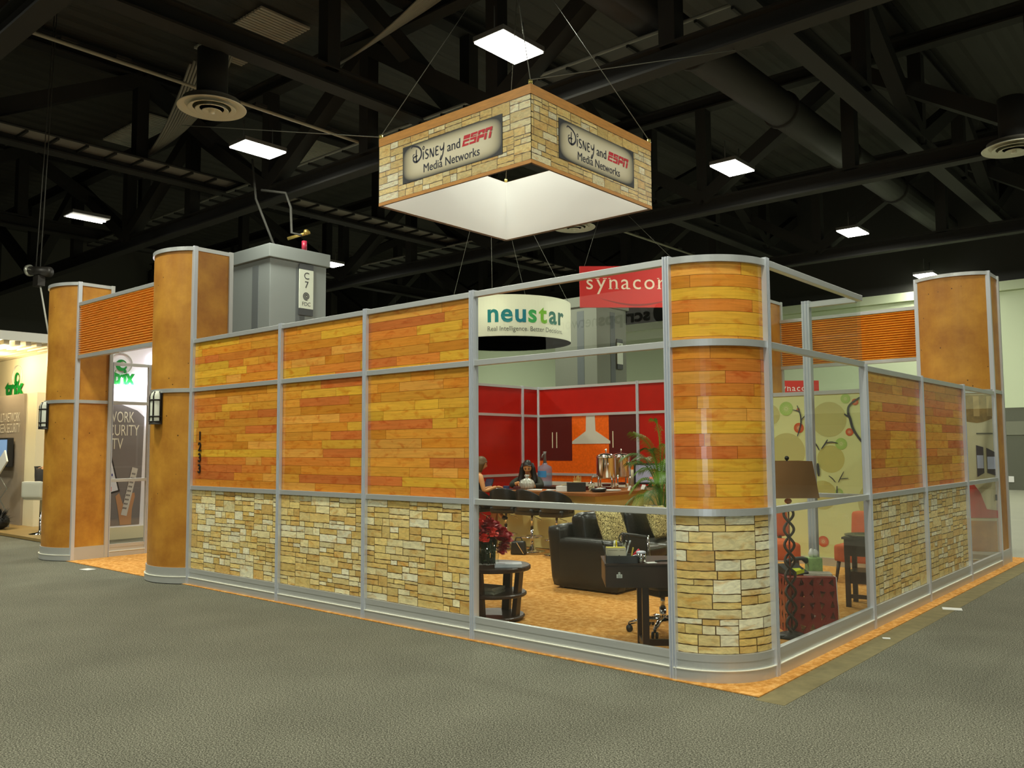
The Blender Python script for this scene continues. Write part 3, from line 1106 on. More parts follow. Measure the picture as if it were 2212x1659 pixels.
column('tall tan curved column at the left end of the long wooden wall', (XA - 0.03, 0.0, 0), 1.0, 4.25)
column('tan curved column at the far left of the front entrance', (-10.845, 0.0, 0), 1.0, 4.25)
RIGHT_COLUMN = column('tall tan curved column at the far right end of the booth', (-0.0, 7.86, 0), 0.95, 4.10, d=0.54)
column('tan column seen behind the glass left of the rear louvred header', (-3.27, 7.86, 0), 0.95, 4.10, d=0.54)

def header(label, x0, x1, y, z0, z1, slats):
    t = thing('louvred_header', label, 'header', (x0, y, 0))
    L_ = x1 - x0
    om = mat('orange_slat', s2l(236, 156, 42), rough=0.5, var=0.12, vscale=5, stretch=(1, 1, 6))
    mb = MB()
    h = (z1 - z0 - 0.10) / slats
    for i in range(slats):
        b = z0 + 0.05 + i * h
        vs, fs = [], []
        for x in (0.02, L_ - 0.02):
            vs += [(x, 0.02, b), (x, -0.012, b + h * 0.18), (x, -0.022, b + h * 0.5), (x, -0.012, b + h * 0.72), (x, 0.02, b + h * 0.82), (x, 0.02, b + h)]
        for k in range(5):
            fs.append((k, 6 + k, 7 + k, k + 1))
        mb.add(vs, fs)
    mb.build('slat_board', om, t)
    mb = MB()
    mb.box(0.02, L_ - 0.02, 0.021, 0.05, z0 + 0.04, z1 - 0.04)
    mb.build('backing', mat('dark_brown_board', s2l(96, 48, 10), rough=0.7), t)
    for a, b in ((z0, z0 + 0.055), (z1 - 0.055, z1)):
        mb = MB()
        mb.box(0, L_, -0.025, 0.06, a, b)
        mb.build('rail', ALU, t, bevel=0.004)
    return t
header('orange louvred header spanning the front entrance between two tan columns', -10.81, XA - 1.03, 0.0, 3.055, 3.925, 22)
header('orange louvred header over the rear entrance at right', -3.27, -0.97, 8.37, 2.95, 3.79, 20)

# side glazing of the booth at the left entrance
t = thing('booth_window', 'aluminium framed glass side bay seen through the front entrance', 'window', (-10.87, 0.53, 0), PI / 2)
def side_bay():
    wd = 0.62
    kick(t, wd)
    for k in (0, wd):
        post(HT, t, x=k)
    rail(t, wd, R1[0], R1[1])
    rail(t, wd, R2[0], R2[1])
    rail(t, wd, HT - 0.05, HT, 'top_rail')
    for z0, z1 in ((KICK, R1[0]), (R1[1], R2[0]), (R2[1], HT - 0.05)):
        pane(t, wd, z0, z1)
side_bay()
# inner glass fin behind the lamp window
t = thing('glass_partition', 'short inner glass partition with a thick double post behind the lamp window', 'partition', (-0.515, YG, 0))
def fin():
    wd = 0.495
    post(HT + 0.012, t, w=0.075)
    rail(t, wd, HT - 0.055, HT, 'top_rail')
    rail(t, wd, R1[0] + 0.01, R1[1])
    pane(t, wd, 0.05, R1[0])
    pane(t, wd, R1[1], HT - 0.05)
fin()

# ------------------------------------------------------------------ kitchen walls with printed cabinets
KY, KX = 8.3, -8.5
KR1, KR2, KT = (1.10, 1.15), (2.29, 2.34), 2.91
def kitchen():
    def red_bay(label, loc, rz, wd, lower, end_post=False):
        t = thing('kitchen_wall_panel', label, 'wall panel', loc, rz)
        post(KT + 0.01, t)
        if end_post:
            post(KT + 0.01, t, x=wd)
        for z0, z1, nm in ((0.009, 0.2, 'kick_plate'), (KR1[0], KR1[1], 'rail'), (KR2[0], KR2[1], 'rail'), (KT - 0.05, KT, 'top_rail')):
            mb = MB()
            mb.box(0.02, wd - 0.02, -0.026, 0.026, z0, z1)
            mb.build(nm, ALU, t)
        mb = MB()
        mb.box(0.02, wd - 0.02, -0.01, 0.01, KR2[1], KT - 0.05)
        mb.build('red_panel', REDP, t)
        if lower:
            for z0, z1 in ((0.2, KR1[0]), (KR1[1], KR2[0])):
                mb = MB()
                mb.box(0.02, wd - 0.02, -0.01, 0.01, z0, z1)
                mb.build('red_panel', REDP, t)
        return t
    red_bay('red kitchen wall panel at far left, running towards the viewer', (KX, 6.35, 0), PI / 2, 1.40, True)
    red_bay('narrow red kitchen wall panel in the corner beside the printed cabinets', (KX, 7.75, 0), PI / 2, 0.50, True)
    red_bay('third red kitchen wall panel hidden by the window frame at left', (KX, 4.6, 0), PI / 2, 1.75, True)
    t = red_bay('kitchen wall panel printed with brown cabinets, range hood and orange backsplash', (KX, KY, 0), 0, 2.42, False)
    red_bay('red kitchen wall panel right of the printed cabinets, behind the palm', (-6.08, KY, 0), 0, 2.05, True, True)
    # printed mural (one flat board)
    y = -0.011
    wd = 2.42
    oran = mat('orange_backsplash', s2l(226, 96, 12), rough=0.35, var=0.22, vscale=22)
    mb = MB()
    mb.box(0.02, wd - 0.02, -0.01, 0.01, KR1[1], KR2[0])
    mb.box(0.02, wd - 0.02, -0.01, 0.01, 0.98, KR1[0])
    mb.build('backsplash_print', oran, t)
    mb = MB()
    mb.box(0.02, wd - 0.02, -0.012, 0.01, 0.90, 0.98)
    mb.build('worktop_print', mat('pale_worktop_print', s2l(206, 200, 184), rough=0.5), t)
    brown = mat('dark_cabinet_print', s2l(84, 28, 24), rough=0.3)
    mb = MB()
    mb.box(0.02, wd - 0.02, -0.01, 0.01, 0.2, 0.90)
    mb.build('lower_cabinet_print', brown, t)
    mb = MB()
    mb.box(0.03, 0.86, -0.014, -0.01, 1.40, KR2[0])
    mb.build('cabinet_print', brown, t)
    mb = MB()
    mb.box(1.755, wd - 0.03, -0.014, -0.01, 1.40, KR2[0])
    mb.build('cabinet_print', brown, t)
    for x in (0.355, 0.465, 1.84):
        mb = MB()
        mb.box(x, x + 0.018, -0.018, -0.014, 1.655, 1.975)
        mb.build('handle_print', mat('pale_handle', s2l(222, 214, 180), rough=0.4), t)
    hood = mat('hood_print', s2l(192, 188, 172), rough=0.4)
    mb = MB()
    pts = [(0.865, 1.735), (1.785, 1.735), (1.785, 1.785), (1.44, 1.985), (1.425, KR2[0]), (1.215, KR2[0]), (1.205, 1.985), (0.865, 1.785)]
    mb.add([(p[0], -0.016, p[1]) for p in pts] + [(p[0], -0.0105, p[1]) for p in pts], [tuple(range(8))] + [(i, (i + 1) % 8, 8 + (i + 1) % 8, 8 + i) for i in range(8)])
    mb.build('range_hood_print', hood, t)
kitchen()

# ------------------------------------------------------------------ wallpaper divider with stylised branches
def wallpaper():
    WY = 6.42
    x0, x1, z1 = -3.3, -0.45, 2.38
    t = thing('wallpaper_divider', 'pale green divider wall printed with branches and round blossoms', 'divider', (x0, WY, 0))
    W_ = x1 - x0
    bg = mat('pale_green_wallpaper', s2l(222, 226, 158), rough=0.55)
    mb = MB()
    mb.box(0, W_, -0.012, 0.03, 0.12, z1)
    mb.build('wallpaper_board', bg, t)
    mb = MB()
    mb.box(0, W_, -0.03, 0.04, z1, z1 + 0.055)
    mb.build('top_rail', ALU, t)
    mb = MB()
    mb.box(0, W_, -0.03, 0.04, 0.009, 0.12)
    mb.build('kick_plate', ALU, t)
    # print elements; px anchors were converted to (x, z) on the board
    disc_i = [0]
    def disc(x, z, r, col, nm, petals=False):
        mb = MB()
        disc_i[0] += 1
        y = -0.0125 - 0.0006 * disc_i[0]
        n = 36
        mb.add([(x - x0, y, z)] + [(x - x0 + r * math.cos(2 * PI * i / n), y, z + r * math.sin(2 * PI * i / n)) for i in range(n)], [(0, 1 + (i + 1) % n, 1 + i) for i in range(n)])
        m_ = mat('disc_' + nm, col, rough=0.55)
        mb.build('blossom_print' if petals else 'circle_print', m_, t)
        if petals:
            mb = MB()
            for i in range(14):
                a = 2 * PI * i / 14
                ca, sa = math.cos(a), math.sin(a)
                q = r * 0.03
                mb.add([(x - x0 + r * 0.12 * ca - q * sa, y - 0.0004, z + r * 0.12 * sa + q * ca), (x - x0 + r * 0.12 * ca + q * sa, y - 0.0004, z + r * 0.12 * sa - q * ca), (x - x0 + r * 0.86 * ca, y - 0.0004, z + r * 0.86 * sa)], [(0, 1, 2)])
            mb.build('petal_lines', mat('petal_pale', s2l(226, 220, 170), rough=0.55), t)
    k1, k2, kg, ko, kgrey = s2l(196, 190, 118), s2l(198, 190, 108), s2l(166, 200, 96), s2l(208, 84, 30), (0.05, 0.05, 0.055)
    disc(-2.38, 1.58, 0.27, k1, 'k1')
    disc(-1.76, 2.03, 0.245, k1, 'k1b')
    disc(-1.75, 1.48, 0.19, k2, 'k2')
    disc(-2.62, 2.12, 0.15, k1, 'k1c')
    disc(-1.88, 0.98, 0.2, k2, 'k2b')
    disc(-1.1, 0.9, 0.3, k1, 'k1d')
    disc(-2.37, 2.20, 0.10, kg, 'kg', True)
    disc(-1.60, 1.69, 0.08, kg, 'kg2', True)
    disc(-1.52, 2.31, 0.065, kg, 'kg3', True)
    disc(-1.65, 1.02, 0.055, kg, 'kg4', True)
    disc(-2.19, 1.92, 0.072, ko, 'ko', True)
    disc(-2.19, 2.18, 0.024, ko, 'ko2', True)
    disc(-1.48, 1.85, 0.052, ko, 'ko3', True)
    disc(-1.39, 2.26, 0.045, ko, 'ko4', True)
    disc(-1.89, 0.34, 0.075, ko, 'ko5', True)
    disc(-0.8, 1.75, 0.08, ko, 'ko6', True)
    mb = MB()
    ky = [0]
    def br(pts, w):
        ky[0] += 1
        y = -0.030 - 0.0003 * ky[0]
        stroke_mb(mb, [(a - x0, b) for a, b in pts], w, lambda p, q: (p, y, q), n=4)
    br([(-2.20, 2.24), (-2.16, 2.12), (-2.15, 2.03), (-2.16, 1.95), (-2.21, 1.80)], 0.022)
    br([(-2.27, 2.18), (-2.20, 2.165), (-2.165, 2.13)], 0.014)
    br([(-2.08, 2.10), (-2.15, 2.03)], 0.014)
    br([(-1.32, 2.32), (-1.46, 2.22), (-1.485, 2.12), (-1.46, 2.03), (-1.42, 1.88), (-1.31, 1.71), (-1.2, 1.6)], 0.036)
    br([(-1.54, 2.10), (-1.47, 2.05)], 0.022)
    br([(-1.78, 1.75), (-1.81, 1.70), (-1.87, 1.62)], 0.02)
    br([(-1.64, 1.70), (-1.73, 1.715), (-1.81, 1.70)], 0.016)
    br([(-1.96, 1.71), (-1.93, 1.66), (-1.90, 1.60)], 0.018)
    br([(-1.93, 1.42), (-1.92, 1.24)], 0.042)
    br([(-1.78, 1.25), (-1.73, 1.21), (-1.69, 1.16)], 0.014)
    br([(-1.57, 1.31), (-1.62, 1.22), (-1.65, 1.16)], 0.014)
    br([(-1.51, 1.22), (-1.62, 1.21)], 0.012)
    br([(-1.67, 1.11), (-1.675, 1.0), (-1.68, 0.93)], 0.02)
    br([(-1.10, 1.75), (-1.06, 1.2), (-1.1, 0.5)], 0.04)
    mb.build('branch_print', mat('branch_grey', kgrey, rough=0.6), t)
wallpaper()

# ================================================================== HANGING SIGNS
def square_sign():
    x0, x1, y0, y1, z0, z1 = -7.56, -4.43, 3.17, 6.22, 5.48, 6.575
    cx, cy = (x0 + x1) / 2, (y0 + y1) / 2
    t = thing('hanging_sign', 'large square hanging sign with stone print, white lining and two lettered plaques', 'sign', (cx, cy, z0))
    W_, D_, H_ = x1 - x0, y1 - y0, z1 - z0
    hx, hy = W_ / 2, D_ / 2
    rg = random.Random(77)
    trim = mat('brown_wood_print', s2l(206, 144, 62), rough=0.5, var=0.18, vscale=5, stretch=(1, 1, 6))
    def face(o, u, wd, nm, plq):
        o, u = Vector(o), Vector(u)
        v = Vector((0, 0, 1))
        n = u.cross(v)
        P = lambda a, b, lift=0.0: tuple(o + u * a + v * b + n * lift)
        def slab(a, b, c, d, l0, l1, m, name):
            mb = MB()
            mb.add([P(a, c, l0), P(b, c, l0), P(b, d, l0), P(a, d, l0), P(a, c, l1), P(b, c, l1), P(b, d, l1), P(a, d, l1)], [(3, 2, 1, 0), (4, 5, 6, 7), (0, 1, 5, 4), (1, 2, 6, 5), (2, 3, 7, 6), (3, 0, 4, 7)])
            return mb.build(name, m, t)
        mb = MB()
        mb.add([P(0, 0, -0.03), P(wd, 0, -0.03), P(wd, H_, -0.03), P(0, H_, -0.03), P(0, 0, 0), P(wd, 0, 0), P(wd, H_, 0), P(0, H_, 0)], [(3, 2, 1, 0), (4, 5, 6, 7), (0, 1, 5, 4), (1, 2, 6, 5), (2, 3, 7, 6), (3, 0, 4, 7)], col=DARKGAP['s'])
        q = 1.45
        rects = [(a * q, b * q, c * q + 0.05, d * q + 0.05, col) for a, b, c, d, col in stone_rects(wd / q, (H_ - 0.19) / q, rg)]
        tiles(mb, rects, lambda a, b: P(a, b, 0.001), 0.004, 0.06, 0.007, rg)
        mb.build(nm, STONEP, t)
        slab(0, wd, H_ - 0.135, H_, 0.0, 0.004, trim, 'top_trim')
        slab(0, wd, 0.0, 0.05, 0.0, 0.004, trim, 'bottom_trim')
        if not plq:
            return
        a, b, c, d = plq
        mb = MB()
        m_ = plaque_mat()
        mb.add([P(a, c, 0.003), P(b, c, 0.003), P(b, d, 0.003), P(a, d, 0.003), P(a, c, 0.009), P(b, c, 0.009), P(b, d, 0.009), P(a, d, 0.009)], [(4, 5, 6, 7), (0, 1, 5, 4), (1, 2, 6, 5), (2, 3, 7, 6), (3, 0, 4, 7)], uvs=[[(0, 0), (1, 0), (1, 1), (0, 1)]] + [[(0, 0)] * 4] * 4)
        mb.build('plaque', m_, t)
        ink = mat('sign_black_ink', (0.012, 0.013, 0.03), rough=0.5)
        red = mat('sign_red_ink', s2l(214, 20, 44), rough=0.5)
        k = (b - a) / 2.05
        lift = 0.0105
        # first line: script word, "and", striped red letters
        bx, by = a + 0.27 * k, c + 0.285 * k
        fr = lambda p, q: P(bx + p * k, by + q * k, lift)
        fs_ = lambda p, q: P(bx + p * 0.87 * k, by + q * k, lift)
        lh = 0.165
        mb = MB()
        def sk(pts, w=0.020):
            stroke_mb(mb, pts, w * 1.4, fs_, n=5)
        # D with sweeping flourish and loop
        sk([(-0.085, 0.23), (-0.06, 0.255), (0.0, 0.25), (0.10, 0.215), (0.165, 0.15), (0.165, 0.07), (0.10, 0.012), (0.03, 0.0), (-0.02, 0.02), (-0.035, 0.055), (0.0, 0.085), (0.075, 0.09)], 0.024)
        sk([(0.045, 0.19), (0.04, 0.10), (0.045, 0.03), (0.06, -0.02)], 0.022)
        sk([(-0.035, 0.055), (-0.04, 0.11), (0.0, 0.13)], 0.012)
        # i with open dot
        sk([(0.222, 0.125), (0.218, 0.06), (0.22, 0.0)], 0.022)
        sk([(0.245, 0.185), (0.228, 0.2), (0.205, 0.185), (0.21, 0.16), (0.235, 0.16), (0.248, 0.185), (0.22, 0.212)], 0.012)
        # s
        sk([(0.345, 0.125), (0.30, 0.135), (0.275, 0.105), (0.31, 0.072), (0.345, 0.045), (0.32, 0.005), (0.265, 0.012)], 0.02)
        # n
        sk([(0.39, 0.0), (0.392, 0.07), (0.395, 0.13), (0.43, 0.06), (0.47, 0.0), (0.475, 0.07), (0.478, 0.135)], 0.02)
        # e
        sk([(0.60, 0.125), (0.54, 0.13), (0.53, 0.075), (0.535, 0.01), (0.60, 0.008)], 0.02)
        sk([(0.53, 0.072), (0.585, 0.074)], 0.018)
        # y with tail
        sk([(0.635, 0.125), (0.645, 0.075), (0.68, 0.06), (0.715, 0.09), (0.722, 0.13)], 0.02)
        sk([(0.728, 0.16), (0.722, 0.08), (0.70, -0.01), (0.655, -0.085), (0.635, -0.075), (0.665, -0.02)], 0.02)
        mb.build('script_word', ink, t)
        text_on('and', 0.205 * k, P(a + 0.965 * k, by + 0.0 * k), u, v, ink, t, name='word_and', twice=0.007, width=0.262 * k, align='LEFT', lift=lift)
        # slanted red capitals cut by a white bar
        mb = MB()
        sh = 0.27
        bar_n = [0]
        def para(p0, p1, q0, q1):
            bar_n[0] += 1
            L2 = lift + 0.0004 * bar_n[0]
            fb = lambda p, q: P(bx + p * k, by + q * k, L2)
            mb.add([fb(ex + p0 + q0 * sh, q0), fb(ex + p1 + q0 * sh, q0), fb(ex + p1 + q1 * sh, q1), fb(ex + p0 + q1 * sh, q1)], [(0, 1, 2, 3)])
        cw, gap, st = 0.128, 0.016, 0.04
        h1, c0, c1 = 0.155, 0.088, 0.100
        ex = 1.005
        # E
        para(0, cw, 0, 0.03); para(0, st, 0.03, c0); para(0, cw, 0.058, c0); para(0, cw, c1, h1)
        ex += cw + gap
        # S
        para(0, cw, 0, 0.03); para(cw - st, cw, 0.03, c0); para(0, cw, 0.058, c0); para(0, st, c1, h1); para(0, cw, 0.125, h1); para(0, cw, c1, 0.112)
        ex += cw + gap
        # P
        para(0, st, 0, c0); para(0, cw, 0.045, c0); para(0, cw, 0.125, h1); para(0, st, c1, h1); para(cw - st, cw, c1, h1)
        ex += cw + gap
        # N
        para(0, st, 0, c0); para(cw - st, cw, 0, c0); para(0, cw, 0.125, h1); para(0, st, c1, h1); para(cw - st, cw, c1, h1)
        mb.build('red_capitals', red, t)
        text_on('Media Networks', 0.185 * k, P(a + 0.455 * k, c + 0.085 * k), u, v, ink, t, name='second_line', twice=0.005, width=1.15 * k, align='LEFT', lift=lift)
    face((-hx, -hy, 0), (1, 0, 0), W_, 'stone_print_face', (0.57, 2.62, 0.235, 0.81))
    face((hx, -hy, 0), (0, 1, 0), D_, 'stone_print_face', (0.60, 2.52, 0.225, 0.80))
    face((hx, hy, 0), (-1, 0, 0), W_, 'stone_print_face', None)
    face((-hx, hy, 0), (0, -1, 0), D_, 'stone_print_face', None)
    for a in ((-hx + 0.03, hx - 0.03, -hy + 0.03, -hy + 0.045), (-hx + 0.03, hx - 0.03, hy - 0.045, hy - 0.03), (-hx + 0.03, -hx + 0.045, -hy + 0.03, hy - 0.03), (hx - 0.045, hx - 0.03, -hy + 0.03, hy - 0.03)):
        mb = MB()
        mb.box(a[0], a[1], a[2], a[3], 0.01, H_ - 0.01)
        mb.build('white_lining', OFFW, t)
    wm = mat('steel_wire', (0.16, 0.16, 0.13), rough=0.5, metal=0.5)
    for sx, sy in ((-1, -1), (1, -1), (1, 1), (-1, 1)):
        mb = MB()
        p = (sx * (hx - 0.02), sy * (hy - 0.02), H_)
        mb.tube([p, (p[0], p[1], H_ + 0.06)], 0.03, 8)
        mb.build('corner_eye', mat('brass_eye', (0.5, 0.42, 0.12), rough=0.4, metal=0.7), t)
        mb = MB()
        mb.tube([(p[0], p[1], H_ + 0.05), (0.2 * sx, 0.3 * sy, 3.93)], 0.007, 5)
        mb.build('wire', wm, t)
    for p, q in (((-hx, -hy, H_ + 0.03), (-8.5, -1.2, 3.2)), ((hx, -hy, H_ + 0.05), (2.2, 4.5, 3.6))):
        mb = MB()
        mb.tube([p, q], 0.008, 5)
        mb.build('guy_wire', wm, t)
def plaque_mat():
    if 'plaque_print' in MC:
        return MC['plaque_print']
    m, nt, p = nodes('plaque_print')
    L = nt.links.new
    uv = N(nt, 'ShaderNodeUVMap')
    sx = N(nt, 'ShaderNodeSeparateXYZ')
    L(uv.outputs['UV'], sx.inputs[0])
    def edge(sock, k):
        a = N(nt, 'ShaderNodeMath', operation='SUBTRACT'); a.inputs[1].default_value = 0.5; L(sock, a.inputs[0])
        b = N(nt, 'ShaderNodeMath', operation='ABSOLUTE'); L(a.outputs[0], b.inputs[0])
        c = N(nt, 'ShaderNodeMath', operation='MULTIPLY'); c.inputs[1].default_value = 2.0; L(b.outputs[0], c.inputs[0])
        d = N(nt, 'ShaderNodeMath', operation='POWER'); d.inputs[1].default_value = k; L(c.outputs[0], d.inputs[0])
        return d.outputs[0]
    ad = N(nt, 'ShaderNodeMath', operation='ADD')
    L(edge(sx.outputs[0], 7.5), ad.inputs[0])
    L(edge(sx.outputs[1], 3.8), ad.inputs[1])
    cr = N(nt, 'ShaderNodeValToRGB')
    e = cr.color_ramp.elements
    e[0].position = 0.0
    e[0].color = rgb(s2l(240, 232, 202))
    e[1].position = 0.95
    e[1].color = rgb(s2l(40, 42, 44))
    k = cr.color_ramp.elements.new(0.35)
    k.color = rgb(s2l(204, 195, 162))
    L(ad.outputs[0], cr.inputs[0])
    L(cr.outputs[0], p.inputs['Base Color'])
    p.inputs['Roughness'].default_value = 0.5
    MC['plaque_print'] = m
    return m
square_sign()

def fabric_mat(name='white_sign_fabric', c=(0.80, 0.80, 0.70), d=(0.85, 0.85, 0.72)):
    """thin white cloth that lets lamp light glow through"""
    m, nt, p = nodes(name)
    p.inputs['Base Color'].default_value = rgb(c)
    p.inputs['Roughness'].default_value = 0.8
    tl = N(nt, 'ShaderNodeBsdfTranslucent')
    tl.inputs[0].default_value = rgb(d)
    mx = N(nt, 'ShaderNodeMixShader')
    mx.inputs[0].default_value = 0.45
    nt.links.new(p.outputs[0], mx.inputs[1])
    nt.links.new(tl.outputs[0], mx.inputs[2])
    nt.links.new(mx.outputs[0], nt.nodes['Material Output'].inputs[0])
    return m
def ring_sign():
    r, h = 1.62, 1.0
    t = thing('ring_sign', 'white ring shaped hanging sign with teal and green lettering', 'sign', (-11.66, 10.95, 4.33))
    cl = fabric_mat()
    mb = MB()
    mb.lathe([(r, 0), (r, h), (r - 0.015, h), (r - 0.015, 0.01), (r, 0)], n=120)
    mb.build('outer_fabric', cl, t, smooth=False)
    ri = 0.86
    mb = MB()
    mb.lathe([(ri, 0.01), (ri, h - 0.02)], n=64)
    mb.build('inner_fabric', fabric_mat('green_fabric', s2l(24, 104, 64), s2l(30, 130, 80)), t)
    mb = MB()
    mb.lathe([(ri, 0.0), (r, 0.0)], n=64)
    mb.build('white_underside', cl, t)
    # lettering wrapped round the cylinder, centred on the direction seen by the viewer
    def wrap(a_c, z0):
        def f(x, y):
            a = a_c + x / r
            return ((r + 0.012) * math.cos(a), (r + 0.012) * math.sin(a), z0 + y)
        return f
    ac = math.radians(-30)
    cols = [s2l(0, 128, 128), s2l(0, 124, 130), s2l(0, 116, 132), s2l(58, 160, 84), s2l(120, 180, 50), s2l(20, 110, 92), s2l(10, 92, 76)]
    vsA, _ = text_mb('neustar', 0.60, 0.018)
    x0, x1 = min(p[0] for p in vsA), max(p[0] for p in vsA)
    cur = -1.02
    for i, chx in enumerate('neustar'):
        vs, fs = text_mb(chx, 0.62, 0.016, align='LEFT')
        a0 = min(p[0] for p in vs)
        a1 = max(p[0] for p in vs)
        mb = MB()
        f = wrap(ac, 0.345)
        mb.add([f(p[0] - a0 + cur, p[1]) for p in vs], fs)
        mb.build('letter', mat('logo_tint_%d' % i, cols[i], rough=0.6), t)
        cur += a1 - a0 + 0.055
    vs, fs = text_mb('Real Intelligence. Better Decisions.', 0.165, 0.0)
    a0, a1 = min(p[0] for p in vs), max(p[0] for p in vs)
    k = 2.05 / (a1 - a0)
    f = wrap(ac, 0.12)
    mb = MB()
    mb.add([f((p[0] - a0) * k - 1.02, p[1]) for p in vs], fs)
    mb.build('tagline', mat('grey_ink', s2l(90, 92, 92), rough=0.6), t)
    for i in range(6):  # unseen lamps added inside the ring to make its fabric glow
        a = i * PI / 3
        ld = bpy.data.lights.new('ring_fill_light', 'POINT')
        ld.energy = 14
        ld.color = (1, 1, 0.82)
        ld.shadow_soft_size = 0.06
        lo = bpy.data.objects.new('ring_fill_light', ld)
        C.objects.link(lo)
        lo.parent = t
        lo.location = (1.24 * math.cos(a), 1.24 * math.sin(a), 0.62)
    wm = MC['steel_wire']
    for a in (0.35, 1.9, 3.5, 5.2):
        mb = MB()
        mb.tube([(r * math.cos(a), r * math.sin(a), h), (-0.64, 0.05, 5.28)], 0.006, 5)
        mb.build('wire', wm, t)
ring_sign()

def serif_word(body, size, o, u, v, m, parent, width):
    """letters with small slab serifs on their feet and heads"""
    cx = 0.0
    mb = MB()
    u, v = Vector(u), Vector(v)
    n = u.cross(v).normalized()
    P = lambda a, b: Vector(o) + u * a + v * b + n * 0.006
    widths = {}
    items = []
    for ch in body:
        vs, fs = text_mb(ch, size, 0.0, align='LEFT')
        a0, a1 = min(p[0] for p in vs), max(p[0] for p in vs)
        items.append((ch, vs, fs, a0, a1))
    tot = sum(i[4] - i[3] for i in items)
    sp = (width - tot) / (len(body) - 1)
    xh = size * 0.52
    s_ = size * 0.035
    def slab(a, b, c, d):
        mb.add([P(a, c), P(b, c), P(b, d), P(a, d)], [(0, 1, 2, 3)])
    for ch, vs, fs, a0, a1 in items:
        mb.add([P(p[0] - a0 + cx, p[1]) for p in vs], fs)
        w_ = a1 - a0
        q = size * 0.045
        if ch in 'nr':
            slab(cx - q, cx + size * 0.13, 0, s_)
            slab(cx - q, cx + size * 0.05, xh - s_, xh)
        if ch == 'n':
            slab(cx + w_ - size * 0.13, cx + w_ + q, 0, s_)
        if ch == 'y':
            slab(cx - q, cx + size * 0.14, xh - s_, xh)
            slab(cx + w_ - size * 0.14, cx + w_ + q, xh - s_, xh)
        if ch == 'a':
            slab(cx + w_ - size * 0.06, cx + w_ + q, 0, s_)
        cx += w_ + sp
    return mb.build('lettering', m, parent)
def red_banners():
    red = mat('red_banner_cloth', s2l(204, 26, 18), rough=0.6)
    pale = mat('banner_letters', s2l(240, 214, 190), rough=0.6)
    o = Vector((-12.572, 15.343, 5.917))
    u = Vector((0.735, 0.678, 0)).normalized()
    t = thing('hanging_banner', 'large red hanging banner with pale lettering above the front window', 'banner', o, math.atan2(u.y, u.x))
    mb = MB()
    mb.box(0, 3.3, 0, 0.06, 0, 1.27)
    mb.build('banner_cloth', red, t)
    mb = MB()
    n = 20
    top = [(0.55 + 2.4 * i / n, 0.30 - 0.20 * math.sin(PI * i / n)) for i in range(n + 1)]
    bot = [(0.55 + 2.4 * i / n, 0.30 - 0.26 * math.sin(PI * i / n)) for i in range(n + 1)]
    mb.add([(a, -0.004, b) for a, b in top] + [(a, -0.004, b) for a, b in bot], [(i, n + 1 + i, n + 2 + i, i + 1) for i in range(n)])
    mb.build('swoosh_print', mat('dark_red_swoosh', s2l(142, 30, 22), rough=0.6), t)
    serif_word('synacor', 0.66, (0.20, 0, 0.56), (1, 0, 0), (0, 0, 1), pale, t, 2.42)
    for x in (0.15, 3.1):
        mb = MB()
        mb.tube([(x, 0.03, 1.27), (0.95, 0.6, 3.7)], 0.006, 5)
        mb.build('wire', MC['steel_wire'], t)
    o = Vector((-7.9, 16.92, 3.10))
    u = Vector((0.757, 0.654, 0)).normalized()
    t = thing('small_red_sign', 'smaller red sign with white lettering above the wallpaper divider at right', 'sign', o, math.atan2(u.y, u.x))
    mb = MB()
    mb.box(0, 1.95, 0, 0.06, 0, 0.40)
    mb.build('board', red, t)
    serif_word('synacor', 0.24, (0.80, 0, 0.11), (1, 0, 0), (0, 0, 1), mat('white_letters', (0.85, 0.82, 0.78), rough=0.6), t, 0.90)
    for x in (0.1, 1.77):
        mb = MB()
        mb.box(x - 0.03, x + 0.03, 0.005, 0.055, -3.1, 0)
        mb.build('leg', mat('grey_leg', (0.3, 0.3, 0.28), rough=0.5), t)
red_banners()
def scripps_banner():
    t = thing('overhead_banner', 'pale hanging banner with dark lettering, mirrored in the front window glass', 'banner', (-7.1, -9.0, 3.9))
    mb = MB()
    mb.box(-1.75, 1.75, -0.06, 0, -0.1, 0.95)
    mb.build('banner_cloth', mat('pale_banner_cloth', (0.85, 0.85, 0.80), rough=0.8), t)
    ink = mat('dark_banner_ink', (0.02, 0.02, 0.02), rough=0.6)
    text_on('scripps', 0.36, (0.90, 0.001, 0.28), (-1, 0, 0), (0, 0, 1), ink, t, bold=0.012, width=1.25, align='LEFT', lift=0.004)
    text_on('networks', 0.36, (-0.36, 0.001, 0.28), (-1, 0, 0), (0, 0, 1), ink, t, bold=0.0, width=1.25, align='LEFT', lift=0.004)
    mb = MB()
    n = 24
    mb.add([(1.12 + 0.15 * math.cos(2 * PI * i / n), 0.004, 0.40 + 0.19 * math.sin(2 * PI * i / n)) for i in range(n)], [tuple(range(n))[::-1]])
    mb.build('oval_emblem', ink, t)
scripps_banner()

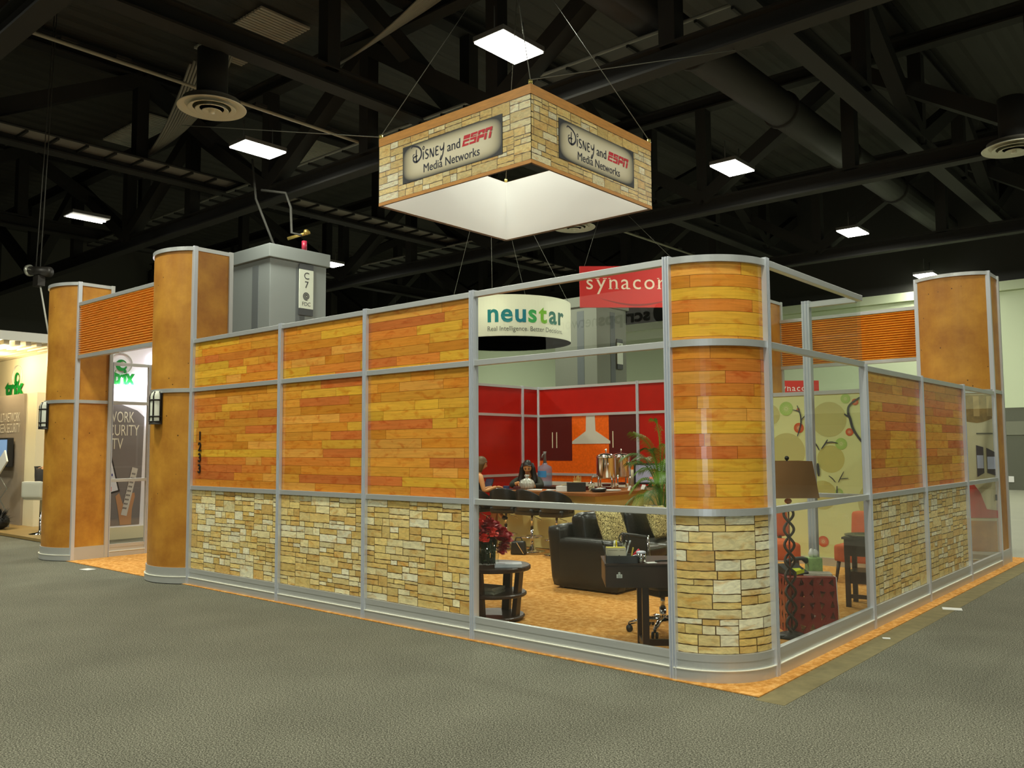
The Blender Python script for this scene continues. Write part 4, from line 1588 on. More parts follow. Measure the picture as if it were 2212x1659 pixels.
# ================================================================== NEIGHBOURING BOOTH AT LEFT
def neighbour():
    wallm = mat('cream_booth_wall', s2l(226, 216, 182), rough=0.6)
    greyp = mat('taupe_panel', s2l(150, 138, 122), rough=0.55)
    ink = mat('cream_ink', s2l(226, 220, 204), rough=0.6)
    green = mat('green_letters', s2l(20, 128, 50), rough=0.4)
    # floor platform
    mb = MB()
    mb.box(-24, -13.7, 0.75, 6, 0.009, 0.06)
    o = mb.build('platform_floor', mat('olive_vinyl', s2l(150, 124, 74), rough=0.5, var=0.1))
    tag(o, 'low olive floor platform of the neighbouring booth at left', 'platform')
    # wall with canopy
    t = thing('neighbour_booth', 'white neighbouring booth at far left with lit canopy and taupe panel', 'booth', (-20, 1.6, 0.06))
    mb = MB()
    mb.box(-3, 3.35, 0.35, 0.5, 0, 3.75)
    mb.build('back_wall', wallm, t)
    mb = MB()
    mb.box(-3, 2.52, 0.0, 0.34, 0, 2.85)
    mb.build('taupe_panel', greyp, t)
    mb = MB()
    mb.box(2.52, 3.09, 0.05, 0.34, 0, 2.85)
    mb.build('cream_return', wallm, t)
    mb = MB()
    mb.box(-3, 4.3, -1.3, 0.6, 3.78, 3.96)
    mb.build('canopy', mat('canopy_white', s2l(214, 214, 204), rough=0.5), t)
    sc_ = mat('slat_cream', s2l(220, 208, 178), rough=0.5)
    for i in range(9):
        MB().box(-3, 3.1, -1.2 + i * 0.19, -1.04 + i * 0.19, 3.755, 3.78).build('canopy_slat', sc_, t)
    for i in range(8):
        MB().box(3.15, 4.2, -1.2 + i * 0.2, -1.1 + i * 0.2, 3.7, 3.78).build('canopy_slat', sc_, t)
    warm = mat('downlight_glow', (1, 0.9, 0.65), emit=14.0, ecol=(1, 0.86, 0.55))
    for x, y in ((1.75, -0.55), (3.45, -0.9)):
        mb = MB()
        mb.lathe([(0.0, 3.735), (0.11, 3.735), (0.11, 3.757), (0.0, 3.757)], (x, y, 0), 20)
        mb.build('downlight', warm, t)
        ld = bpy.data.lights.new('downlight', 'POINT')
        ld.energy = 90
        ld.color = (1, 0.82, 0.5)
        ld.shadow_soft_size = 0.1
        lo = bpy.data.objects.new('downlight', ld)
        lo.location = (-20 + x, 1.6 + y, 3.6)
        C.objects.link(lo)
    # upper logo: raised green letters with a ring above, on the lit wall
    text_on('trix', 0.46, (1.46, 0.35, 2.92), (1, 0, 0), (0, 0, 1), green, t, name='raised_letters', bold=0.022, width=1.15, align='RIGHT', lift=0.03)
    def rings(x, z, r, y, par):
        mb = MB()
        n = 30
        o_, i_ = [], []
        for k in range(n + 1):
            a = 2 * PI * k / n
            o_.append((x + r * math.cos(a), y, z + r * math.sin(a)))
            i_.append((x + r * 0.25 + r * 0.55 * math.cos(a), y, z + r * 0.1 + r * 0.55 * math.sin(a)))
        mb.add(o_ + i_, [(k, k + 1, n + 2 + k, n + 1 + k) for k in range(n)])
        mb.build('crescent_mark', green, par)
        mb = MB()
        R_ = r * 1.9
        mb.tube([(x + R_ * math.cos(a), y + 0.01, z + R_ * 0.95 * math.sin(a) + r * 0.3) for a in [2 * PI * k / 40 for k in range(40)]], 0.02, 5, closed=True, flat=0.4)
        mb.build('thin_ring', mat('silver_ring', (0.5, 0.5, 0.45), rough=0.4), par)
    rings(1.08, 3.27, 0.15, 0.33, t)
    text_on('MULTI-NETWORK', 0.29, (2.33, 0.0, 2.25), (1, 0, 0), (0, 0, 1), ink, t, name='panel_lettering', width=1.36, align='RIGHT', lift=0.01)
    text_on('SCREEN SECURITY', 0.29, (2.35, 0.0, 2.01), (1, 0, 0), (0, 0, 1), ink, t, name='panel_lettering', width=1.44, align='RIGHT', lift=0.01)
    # wall monitor
    m = thing('wall_monitor', 'black wall monitor with bluish screen on the taupe panel at far left', 'monitor', (-18.45, 1.5, 1.31))
    mb = MB()
    mb.box(-0.82, 0.57, -0.06, 0.06, 0.0, 0.64)
    mb.build('case', BLACKP, m, bevel=0.01)
    mb = MB()
    mb.box(-0.78, 0.53, -0.066, -0.058, 0.04, 0.60)
    mb.build('screen', mat('blue_screen', s2l(120, 150, 190), emit=0.5, ecol=s2l(110, 145, 190)), m)
    # folding brochure stand
    b = thing('brochure_stand', 'folding zigzag wire brochure stand below the wall monitor', 'stand', (-17.5, 1.2, 0.06))
    for sx in (-0.18, 0.18):
        mb = MB()
        pts = [(sx + (0.2 if i % 2 else -0.2), 0.0, 0.12 + 0.23 * i) for i in range(5)]
        mb.tube(pts, 0.012, 5)
        mb.build('zigzag_leg', mat('grey_wire', (0.25, 0.25, 0.22), rough=0.4, metal=0.5), b)
    mb = MB()
    mb.box(-0.3, 0.3, -0.15, 0.1, 0.0, 0.12)
    mb.build('foot', mat('grey_wire2', (0.3, 0.3, 0.27), rough=0.5), b)
    mb = MB()
    mb.bar((-0.35, 0, 1.1), (0.28, 0, 1.5), 0.28, 0.03, up=(0, 1, 0))
    mb.build('tilted_tray', WHITE, b)
    # brightly lit poster board seen through the entrance
    p = thing('poster_wall', 'grey poster wall with white top reading WORK SECURITY TV, seen through the entrance', 'poster wall', (-13.5, 1.35, 0.0), PI / 2)
    wtop = mat('poster_white', s2l(236, 234, 246), rough=0.5)
    pg = mat('poster_grey', s2l(122, 116, 118), rough=0.5)
    mb = MB()
    mb.box(-0.6, 1.25, 0.0, 0.1, 0.1, 3.75)
    mb.build('board', wtop, p)
    mb = MB()
    mb.box(-0.6, 1.25, -0.06, 0.12, 0.0, 0.22)
    mb.build('base', wallm, p)
    mb = MB()
    mb.add([(-0.6, -0.006, 0.25), (0.95, -0.006, 0.25), (1.0, -0.006, 2.30), (0.86, -0.006, 2.42), (-0.6, -0.006, 2.92)], [(0, 1, 2, 3, 4)])
    mb.build('grey_print', pg, p)
    mb = MB()
    mb.box(1.07, 1.18, -0.05, 0.02, 2.15, 3.50)
    mb.build('light_tube', mat('cool_glow', (1, 0.97, 1), emit=7.0, ecol=(0.95, 0.9, 1)), p)
    text_on('trix', 0.40, (0.755, 0, 2.92), (1, 0, 0), (0, 0, 1), green, p, name='raised_letters', bold=0.02, width=0.44, align='RIGHT', lift=0.03)
    rings(0.515, 3.27, 0.11, -0.03, p)
    text_on('Premium Security', 0.09, (0.75, 0, 2.82), (1, 0, 0), (0, 0, 1), mat('grey_ink2', (0.2, 0.2, 0.22)), p, name='small_print', width=0.62, align='RIGHT', lift=0.01)
    for i, (s_, xr, zz, wd) in enumerate((('NETWORK', 0.80, 2.19, 0.80), ('SECURITY', 0.90, 1.94, 0.76), ('IP-TV', 0.597, 1.685, 0.40))):
        text_on(s_, 0.295, (xr, 0, zz), (1, 0, 0), (0, 0, 1), ink, p, name='poster_lettering', width=wd, align='RIGHT', lift=0.012)
    # printed hand with remote control, and tablet
    skin = mat('printed_skin', s2l(190, 140, 104), rough=0.5)
    mb = MB()
    mb.add([(a, -0.010, b) for a, b in ((0.58, 0.26), (0.79, 0.26), (0.80, 0.55), (0.85, 0.78), (0.84, 0.86), (0.78, 0.84), (0.72, 0.55), (0.62, 0.66), (0.55, 0.86), (0.48, 0.80), (0.53, 0.55))], [tuple(range(11))])
    mb.add([(a, -0.010, b) for a, b in ((0.1, 0.28), (0.40, 0.28), (0.36, 0.6), (0.33, 0.85), (0.1, 0.85))], [tuple(range(5))])
    mb.build('printed_hand', skin, p)
    mb = MB()
    mb.add([(a, -0.014, b) for a, b in ((0.59, 0.45), (0.70, 0.42), (0.895, 1.31), (0.785, 1.34))], [(0, 1, 2, 3)])
    mb.build('printed_remote', mat('printed_remote_grey', s2l(206, 200, 196), rough=0.5), p)
    mb = MB()
    for i in range(9):
        for j in range(3):
            a = 0.622 + 0.0195 * i + 0.025 * j
            b = 0.56 + 0.08 * i - 0.005 * j
            mb.add([(a, -0.016, b), (a + 0.014, -0.016, b), (a + 0.02, -0.016, b + 0.032), (a + 0.006, -0.016, b + 0.032)], [(0, 1, 2, 3)])
    mb.build('printed_buttons', BLACKT, p)
    mb = MB()
    mb.add([(a, -0.012, b) for a, b in ((0.0, 0.76), (0.56, 0.89), (0.345, 1.75), (0.0, 1.75))], [(0, 1, 2, 3)])
    mb.build('printed_tablet_frame', BLACKT, p)
    mb = MB()
    mb.add([(a, -0.014, b) for a, b in ((0.0, 0.79), (0.525, 0.915), (0.325, 1.71), (0.0, 1.71))], [(0, 1, 2, 3)])
    mb.build('printed_tablet_screen', mat('tablet_white', s2l(226, 228, 244), rough=0.4), p)
    mb = MB()
    mb.add([(a, -0.016, b) for a, b in ((0.1, 0.83), (0.40, 0.90), (0.40, 0.98), (0.1, 0.93))], [(0, 1, 2, 3)])
    mb.build('printed_red_mark', mat('print_red', s2l(210, 60, 40)), p)
    text_on('4', 0.30, (0.34, 0, 1.12), (1, 0, 0), (0, 0, 1), mat('print_blue', s2l(40, 50, 150)), p, name='printed_figure', bold=0.01, lift=0.016)
    lp = bpy.data.lights.new('poster_tube_light', 'AREA')
    lp.energy = 30
    lp.size = 0.1
    lp.size_y = 1.3
    lp.shape = 'RECTANGLE'
    lp.color = (0.95, 0.92, 1)
    lo = bpy.data.objects.new('poster_tube_light', lp)
    lo.location = (-13.4, 2.47, 2.85)
    lo.rotation_euler = (0, PI / 2, 0)
    C.objects.link(lo)
    # bristly black bundle on the platform
    r = random.Random(3)
    mb = MB()
    mb.ball((0, 0, 0.16), 0.17, 12, 8, (1.5, 1.0, 0.95))
    for i in range(260):
        a, e = r.uniform(0, 2 * PI), r.uniform(-0.1, 1.4)
        d = Vector((math.cos(a) * math.cos(e) * 1.4, math.sin(a) * math.cos(e), math.sin(e)))
        p0 = Vector((0, 0, 0.16)) + d * 0.12
        p1 = Vector((0.05, 0, 0.16)) + d * r.uniform(0.2, 0.36)
        p1.z = max(p1.z, 0.01)
        s_ = d.cross(Vector((0, 0, 1))).normalized() * 0.012
        mb.add([p0 - s_, p0 + s_, p1], [(0, 1, 2)])
    mb.M = Matrix.Identity(4)
    o = mb.build('feather_bundle', mat('black_feathers', (0.012, 0.011, 0.010), rough=0.7))
    o.location = (-16.85, 1.0, 0.06)
    tag(o, 'black bristly feathery bundle on the platform at the left edge', 'bundle')
    # louvre door frame and white bar chair
    d = thing('display_frame', 'tall cream display frame with green edge beside the far left column', 'frame', (-15.7, 1.75, 0.06))
    for nm, x0, x1, z0, z1, m_ in (('upright', -0.45, -0.33, 0, 2.35, wallm), ('top_bar', -0.45, 0.5, 2.25, 2.35, wallm), ('dark_strip', -0.30, -0.2, 0, 2.25, mat('dark_strip', s2l(90, 84, 74))), ('grey_panel', -0.2, 0.02, 0, 2.25, mat('pale_strip', s2l(176, 166, 140))), ('green_panel', 0.02, 0.5, 0, 2.25, mat('lime_panel', s2l(128, 176, 62)))):
        mb = MB()
        mb.box(x0, x1, 0, 0.08, z0, z1)
        mb.build(nm, m_, d)
neighbour()

# wall lanterns on the tan columns
def lantern(label, base, ang):
    """base = axis point on the column face, ang = outward direction"""
    t = thing('wall_lantern', label, 'lantern', base, ang)
    mb = MB()
    mb.lathe([(0.085, -0.16), (0.085, 0.16), (0.07, 0.20), (0.04, 0.225), (0, 0.23)], (0, 0, 0), 18, -PI / 2, PI / 2)
    mb.lathe([(0, -0.161), (0.085, -0.16)], (0, 0, 0), 18, -PI / 2, PI / 2)
    mb.build('frosted_glass', mat('frosted_glass', (0.72, 0.74, 0.62), rough=0.4), t)
    mb = MB()
    for z in (-0.165, -0.10, 0.11):
        mb.tube([(0.092 * math.cos(a), 0.092 * math.sin(a), z) for a in [-PI / 2 + PI * k / 12 for k in range(13)]], 0.010, 6)
    for a in (-1.45, -0.5, 0.5, 1.45):
        mb.tube([(0.09 * math.cos(a), 0.09 * math.sin(a), -0.17), (0.09 * math.cos(a), 0.09 * math.sin(a), 0.15), (0.06 * math.cos(a), 0.06 * math.sin(a), 0.215)], 0.009, 6)
    mb.build('iron_cage', BLACKM, t)
    mb = MB()
    mb.lathe([(0.10, -0.20), (0.095, -0.165), (0, -0.164)], (0, 0, 0), 18, -PI / 2, PI / 2)
    mb.lathe([(0, -0.201), (0.10, -0.20)], (0, 0, 0), 18, -PI / 2, PI / 2)
    mb.box(-0.012, 0.0, -0.10, 0.10, -0.2, 0.2)
    mb.build('base_cup', BLACKM, t)
def col_point(x_post, z, deg):
    c, R = 1.0, 1.0 / math.sqrt(2)
    a = math.radians(deg)
    return (x_post - c / 2 + (R + 0.014) * math.cos(a), c / 2 + (R + 0.014) * math.sin(a), z), a
p, a = col_point(XA - 0.03, 2.185, -87)
lantern('iron caged wall lantern on the tall tan column left of the wood wall', p, a)
p, a = col_point(-10.845, 2.19, -96)
lantern('iron caged wall lantern on the farthest left tan column', p, a)
def house_number():
    t = thing('house_number', 'black metal house number 1233 running down the first wood panel', 'number', (-7.165, -0.006, 0))
    for i, ch in enumerate('1233'):
        vs, fs = text_mb(ch, 0.150, 0.003, 0.004)
        mb = MB()
        z = 1.80 - 0.135 * i
        k = 1.0
        mb.add([(p[0] * k - 0.0, -p[2] - 0.004, z + p[1] - 0.02) for p in vs], fs)
        mb.build('digit', BLACKM, t)
house_number()
# small white floor tags
for (x, y, a, l) in ((0.30, 4.08, 0.3, 'white paper tag on the grey carpet right of the booth'), (-9.70, -0.24, 0.2, 'white paper tag on the carpet in front of the entrance'), (0.22, 2.28, 0.4, 'tiny white scrap on the olive strip near the lamp window')):
    mb = MB()
    k = 0.35 if 'scrap' in l else 1.0
    mb.box(-0.09 * k, 0.09 * k, -0.065 * k, 0.065 * k, 0, 0.004)
    o = mb.build('floor_tag', WHITE)
    o.location = (x, y, 0.0025)
    o.rotation_euler = (0, 0, a)
    tag(o, l, 'tag')
def column_mural(col):
    """print wrapped round the lower front of the far right column, behind the last glazed bay"""
    c = 0.95
    R = c / math.sqrt(2)
    k = [0]
    def P(u, z, lift):
        a = -0.75 * PI + 0.5 * PI * u
        return (-c / 2 + (R + lift) * math.cos(a), c / 2 + (R + lift) * math.sin(a), z)
    def shape(name, top, bot, m, u0, u1, n=14):
        """band between two height curves given as (u, z) polylines"""
        k[0] += 1
        lift = 0.002 + 0.0012 * k[0]
        def f(pl, u):
            for (a, za), (b, zb) in zip(pl, pl[1:]):
                if u <= b:
                    return za + (zb - za) * (u - a) / max(1e-6, b - a)
            return pl[-1][1]
        us = [u0 + (u1 - u0) * i / n for i in range(n + 1)]
        vs = [P(u, f(bot, u), lift) for u in us] + [P(u, f(top, u), lift) for u in us]
        mb = MB()
        mb.add(vs, [(i, i + 1, n + 2 + i, n + 1 + i) for i in range(n)])
        return mb.build(name, m, col)
    E = [(0, 0), (1, 0)]
    L_ = lambda z: [(0, z), (1, z)]
    shape('mural_ground', L_(2.37), L_(0.62), mat('poster_beige', s2l(214, 204, 168), rough=0.6), 0.02, 0.98)
    shape('mural_sand', L_(2.36), [(0, 1.98), (0.6, 2.0), (0.8, 1.96), (1, 2.04)], mat('sand_print', s2l(150, 118, 62), rough=0.6, var=0.5, vscale=9), 0.02, 0.98)
    for u in (0.55, 0.74, 0.9):
        shape('mural_tower', [(0, 2.34), (1, 2.34)], [(0, 2.06), (1, 2.06)], mat('tower_print', s2l(190, 158, 100), rough=0.6), u, u + 0.07, 3)
    shape('mural_text', L_(1.83), L_(1.81), mat('mural_ink', s2l(96, 90, 76)), 0.76, 0.96, 8)
    ph, sc = mat('phone_dark', s2l(60, 44, 60)), mat('phone_screen', s2l(196, 200, 232))
    shape('mural_phone', [(0.75, 1.66), (0.84, 1.63)], [(0.75, 1.22), (0.84, 1.28)], ph, 0.75, 0.835, 4)
    shape('mural_phone', [(0.86, 1.63), (0.98, 1.56)], [(0.86, 1.28), (0.98, 1.24)], ph, 0.87, 0.98, 4)
    shape('mural_screen', L_(1.52), L_(1.34), sc, 0.755, 0.83, 3)
    shape('mural_screen', L_(1.50), L_(1.33), sc, 0.875, 0.975, 3)
    shape('mural_red', [(0, 1.14), (0.70, 1.13), (0.78, 1.0), (0.84, 0.78), (1, 0.76)], [(0, 0.66), (1, 0.66)], mat('red_print', s2l(188, 36, 20), rough=0.6), 0.02, 0.98)
    shape('mural_letter', L_(0.98), L_(0.90), BLACKT, 0.95, 0.975, 2)
column_mural(RIGHT_COLUMN)

# ================================================================== BAR COUNTER AND WHAT STANDS ON IT
CT = 0.955
def counter():
    t = thing('bar_counter', 'L shaped bar counter with brown top and pale yellow front behind the stools', 'counter', (-4.95, 5.30, 0))
    top = mat('brown_counter_top', s2l(150, 92, 44), rough=0.4, var=0.12, vscale=6)
    yel = mat('pale_yellow_panel', s2l(220, 208, 136), rough=0.5)
    o = [(-2.95, 0.05), (-0.16, 0.0)] + [(-0.16 + 0.16 * math.sin(a), 0.16 - 0.16 * math.cos(a)) for a in [PI / 2 * i / 6 for i in range(1, 7)]] + [(0.0, 2.64), (-0.72, 2.64), (-0.72, 0.62), (-2.95, 0.66)]
    mb = MB()
    mb.prism(o, CT - 0.05, CT)
    mb.build('worktop', top, t, bevel=0.006)
    mb = MB()
    mb.box(-2.24, -0.25, 0.24, 0.30, 0.02, CT - 0.05)
    mb.build('front_panel', yel, t)
    mb = MB()
    mb.box(-0.25, -0.19, 0.24, 2.6, 0.02, CT - 0.05)
    mb.build('side_panel', yel, t)
    mb = MB()
    mb.box(-2.30, -2.24, 0.24, 0.6, 0.009, CT - 0.05)
    mb.build('end_panel', mat('brown_end_panel', s2l(160, 112, 60), rough=0.5), t)
    mb = MB()
    mb.box(-2.28, -0.2, 0.25, 0.31, 0.009, 0.08)
    mb.build('toe_kick', DKWOOD, t)
counter()
def on_top(name, label, cat, x, y, z=CT, rz=0.0, group=None):
    return thing(name, label, cat, (x, y, z), rz, group)

def urn():
    t = on_top('coffee_urn', 'polished steel coffee urn standing in front, left of the pair on the bar', 'urn', -5.62, 6.55, rz=-0.8)
    body = [(0.155, 0.18), (0.165, 0.20), (0.165, 0.52), (0.172, 0.535), (0.165, 0.55)]
    mb = MB()
    mb.lathe(body, n=28)
    mb.build('body', STEEL, t)
    mb = MB()
    mb.lathe([(0.165, 0.55), (0.15, 0.575), (0.09, 0.60), (0.03, 0.612), (0, 0.614)], n=28)
    mb.build('lid', STEEL, t)
    mb = MB()
    mb.tube([(0, 0, 0.61), (0, 0, 0.645)], 0.008, 8)
    mb.ball((0, 0, 0.66), 0.02, 10, 7)
    mb.build('knob', CHROME, t)
    for a in (0.4, 2.0, 3.6, 5.2):
        ca, sa = math.cos(a), math.sin(a)
        mb = MB()
        mb.tube([(0.14 * ca, 0.14 * sa, 0.24), (0.175 * ca, 0.175 * sa, 0.15), (0.17 * ca, 0.17 * sa, 0.06), (0.19 * ca, 0.19 * sa, 0.012)], [0.02, 0.014, 0.012, 0.02], 8)
        mb.build('leg', CHROME, t)
    for s_ in (-1, 1):
        mb = MB()
        mb.tube([(s_ * 0.16, 0.0, 0.44), (s_ * 0.205, 0.0, 0.44), (s_ * 0.205, 0.0, 0.40), (s_ * 0.16, 0.0, 0.40)], 0.012, 8)
        mb.build('handle', CHROME, t)
    mb = MB()
    mb.tube([(0, -0.15, 0.21), (0, -0.24, 0.21), (0, -0.25, 0.15)], 0.013, 8)
    mb.tube([(0, -0.235, 0.21), (0, -0.235, 0.26)], 0.008, 6)
    mb.build('tap', CHROME, t)
    mb = MB()
    mb.lathe([(0.0, 0.05), (0.07, 0.05), (0.08, 0.09), (0.0, 0.095)], n=16)
    mb.build('burner_tray', mat('dark_red_tray', s2l(80, 24, 20), rough=0.4), t)  # small dark red tray between the urn legs
    copy_thing(t, (-5.76, 7.22, CT), rz=-0.3, label='polished steel coffee urn at the right of the pair on the bar')
urn()
def bar_items():
    t = on_top('napkin_box', 'white rectangular napkin stack on the bar left of the black box', 'napkins', -5.80, 5.62, rz=0.35)
    mb = MB()
    mb.box(-0.12, 0.12, -0.09, 0.09, 0, 0.085)
    mb.build('stack', WHITE, t, bevel=0.006)
    mb = MB()
    mb.bar((-0.05, 0.0, 0.095), (0.14, 0.02, 0.15), 0.1, 0.008)
    mb.build('folded_sheet', mat('manila_sheet', s2l(220, 190, 120), rough=0.6), t)
    t = on_top('black_box', 'black rectangular box on the bar below the orange backsplash', 'box', -5.58, 5.64, rz=0.7)
    mb = MB()
    mb.box(-0.15, 0.15, -0.08, 0.08, 0, 0.145)
    mb.build('box_body', mat('matte_black_box', (0.02, 0.017, 0.013), rough=0.6), t, bevel=0.004)
    t = on_top('straw_bowl', 'tan tuft of stirring sticks in a cup behind the black box', 'sticks', -5.72, 5.86)
    r = random.Random(5)
    mb = MB()
    mb.lathe([(0.05, 0), (0.065, 0.16), (0.06, 0.16), (0.045, 0.01)], n=16)
    mb.build('cup', mat('tan_cup', s2l(190, 160, 100), rough=0.5), t)
    mb = MB()
    for i in range(40):
        a = r.uniform(0, 2 * PI)
        q = r.uniform(0, 0.045)
        mb.bar((q * math.cos(a) * 0.7, q * math.sin(a) * 0.7, 0.05), (q * 1.6 * math.cos(a), q * 1.6 * math.sin(a), 0.2 + r.uniform(0, 0.06)), 0.006, 0.003)
    mb.build('stick_tuft', mat('birch', s2l(214, 180, 110), rough=0.6), t)
    t = on_top('candy_jar', 'clear glass jar of wrapped sweets on the bar beside the black box', 'jar', -5.35, 5.74)
    mb = MB()
    mb.lathe([(0.068, 0.0), (0.082, 0.03), (0.08, 0.085), (0.055, 0.115), (0.06, 0.125)], n=20)
    mb.build('jar_glass', GLASS, t)
    mb = MB()
    cols = []
    for i in range(44):
        a, q, z = r.uniform(0, 6.28), r.uniform(0, 0.05), r.uniform(0.018, 0.09)
        mb.ball((q * math.cos(a), q * math.sin(a), z), 0.015, 6, 4)
    o = mb.build('sweets', mat('sweets_mixed', s2l(216, 200, 170), rough=0.35, var=0.5, vscale=26), t)
    tag(o, kind='stuff')
    mb = MB()
    mb.lathe([(0.058, 0.127), (0.05, 0.14), (0.012, 0.15), (0.014, 0.17), (0, 0.175)], n=18)
    mb.build('lid', CHROME, t)
    t = on_top('black_tray', 'shallow black bowl of white packets at the bar corner', 'bowl', -5.18, 5.70, rz=0.6)
    mb = MB()
    mb.lathe([(0.10, 0), (0.13, 0.055), (0.122, 0.056), (0.09, 0.01), (0, 0.01)], n=24)
    mb.build('bowl', BLACKP, t)
    mb = MB()
    for i in range(9):
        a, q = r.uniform(0, 6.28), r.uniform(0, 0.07)
        mb.bar((q * math.cos(a) - 0.04, q * math.sin(a), 0.045), (q * math.cos(a) + 0.04, q * math.sin(a) + 0.02, 0.065), 0.03, 0.006)
    mb.build('packets', WHITE, t)
    t = on_top('white_plate', 'flat white oval plate on the bar before the urns', 'plate', -5.20, 6.12)
    mb = MB()
    mb.lathe([(0.09, 0), (0.14, 0.014), (0.138, 0.02), (0.085, 0.008), (0, 0.008)], n=24)
    mb.build('plate_dish', WHITE, t)
    for nm, lab, x, y, rz in (('tent_card', 'small folded white tent card at the right of the urns', -5.06, 6.42, 0.9), ('tent_card', 'white folded card lying farther right beyond the urns', -5.10, 6.90, 1.2)):
        t = on_top(nm, lab, 'card', x, y, rz=rz)
        mb = MB()
        mb.bar((-0.03, 0, 0.0), (0, 0, 0.075), 0.004, 0.10, up=(0, 1, 0))
        mb.bar((0.03, 0, 0.0), (0, 0, 0.075), 0.004, 0.10, up=(0, 1, 0))
        mb.build('folded_card', WHITE, t)
    # monitor and grey box at the far end
    t = on_top('bar_monitor', 'small black framed monitor with grey screen behind the palm fronds', 'monitor', -5.42, 7.62, rz=0.75)
    mb = MB()
    mb.box(-0.29, 0.29, -0.02, 0.03, 0.05, 0.42)
    mb.build('case', BLACKP, t, bevel=0.008)
    mb = MB()
    mb.box(-0.26, 0.26, -0.024, -0.019, 0.085, 0.39)
    mb.build('screen', mat('grey_screen', s2l(150, 150, 170), emit=0.32, ecol=s2l(150, 150, 170)), t)
    mb = MB()
    mb.box(0.03, 0.1, -0.026, -0.023, 0.14, 0.32)
    mb.box(-0.02, 0.16, -0.026, -0.023, 0.14, 0.18)
    mb.box(0.0, 0.14, -0.026, -0.023, 0.27, 0.31)
    mb.build('screen_picture', mat('screen_red', s2l(220, 120, 110), emit=0.5, ecol=s2l(230, 120, 110)), t)
    mb = MB()
    mb.box(-0.1, 0.1, -0.07, 0.09, 0, 0.015)
    mb.box(-0.03, 0.03, 0.0, 0.025, 0.015, 0.1)
    mb.build('foot', BLACKP, t)
    t = thing('small_fridge', 'light grey box shaped fridge behind the monitor at the right of the bar', 'fridge', (-5.05, 8.05, 0.009))
    mb = MB()
    mb.box(-0.32, 0.32, -0.03, 0.2, 0, 1.42)
    mb.build('cabinet', mat('light_grey_enamel', s2l(176, 172, 160), rough=0.4), t, bevel=0.012)
    mb = MB()
    mb.box(-0.31, 0.31, -0.045, -0.03, 0.9, 1.40)
    mb.build('door', mat('light_grey_door', s2l(186, 182, 170), rough=0.4), t, bevel=0.006)
    t = on_top('white_cylinder', 'white paper bin standing on the bar between the urns and the monitor', 'container', -5.77, 7.64)
    mb = MB()
    mb.lathe([(0.10, 0), (0.12, 0.3), (0.11, 0.3), (0.09, 0.02), (0, 0.02)], n=24)
    mb.build('drum', mat('cream_card', s2l(214, 204, 172), rough=0.6), t)
    # water bottle with pump behind the standing woman
    t = thing('storage_cabinet', 'dark low cabinet behind the bar carrying the water bottle', 'cabinet', (-7.72, 7.55, 0.009))
    mb = MB()
    mb.box(-0.5, 0.5, -0.3, 0.3, 0, 0.92)
    mb.build('carcass', DKWOOD, t, bevel=0.01)
    mb = MB()
    mb.box(-0.47, 0.47, -0.32, -0.30, 0.05, 0.88)
    mb.build('door', DKWOOD, t, bevel=0.006)
    t = thing('water_bottle', 'big clear blue water bottle with a hand pump beside the seated woman', 'water bottle', (-7.60, 7.36, 0.93))
    blue = mat('blue_plastic', s2l(120, 160, 190), rough=0.12, trans=0.0, alpha=0.45)
    mb = MB()
    mb.lathe([(0.12, 0), (0.138, 0.02), (0.138, 0.12), (0.13, 0.14), (0.138, 0.16), (0.138, 0.33), (0.125, 0.37), (0.05, 0.41), (0.045, 0.44)], n=28)
    mb.build('bottle', blue, t)
    mb = MB()
    mb.lathe([(0.1405, 0.17), (0.1405, 0.29)], n=14, a0=-2.6, a1=-0.7)
    mb.build('label', mat('blue_label', s2l(60, 140, 200), rough=0.4), t)
    mb = MB()
    mb.tube([(0, 0, 0.43), (0, 0, 0.60), (0, 0, 0.66)], [0.035, 0.025, 0.035], 12)
    mb.tube([(0, 0, 0.62), (0.02, -0.09, 0.60), (0.02, -0.12, 0.54)], 0.014, 8)
    mb.build('pump', mat('grey_pump', s2l(120, 116, 112), rough=0.4), t)
    # cellophane gift bag
    t = on_top('cellophane_bag', 'clear silvery gift bag tied at the top, in front of the seated woman', 'gift bag', -6.78, 5.84, rz=0.7)
    mb = MB()
    n = 26
    prof = [(0.09, 0.0), (0.115, 0.04), (0.12, 0.10), (0.095, 0.15), (0.04, 0.18), (0.018, 0.195), (0.042, 0.232), (0.035, 0.245)]
    mb.lathe(prof, n=n * 2, wob=lambda a, z: 1 + 0.14 * math.sin(a * 13))
    mb.build('film', mat('silvery_film', (0.62, 0.62, 0.55), rough=0.18, metal=0.35, alpha=0.8), t)
    mb = MB()
    mb.tube([(0.026 * math.cos(k / 10 * 2 * PI), 0.026 * math.sin(k / 10 * 2 * PI), 0.2) for k in range(10)], 0.007, 6, closed=True)
    mb.build('tie', CHROME, t)
